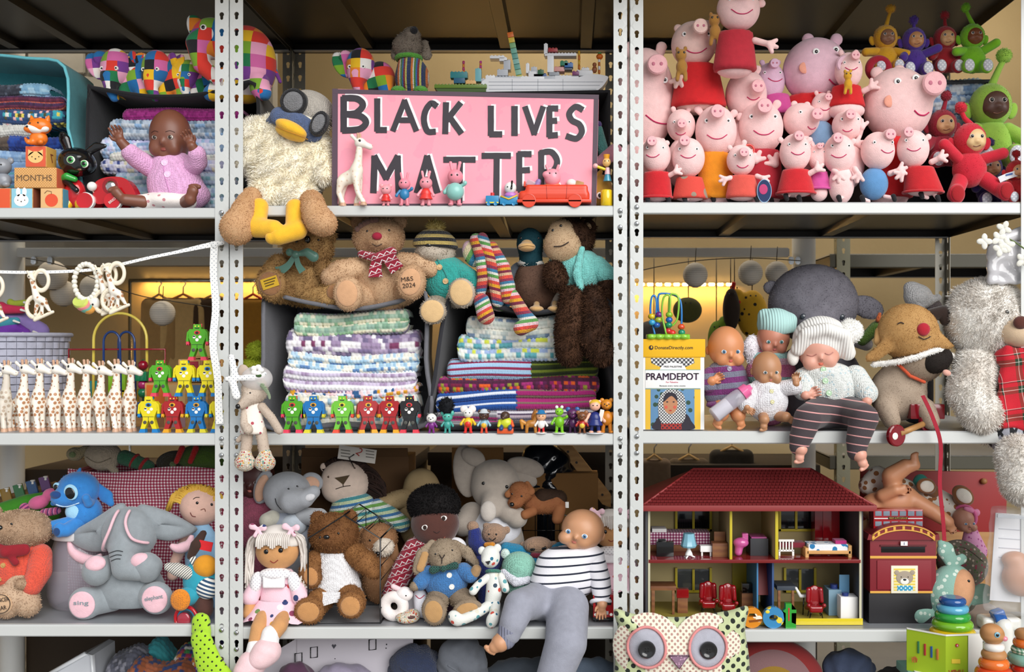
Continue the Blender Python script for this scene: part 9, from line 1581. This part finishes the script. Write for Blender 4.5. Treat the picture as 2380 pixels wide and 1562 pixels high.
t=T('toy_bus','red double decker toy bus on top of the post box','toy vehicle',2088,zb_+18,.08);t.b('body',M('gloss','#a0141e'),2030,1184,2146,1234,0,40,4)
for r_,y in((0,1193),(1,1217)):
 for i in range(6):x=2034+i*19;t.b('window',M('gloss','#7f8a98'),x,y-5,x+15,y+6,-.8,.4,1.5)
t.b('stripe',WP,2032,1204,2144,1206,-.8,.2,0);t.b('advert',BLK,2064,1201,2110,1207,-1.2,0,.2);t.txt("MIKE'S AUTO GARAGE",2087,1204,4,-1.5,GO,width=42);t.txt('LTE TRANSPORT',2088,1229,4,-.6,GO,width=36)
for x in(2056,2130):t.w('wheel',BLK,x,1234,[(-1.5,5),(-2,8),(6,8)],18)
t=T('baby_doll','undressed peach doll lying on its back with a leg in the air','doll',2110,1240,.17,'dolls');SK=M('vinyl','#d0926c');t.s('body',SK,[E(2080,1166,0,56,40,36,rot=14),K([(2074,1140,-10,22),(2066,1104,-20,22),(2096,1082,-26,18),(2116,1078,-28,13)]),K([(2120,1164,-10,22),(2160,1186,-30,18),(2188,1206,-40,14)]),K([(2046,1150,-20,16),(2070,1134,-36,13)]),E(2036,1180,6,34,34,30)]+foot5(2118,1078,-30,100,22,1)+hand5(2072,1134,-40,10,24,1)+hand5(2188,1206,-42,300,22,1),5,60);t.eyes([(2024,1176)],2)
t=T('plush_giraffe','white plush giraffe with brown patches lying behind the bare doll','soft toy',2190,1230,.22);GP_=DOTS('plush','#e6e0d4','#9a6438',18,.36,.8);t.s('body',GP_,[K([(2150,1150,0,30),(2210,1190,0,36)])],0,28);t.limb('leg',M('plush','#8a5a34'),M('plush','#e8e2d6'),[(2160,1140,-20,16),(2142,1124,-30,16)],(2138,1124,22,18,-10),-48);t.limb('leg',M('plush','#8a5a34'),M('plush','#e8e2d6'),[(2220,1160,-20,16),(2224,1150,-30,18)],(2224,1146,28,20,-40),-44);t.k('neck',GP_,[(2140,1150,6,20),(2044,1110,10,26),(2020,1130,10,22)]);t.e('saddle',M('plush','#2f9a8c'),2140,1122,0,18,20,16)
t=T('small_doll','tiny doll with pink headband and frilly dress behind the fish','doll',2250,1270,.17,'dolls');dollhead(t,M('vinyl','#c08a74'),2240,1208,26,28,24,face=(6,4),ears=(1,));t.s('headband',M('fab','#dc6a9c'),[TOR(2242,1202,0,26,4,1,1,40)],0,26);t.s('bow',M('fab','#e08ab0'),[E(2250,1184,-12,16,6,6,rot=-20),E(2266,1190,-10,8,9,5)],3,20);t.s('dress',DOTS('fab','#dc9cc4','#b05a94',9,.3,1.),[K([(2256,1234,0,16),(2262,1280,0,32)],.7)],0,22)
t=T('wooden_case','red painted wooden toy case standing at the back right','case',2230,ZP(ZS,.34),.34);yq=ZP(ZS,.34);t.b('panel',M('paint','#8c1616'),2000,1095,2340,1235,0,10,2,rot=-1);t.e('knob',M('wood','#8a5a30'),2285,1118,-4,8,7,7);t.b('body',M('wood','#a87a44'),2010,1236,2340,yq,0,80,2);t.rest(ZS,.03)
t=T('floral_cushion','small dark floral cushion behind the mint fish','cushion',2240,1360,.16);t.s('cushion',DOTS('fab','#6f6a5c','#9a3a54',8,.35,1.,multi=['#9a3a54','#c8b8a8','#4a6a3a']),[E(2236,1310,0,62,54,30,rot=-30)],0,28);t.line('seam',M('fab','#5a5648'),[(2190,1280),(2230,1268),(2276,1300)],2.5);t.down(ZS,M('fab','#6f6a5c'),2240,30,name='gusset')
t=T('plush_fish','mint patterned plush fish with a peach face','soft toy',2200,1445,.08);FM_=DOTS('fab','#8fb8aa','#d8e6da',15,.3,1.);t.s('body',FM_,[E(2208,1368,0,54,66,40,rot=-20)],0,32);t.s('face',M('fab','#d8a078'),[E(2222,1362,-12,36,52,33,rot=-16)],0,28);t.eyes([(2237,1334)],3.4);t.s('tail',FM_,[K([(2214,1304,0,14),(2196,1270,-4,20),(2186,1254,-4,9)],.5),K([(2214,1304,0,12),(2234,1290,-4,12)],.5)],4,28);t.s('fin',FM_,[K([(2160,1410,-10,14),(2136,1420,-14,17)],.5)],0,20);t.s('fin',FM_,[K([(2260,1380,-6,18),(2280,1370,-10,24)],.5)],0,20);t.rest(ZS,.05)
t=T('bagged_doll','clear zip bag holding a card and a bare doll at the right edge','packaged doll',2345,1420,.0);t.b('card',M('paper','#e4e4e8'),2308,1196,2420,1400,2,5,1,rot=-4);t.s('doll',M('vinyl','#c08a68'),[E(2372,1340,-8,46,44,30),E(2356,1300,-6,30,20,20)],10,26);t.s('bag',M('film','#f0f2f6',a=.16),[WR(BX(2294,1180,2430,1424,-44,10,8,rot=-4),3,.07)],0,34);t.b('zip',M('film','#d0d4da',a=.6),2300,1192,2430,1200,-46,-40,1,rot=-4)
for i in range(4):t.b('print_line',M('paper','#b8b8c0'),2322,1230+i*22,2376,1232+i*22,1,2,0,rot=-4)
def stacker(t,x,y,L,d=0,r0=1.):
 for c,r,h in L:t.s('ring',M('gloss',c)if isinstance(c,str)else c,[TORY(x,y-h/2,d,(r-h*.5)*r0,h*.52)],0,30);y-=h*.93
 return y
def TORY(x,y,d,R0,r):
 c=np.array([x,y,d],float)
 def f(P):q=P-c;rr=np.hypot(q[:,0],q[:,2]);return np.hypot(np.maximum(rr-R0,0),q[:,1])-r
 e=np.array([R0+r,r,R0+r]);f.lo,f.hi=c-e,c+e;return f
fz=ZP(0,-.06);t=T('toy_cupboard','mint painted stool carrying the game box and stackers','stool',2260,fz,-.10);t.b('seat',M('paint','#7fae9c'),2120,1552,2440,1572,-40,120,4);[t.b('leg',M('paint','#7fae9c'),x,1572,x+24,fz,d,d+24,2)for x in(2130,2400)for d in(-30,90)];t.rest(0,.3);zs_=W(0,1552,-.10).z+t.o.location.z-W(0,fz,-.10).z
yk=ZP(zs_,-.12);t=T('game_box','lime green game box with upside-down lettering','box',2210,yk,-.12);GN=M('paper','#a3bf1c');GW=M('paper','#ecece6')
def gside(nm,x0,y0a,y0b,x1,y1a,y1b,d0,d1,m,th=2):
 V=[(x0,y0a,d0),(x0,y0b,d0),(x1,y1b,d1),(x1,y1a,d1)];V+=[(a,b,d+th)for a,b,d in V];return t.put(nm,V,[np.array([(0,1,2,3),(7,6,5,4),(0,3,7,4),(1,5,6,2),(0,4,5,1),(3,2,6,7)])],m,None,False)
hb=98;gside('side',2127,yk-hb,yk,2198,yk-hb,yk,60,0,GN);gside('side',2198,yk-hb,yk,2285,yk-hb,yk,0,10,GN);gside('side',2252,yk-hb,yk,2287,yk-hb,yk,5,9,GW,-1);gside('rim',2127,yk-hb-3,yk-hb,2198,yk-hb-3,yk-hb,58,-2,GW,5);gside('rim',2198,yk-hb-3,yk-hb,2285,yk-hb-3,yk-hb,-2,8,GW,5);t.b('floor',GW,2140,yk-3,2280,yk,14,70,0)
RL=M('paper','#b81c2c');t.txt('HABA',2222,yk-12,15,.5,RL,rot=183,width=34);t.txt('HABA',2143,yk-30,14,44,RL,rot=180,width=20);t.w('age_mark',RL,2225,yk-76,[(.5,4),(1.5,4)],14);t.txt('4',2225,yk-76,5,.2,GW);t.b('label',M('paper','#e8c83a'),2212,yk-44,2232,yk-34,0,2,.2)
for i,(x,c)in enumerate(((2146,'#3a7a4a'),(2158,'#b03030'),(2170,'#2a5a9a'),(2180,'#c07030'))):t.b('print',M('paper',c),x,yk-74+i*3,x+8,yk-46+i*2,40-i*10,44-i*10,.3,yaw=-40)
t=T('ring_stacker','rainbow wooden ring stacker standing in the game box','ring stacker',2212,yk-4,-.04);k1=yk-1552;stacker(t,2214,1500+k1,(('#b0182a',56,22),('#e0742a',54,24),('#e6c01e',52,22),('#7ab82a',46,21),('#2f9a3c',40,20),('#5aa8c8',36,19),('#1c4f90',30,18)));t.l('base',M('gloss','#b0182a'),2214,[(1500+k1,50),(yk-4,52)])
t=T('toy_ball','lime wooden ball in the game box','ball',2264,1500+k1,-.09);t.e('ball',M('gloss','#62b02a'),2262,1478+k1,0,19,19,19);t.w('hole',M('gloss','#3a7a18'),2268,1468+k1,[(-17,2),(-15,3)],12)
t=T('toy_animal','orange wooden hedgehog piece in the game box','figurine',2225,1500+k1,-.11);t.g('piece',M('gloss','#e8862a'),smooth_poly([(2194,1496+k1),(2204,1470+k1),(2214,1482+k1),(2222,1462+k1),(2232,1480+k1),(2240,1492+k1),(2250,1480+k1),(2248,1500+k1)],4),0,12);t.e('eye',BLK,2240,1490+k1,-.5,1.6,1.6,.8)
yk2=ZP(zs_,-.19);t=T('ring_stacker','wooden ring stacker topped with a bird head','ring stacker',2310,yk2,-.19,'bird ring stackers');WL2=M('wood','#c08a58');y_=stacker(t,2310,yk2,(('#a8d0b8',54,24),('#d84a24',42,26),('#e0702a',34,24),(WL2,28,20),('#ece8e2',24,18)));hd=t.s('head',WL2,[E(2306,y_-22,0,28,24,24,rot=-14)],0,26);t.e('cheek',M('gloss','#e890a0'),2330,y_-14,-12,7,6,6,par=hd);t.eyes([(2308,y_-26)],4,white='#7fb4c8',par=hd);t.txt('pavel',2326,yk2-36,8,-42,M('paint','#f0e8e0'),width=24,rot=6)
t=T('ring_stacker','wooden ring stacker with gingham ring cut off at the right edge','ring stacker',2385,yk2,-.16,'bird ring stackers');y_=stacker(t,2386,ZP(zs_,-.16),((WL2,44,30),('#d03020',36,20),('#7fb0a0',42,26),(GING('fab','#e0e8dc','#8ab098','#3a7a5a',6),34,16),('#e0702a',30,20),(WL2,26,22)))
t=T('stacking_cups','blue and white toy pieces behind the bird stacker','toy',2320,1460,-.02);t.s('cup',M('gloss','#2a62b0'),[BX(2316,1420,2344,1470,0,30,4,rot=20)],0,20);t.s('tray',M('gloss','#e8e6e0'),[BX(2290,1440,2380,1470,10,60,6)],0,20);t.down(zs_,M('gloss','#e8e6e0'),2335,22,name='pedestal')
yo=ZP(.26,-.12);t=T('owl_cushion','owl cushion with black button eyes and patterned green cotton','cushion',1585,1640,-.10);OG=DOTS('fab','#c2cc9c','#1c241c',17,.30,0);OC_=DOTS('fab','#e6e0cc','#b08a80',9,.3,0)
ol=smooth_poly([(1428,1402),(1480,1414),(1585,1420),(1690,1406),(1738,1396),(1732,1450),(1742,1530),(1735,1640),(1585,1660),(1435,1640),(1430,1530),(1436,1450)],5);c0=np.array([1585,1530.]);n=len(ol);V=[]
for kx,d in((0,-44),(.35,-42),(.6,-36),(.8,-24),(.93,-11),(1,0),(.93,11),(.7,28),(.3,38),(0,40)):V+=[(c0[0]+(x-c0[0])*kx,c0[1]+(y-c0[1])*kx,d)for x,y in ol]
t.put('cushion',V,[np.array([(a*n+i,(a+1)*n+i,(a+1)*n+(i+1)%n,a*n+(i+1)%n)for a in range(9)for i in range(n)])],OG)
def od(x,y):r=max(abs(x-1585)/158,abs(y-1530)/128);return-44*(1-r**2.2)-3
def onp(nm,m,x,y,rx,ry,lift,th=4,par=None):
 P=[(0,0)]+[(rr*rx*cos(a),rr*ry*sin(a))for rr in(.4,.7,.92,1)for a in np.linspace(0,2*pi,41)[:-1]];V=[(x+a,y+b,min(od(x+a,y+b),-1)-lift+(0 if i<121 else th))for i,(a,b)in enumerate(P)];F4=[(1+r*40+i,1+r*40+(i+1)%40,1+(r+1)*40+(i+1)%40,1+(r+1)*40+i)for r in range(3)for i in range(40)];return t.put(nm,V,[np.array(F4),np.array([(0,1+(i+1)%40,1+i)for i in range(40)])],m,par)
for x in(1500,1640):
 onp('mask',OC_,x+(6 if x<1585 else-2),1486,82,78,2);e=onp('eye_felt',M('fab','#a9a9b4'),x,1480,42,44,5);t.r('eye_stitching',M('fab','#d88a88'),[(x+43*cos(a),1480+45*sin(a),od(x+43*cos(a),1480+45*sin(a))-7)for a in np.linspace(0,2*pi,41)[:-1]],3.4,True,par=e);dd=od(x,1480)-8;bt=t.w('button',M('gloss','#232325'),x,1483,[(dd-3,5),(dd-3,11),(dd-5,14),(dd-5,18),(dd-3,20),(dd+2,20)],30,par=e)
 for q in((-3,-3),(3,-3),(-3,3),(3,3)):t.w('button_hole',BLK,x+q[0],1483+q[1],[(dd-3.6,1.4),(dd-2,1.4)],8,par=bt)
t.g('beak',DOTS('fab','#8a6a80','#c8a0b8',5,.3,1.),[(1550,1494),(1596,1494),(1573,1524)],-54,-46);t.r('beak_stitching',M('fab','#5a3040'),[(1550,1494,-55),(1596,1494,-55),(1573,1524,-55)],1.4,True)
t.rest(.26,.3);cz=t.o.location.z
t=T('plastic_crate','low wooden crate under the owl cushion','crate',1585,ZP(0,-.10),-.10);yc=ZP(.26,-.1);yf=ZP(0,-.1);[t.b('slat',WB,1430,yc+i*60,1740,yc+i*60+46,-44,-36,2)for i in range(4)];t.b('box',WB,1432,yc,1738,yf,-34,40,2)
t=T('striped_cushion','round striped cushion in brown, grey and mustard on the lowest level','cushion',1790,1600,.1);m_=NT('rings');l_=m_.n('ShaderNodeVectorMath',operation='LENGTH');m_.l(m_.oc(),l_.inputs[0]);m_.col(m_.ramp(m_.math('FRACT',m_.math('MULTIPLY',l_.outputs['Value'],PX(130))),[(0,'#3a2a26'),(.3,'#8a939c'),(.45,'#8a6a1c'),(.6,'#7a5a5c'),(.8,'#7a1c1c')]));surf(m_,'fab');t.s('cushion',m_.m,[E(1790,1600,0,130,118,50)],0,30);t.e('button',M('fab','#3a2a26'),1790,1600,-50,12,12,5)
for lab,x,y,rx,ry,c in(('slate blue quilted bag on the lowest level',1972,1560,60,50,'#38435c'),('black and brown cloth heap at the lowest right',2090,1600,80,50,'#2a2420'),('pale cloth heap under the slate bag',1940,1600,90,40,'#2f3440')):t=T('cloth_heap',lab,'cloth',x,y+ry,.12,'cloth heaps on the lowest level');t.s('cloth',M('fab',c),[WR(E(x,y,0,rx,ry,40),5,.1),K([(x-rx*.5,y-ry*.6,-10,14),(x+rx*.4,y-ry*.5,-16,16)])],10,30);t.line('fold',M('fab',c),[(x-rx*.4,y-ry*.3),(x,y-ry*.2),(x+rx*.4,y-ry*.3)],4,-1)
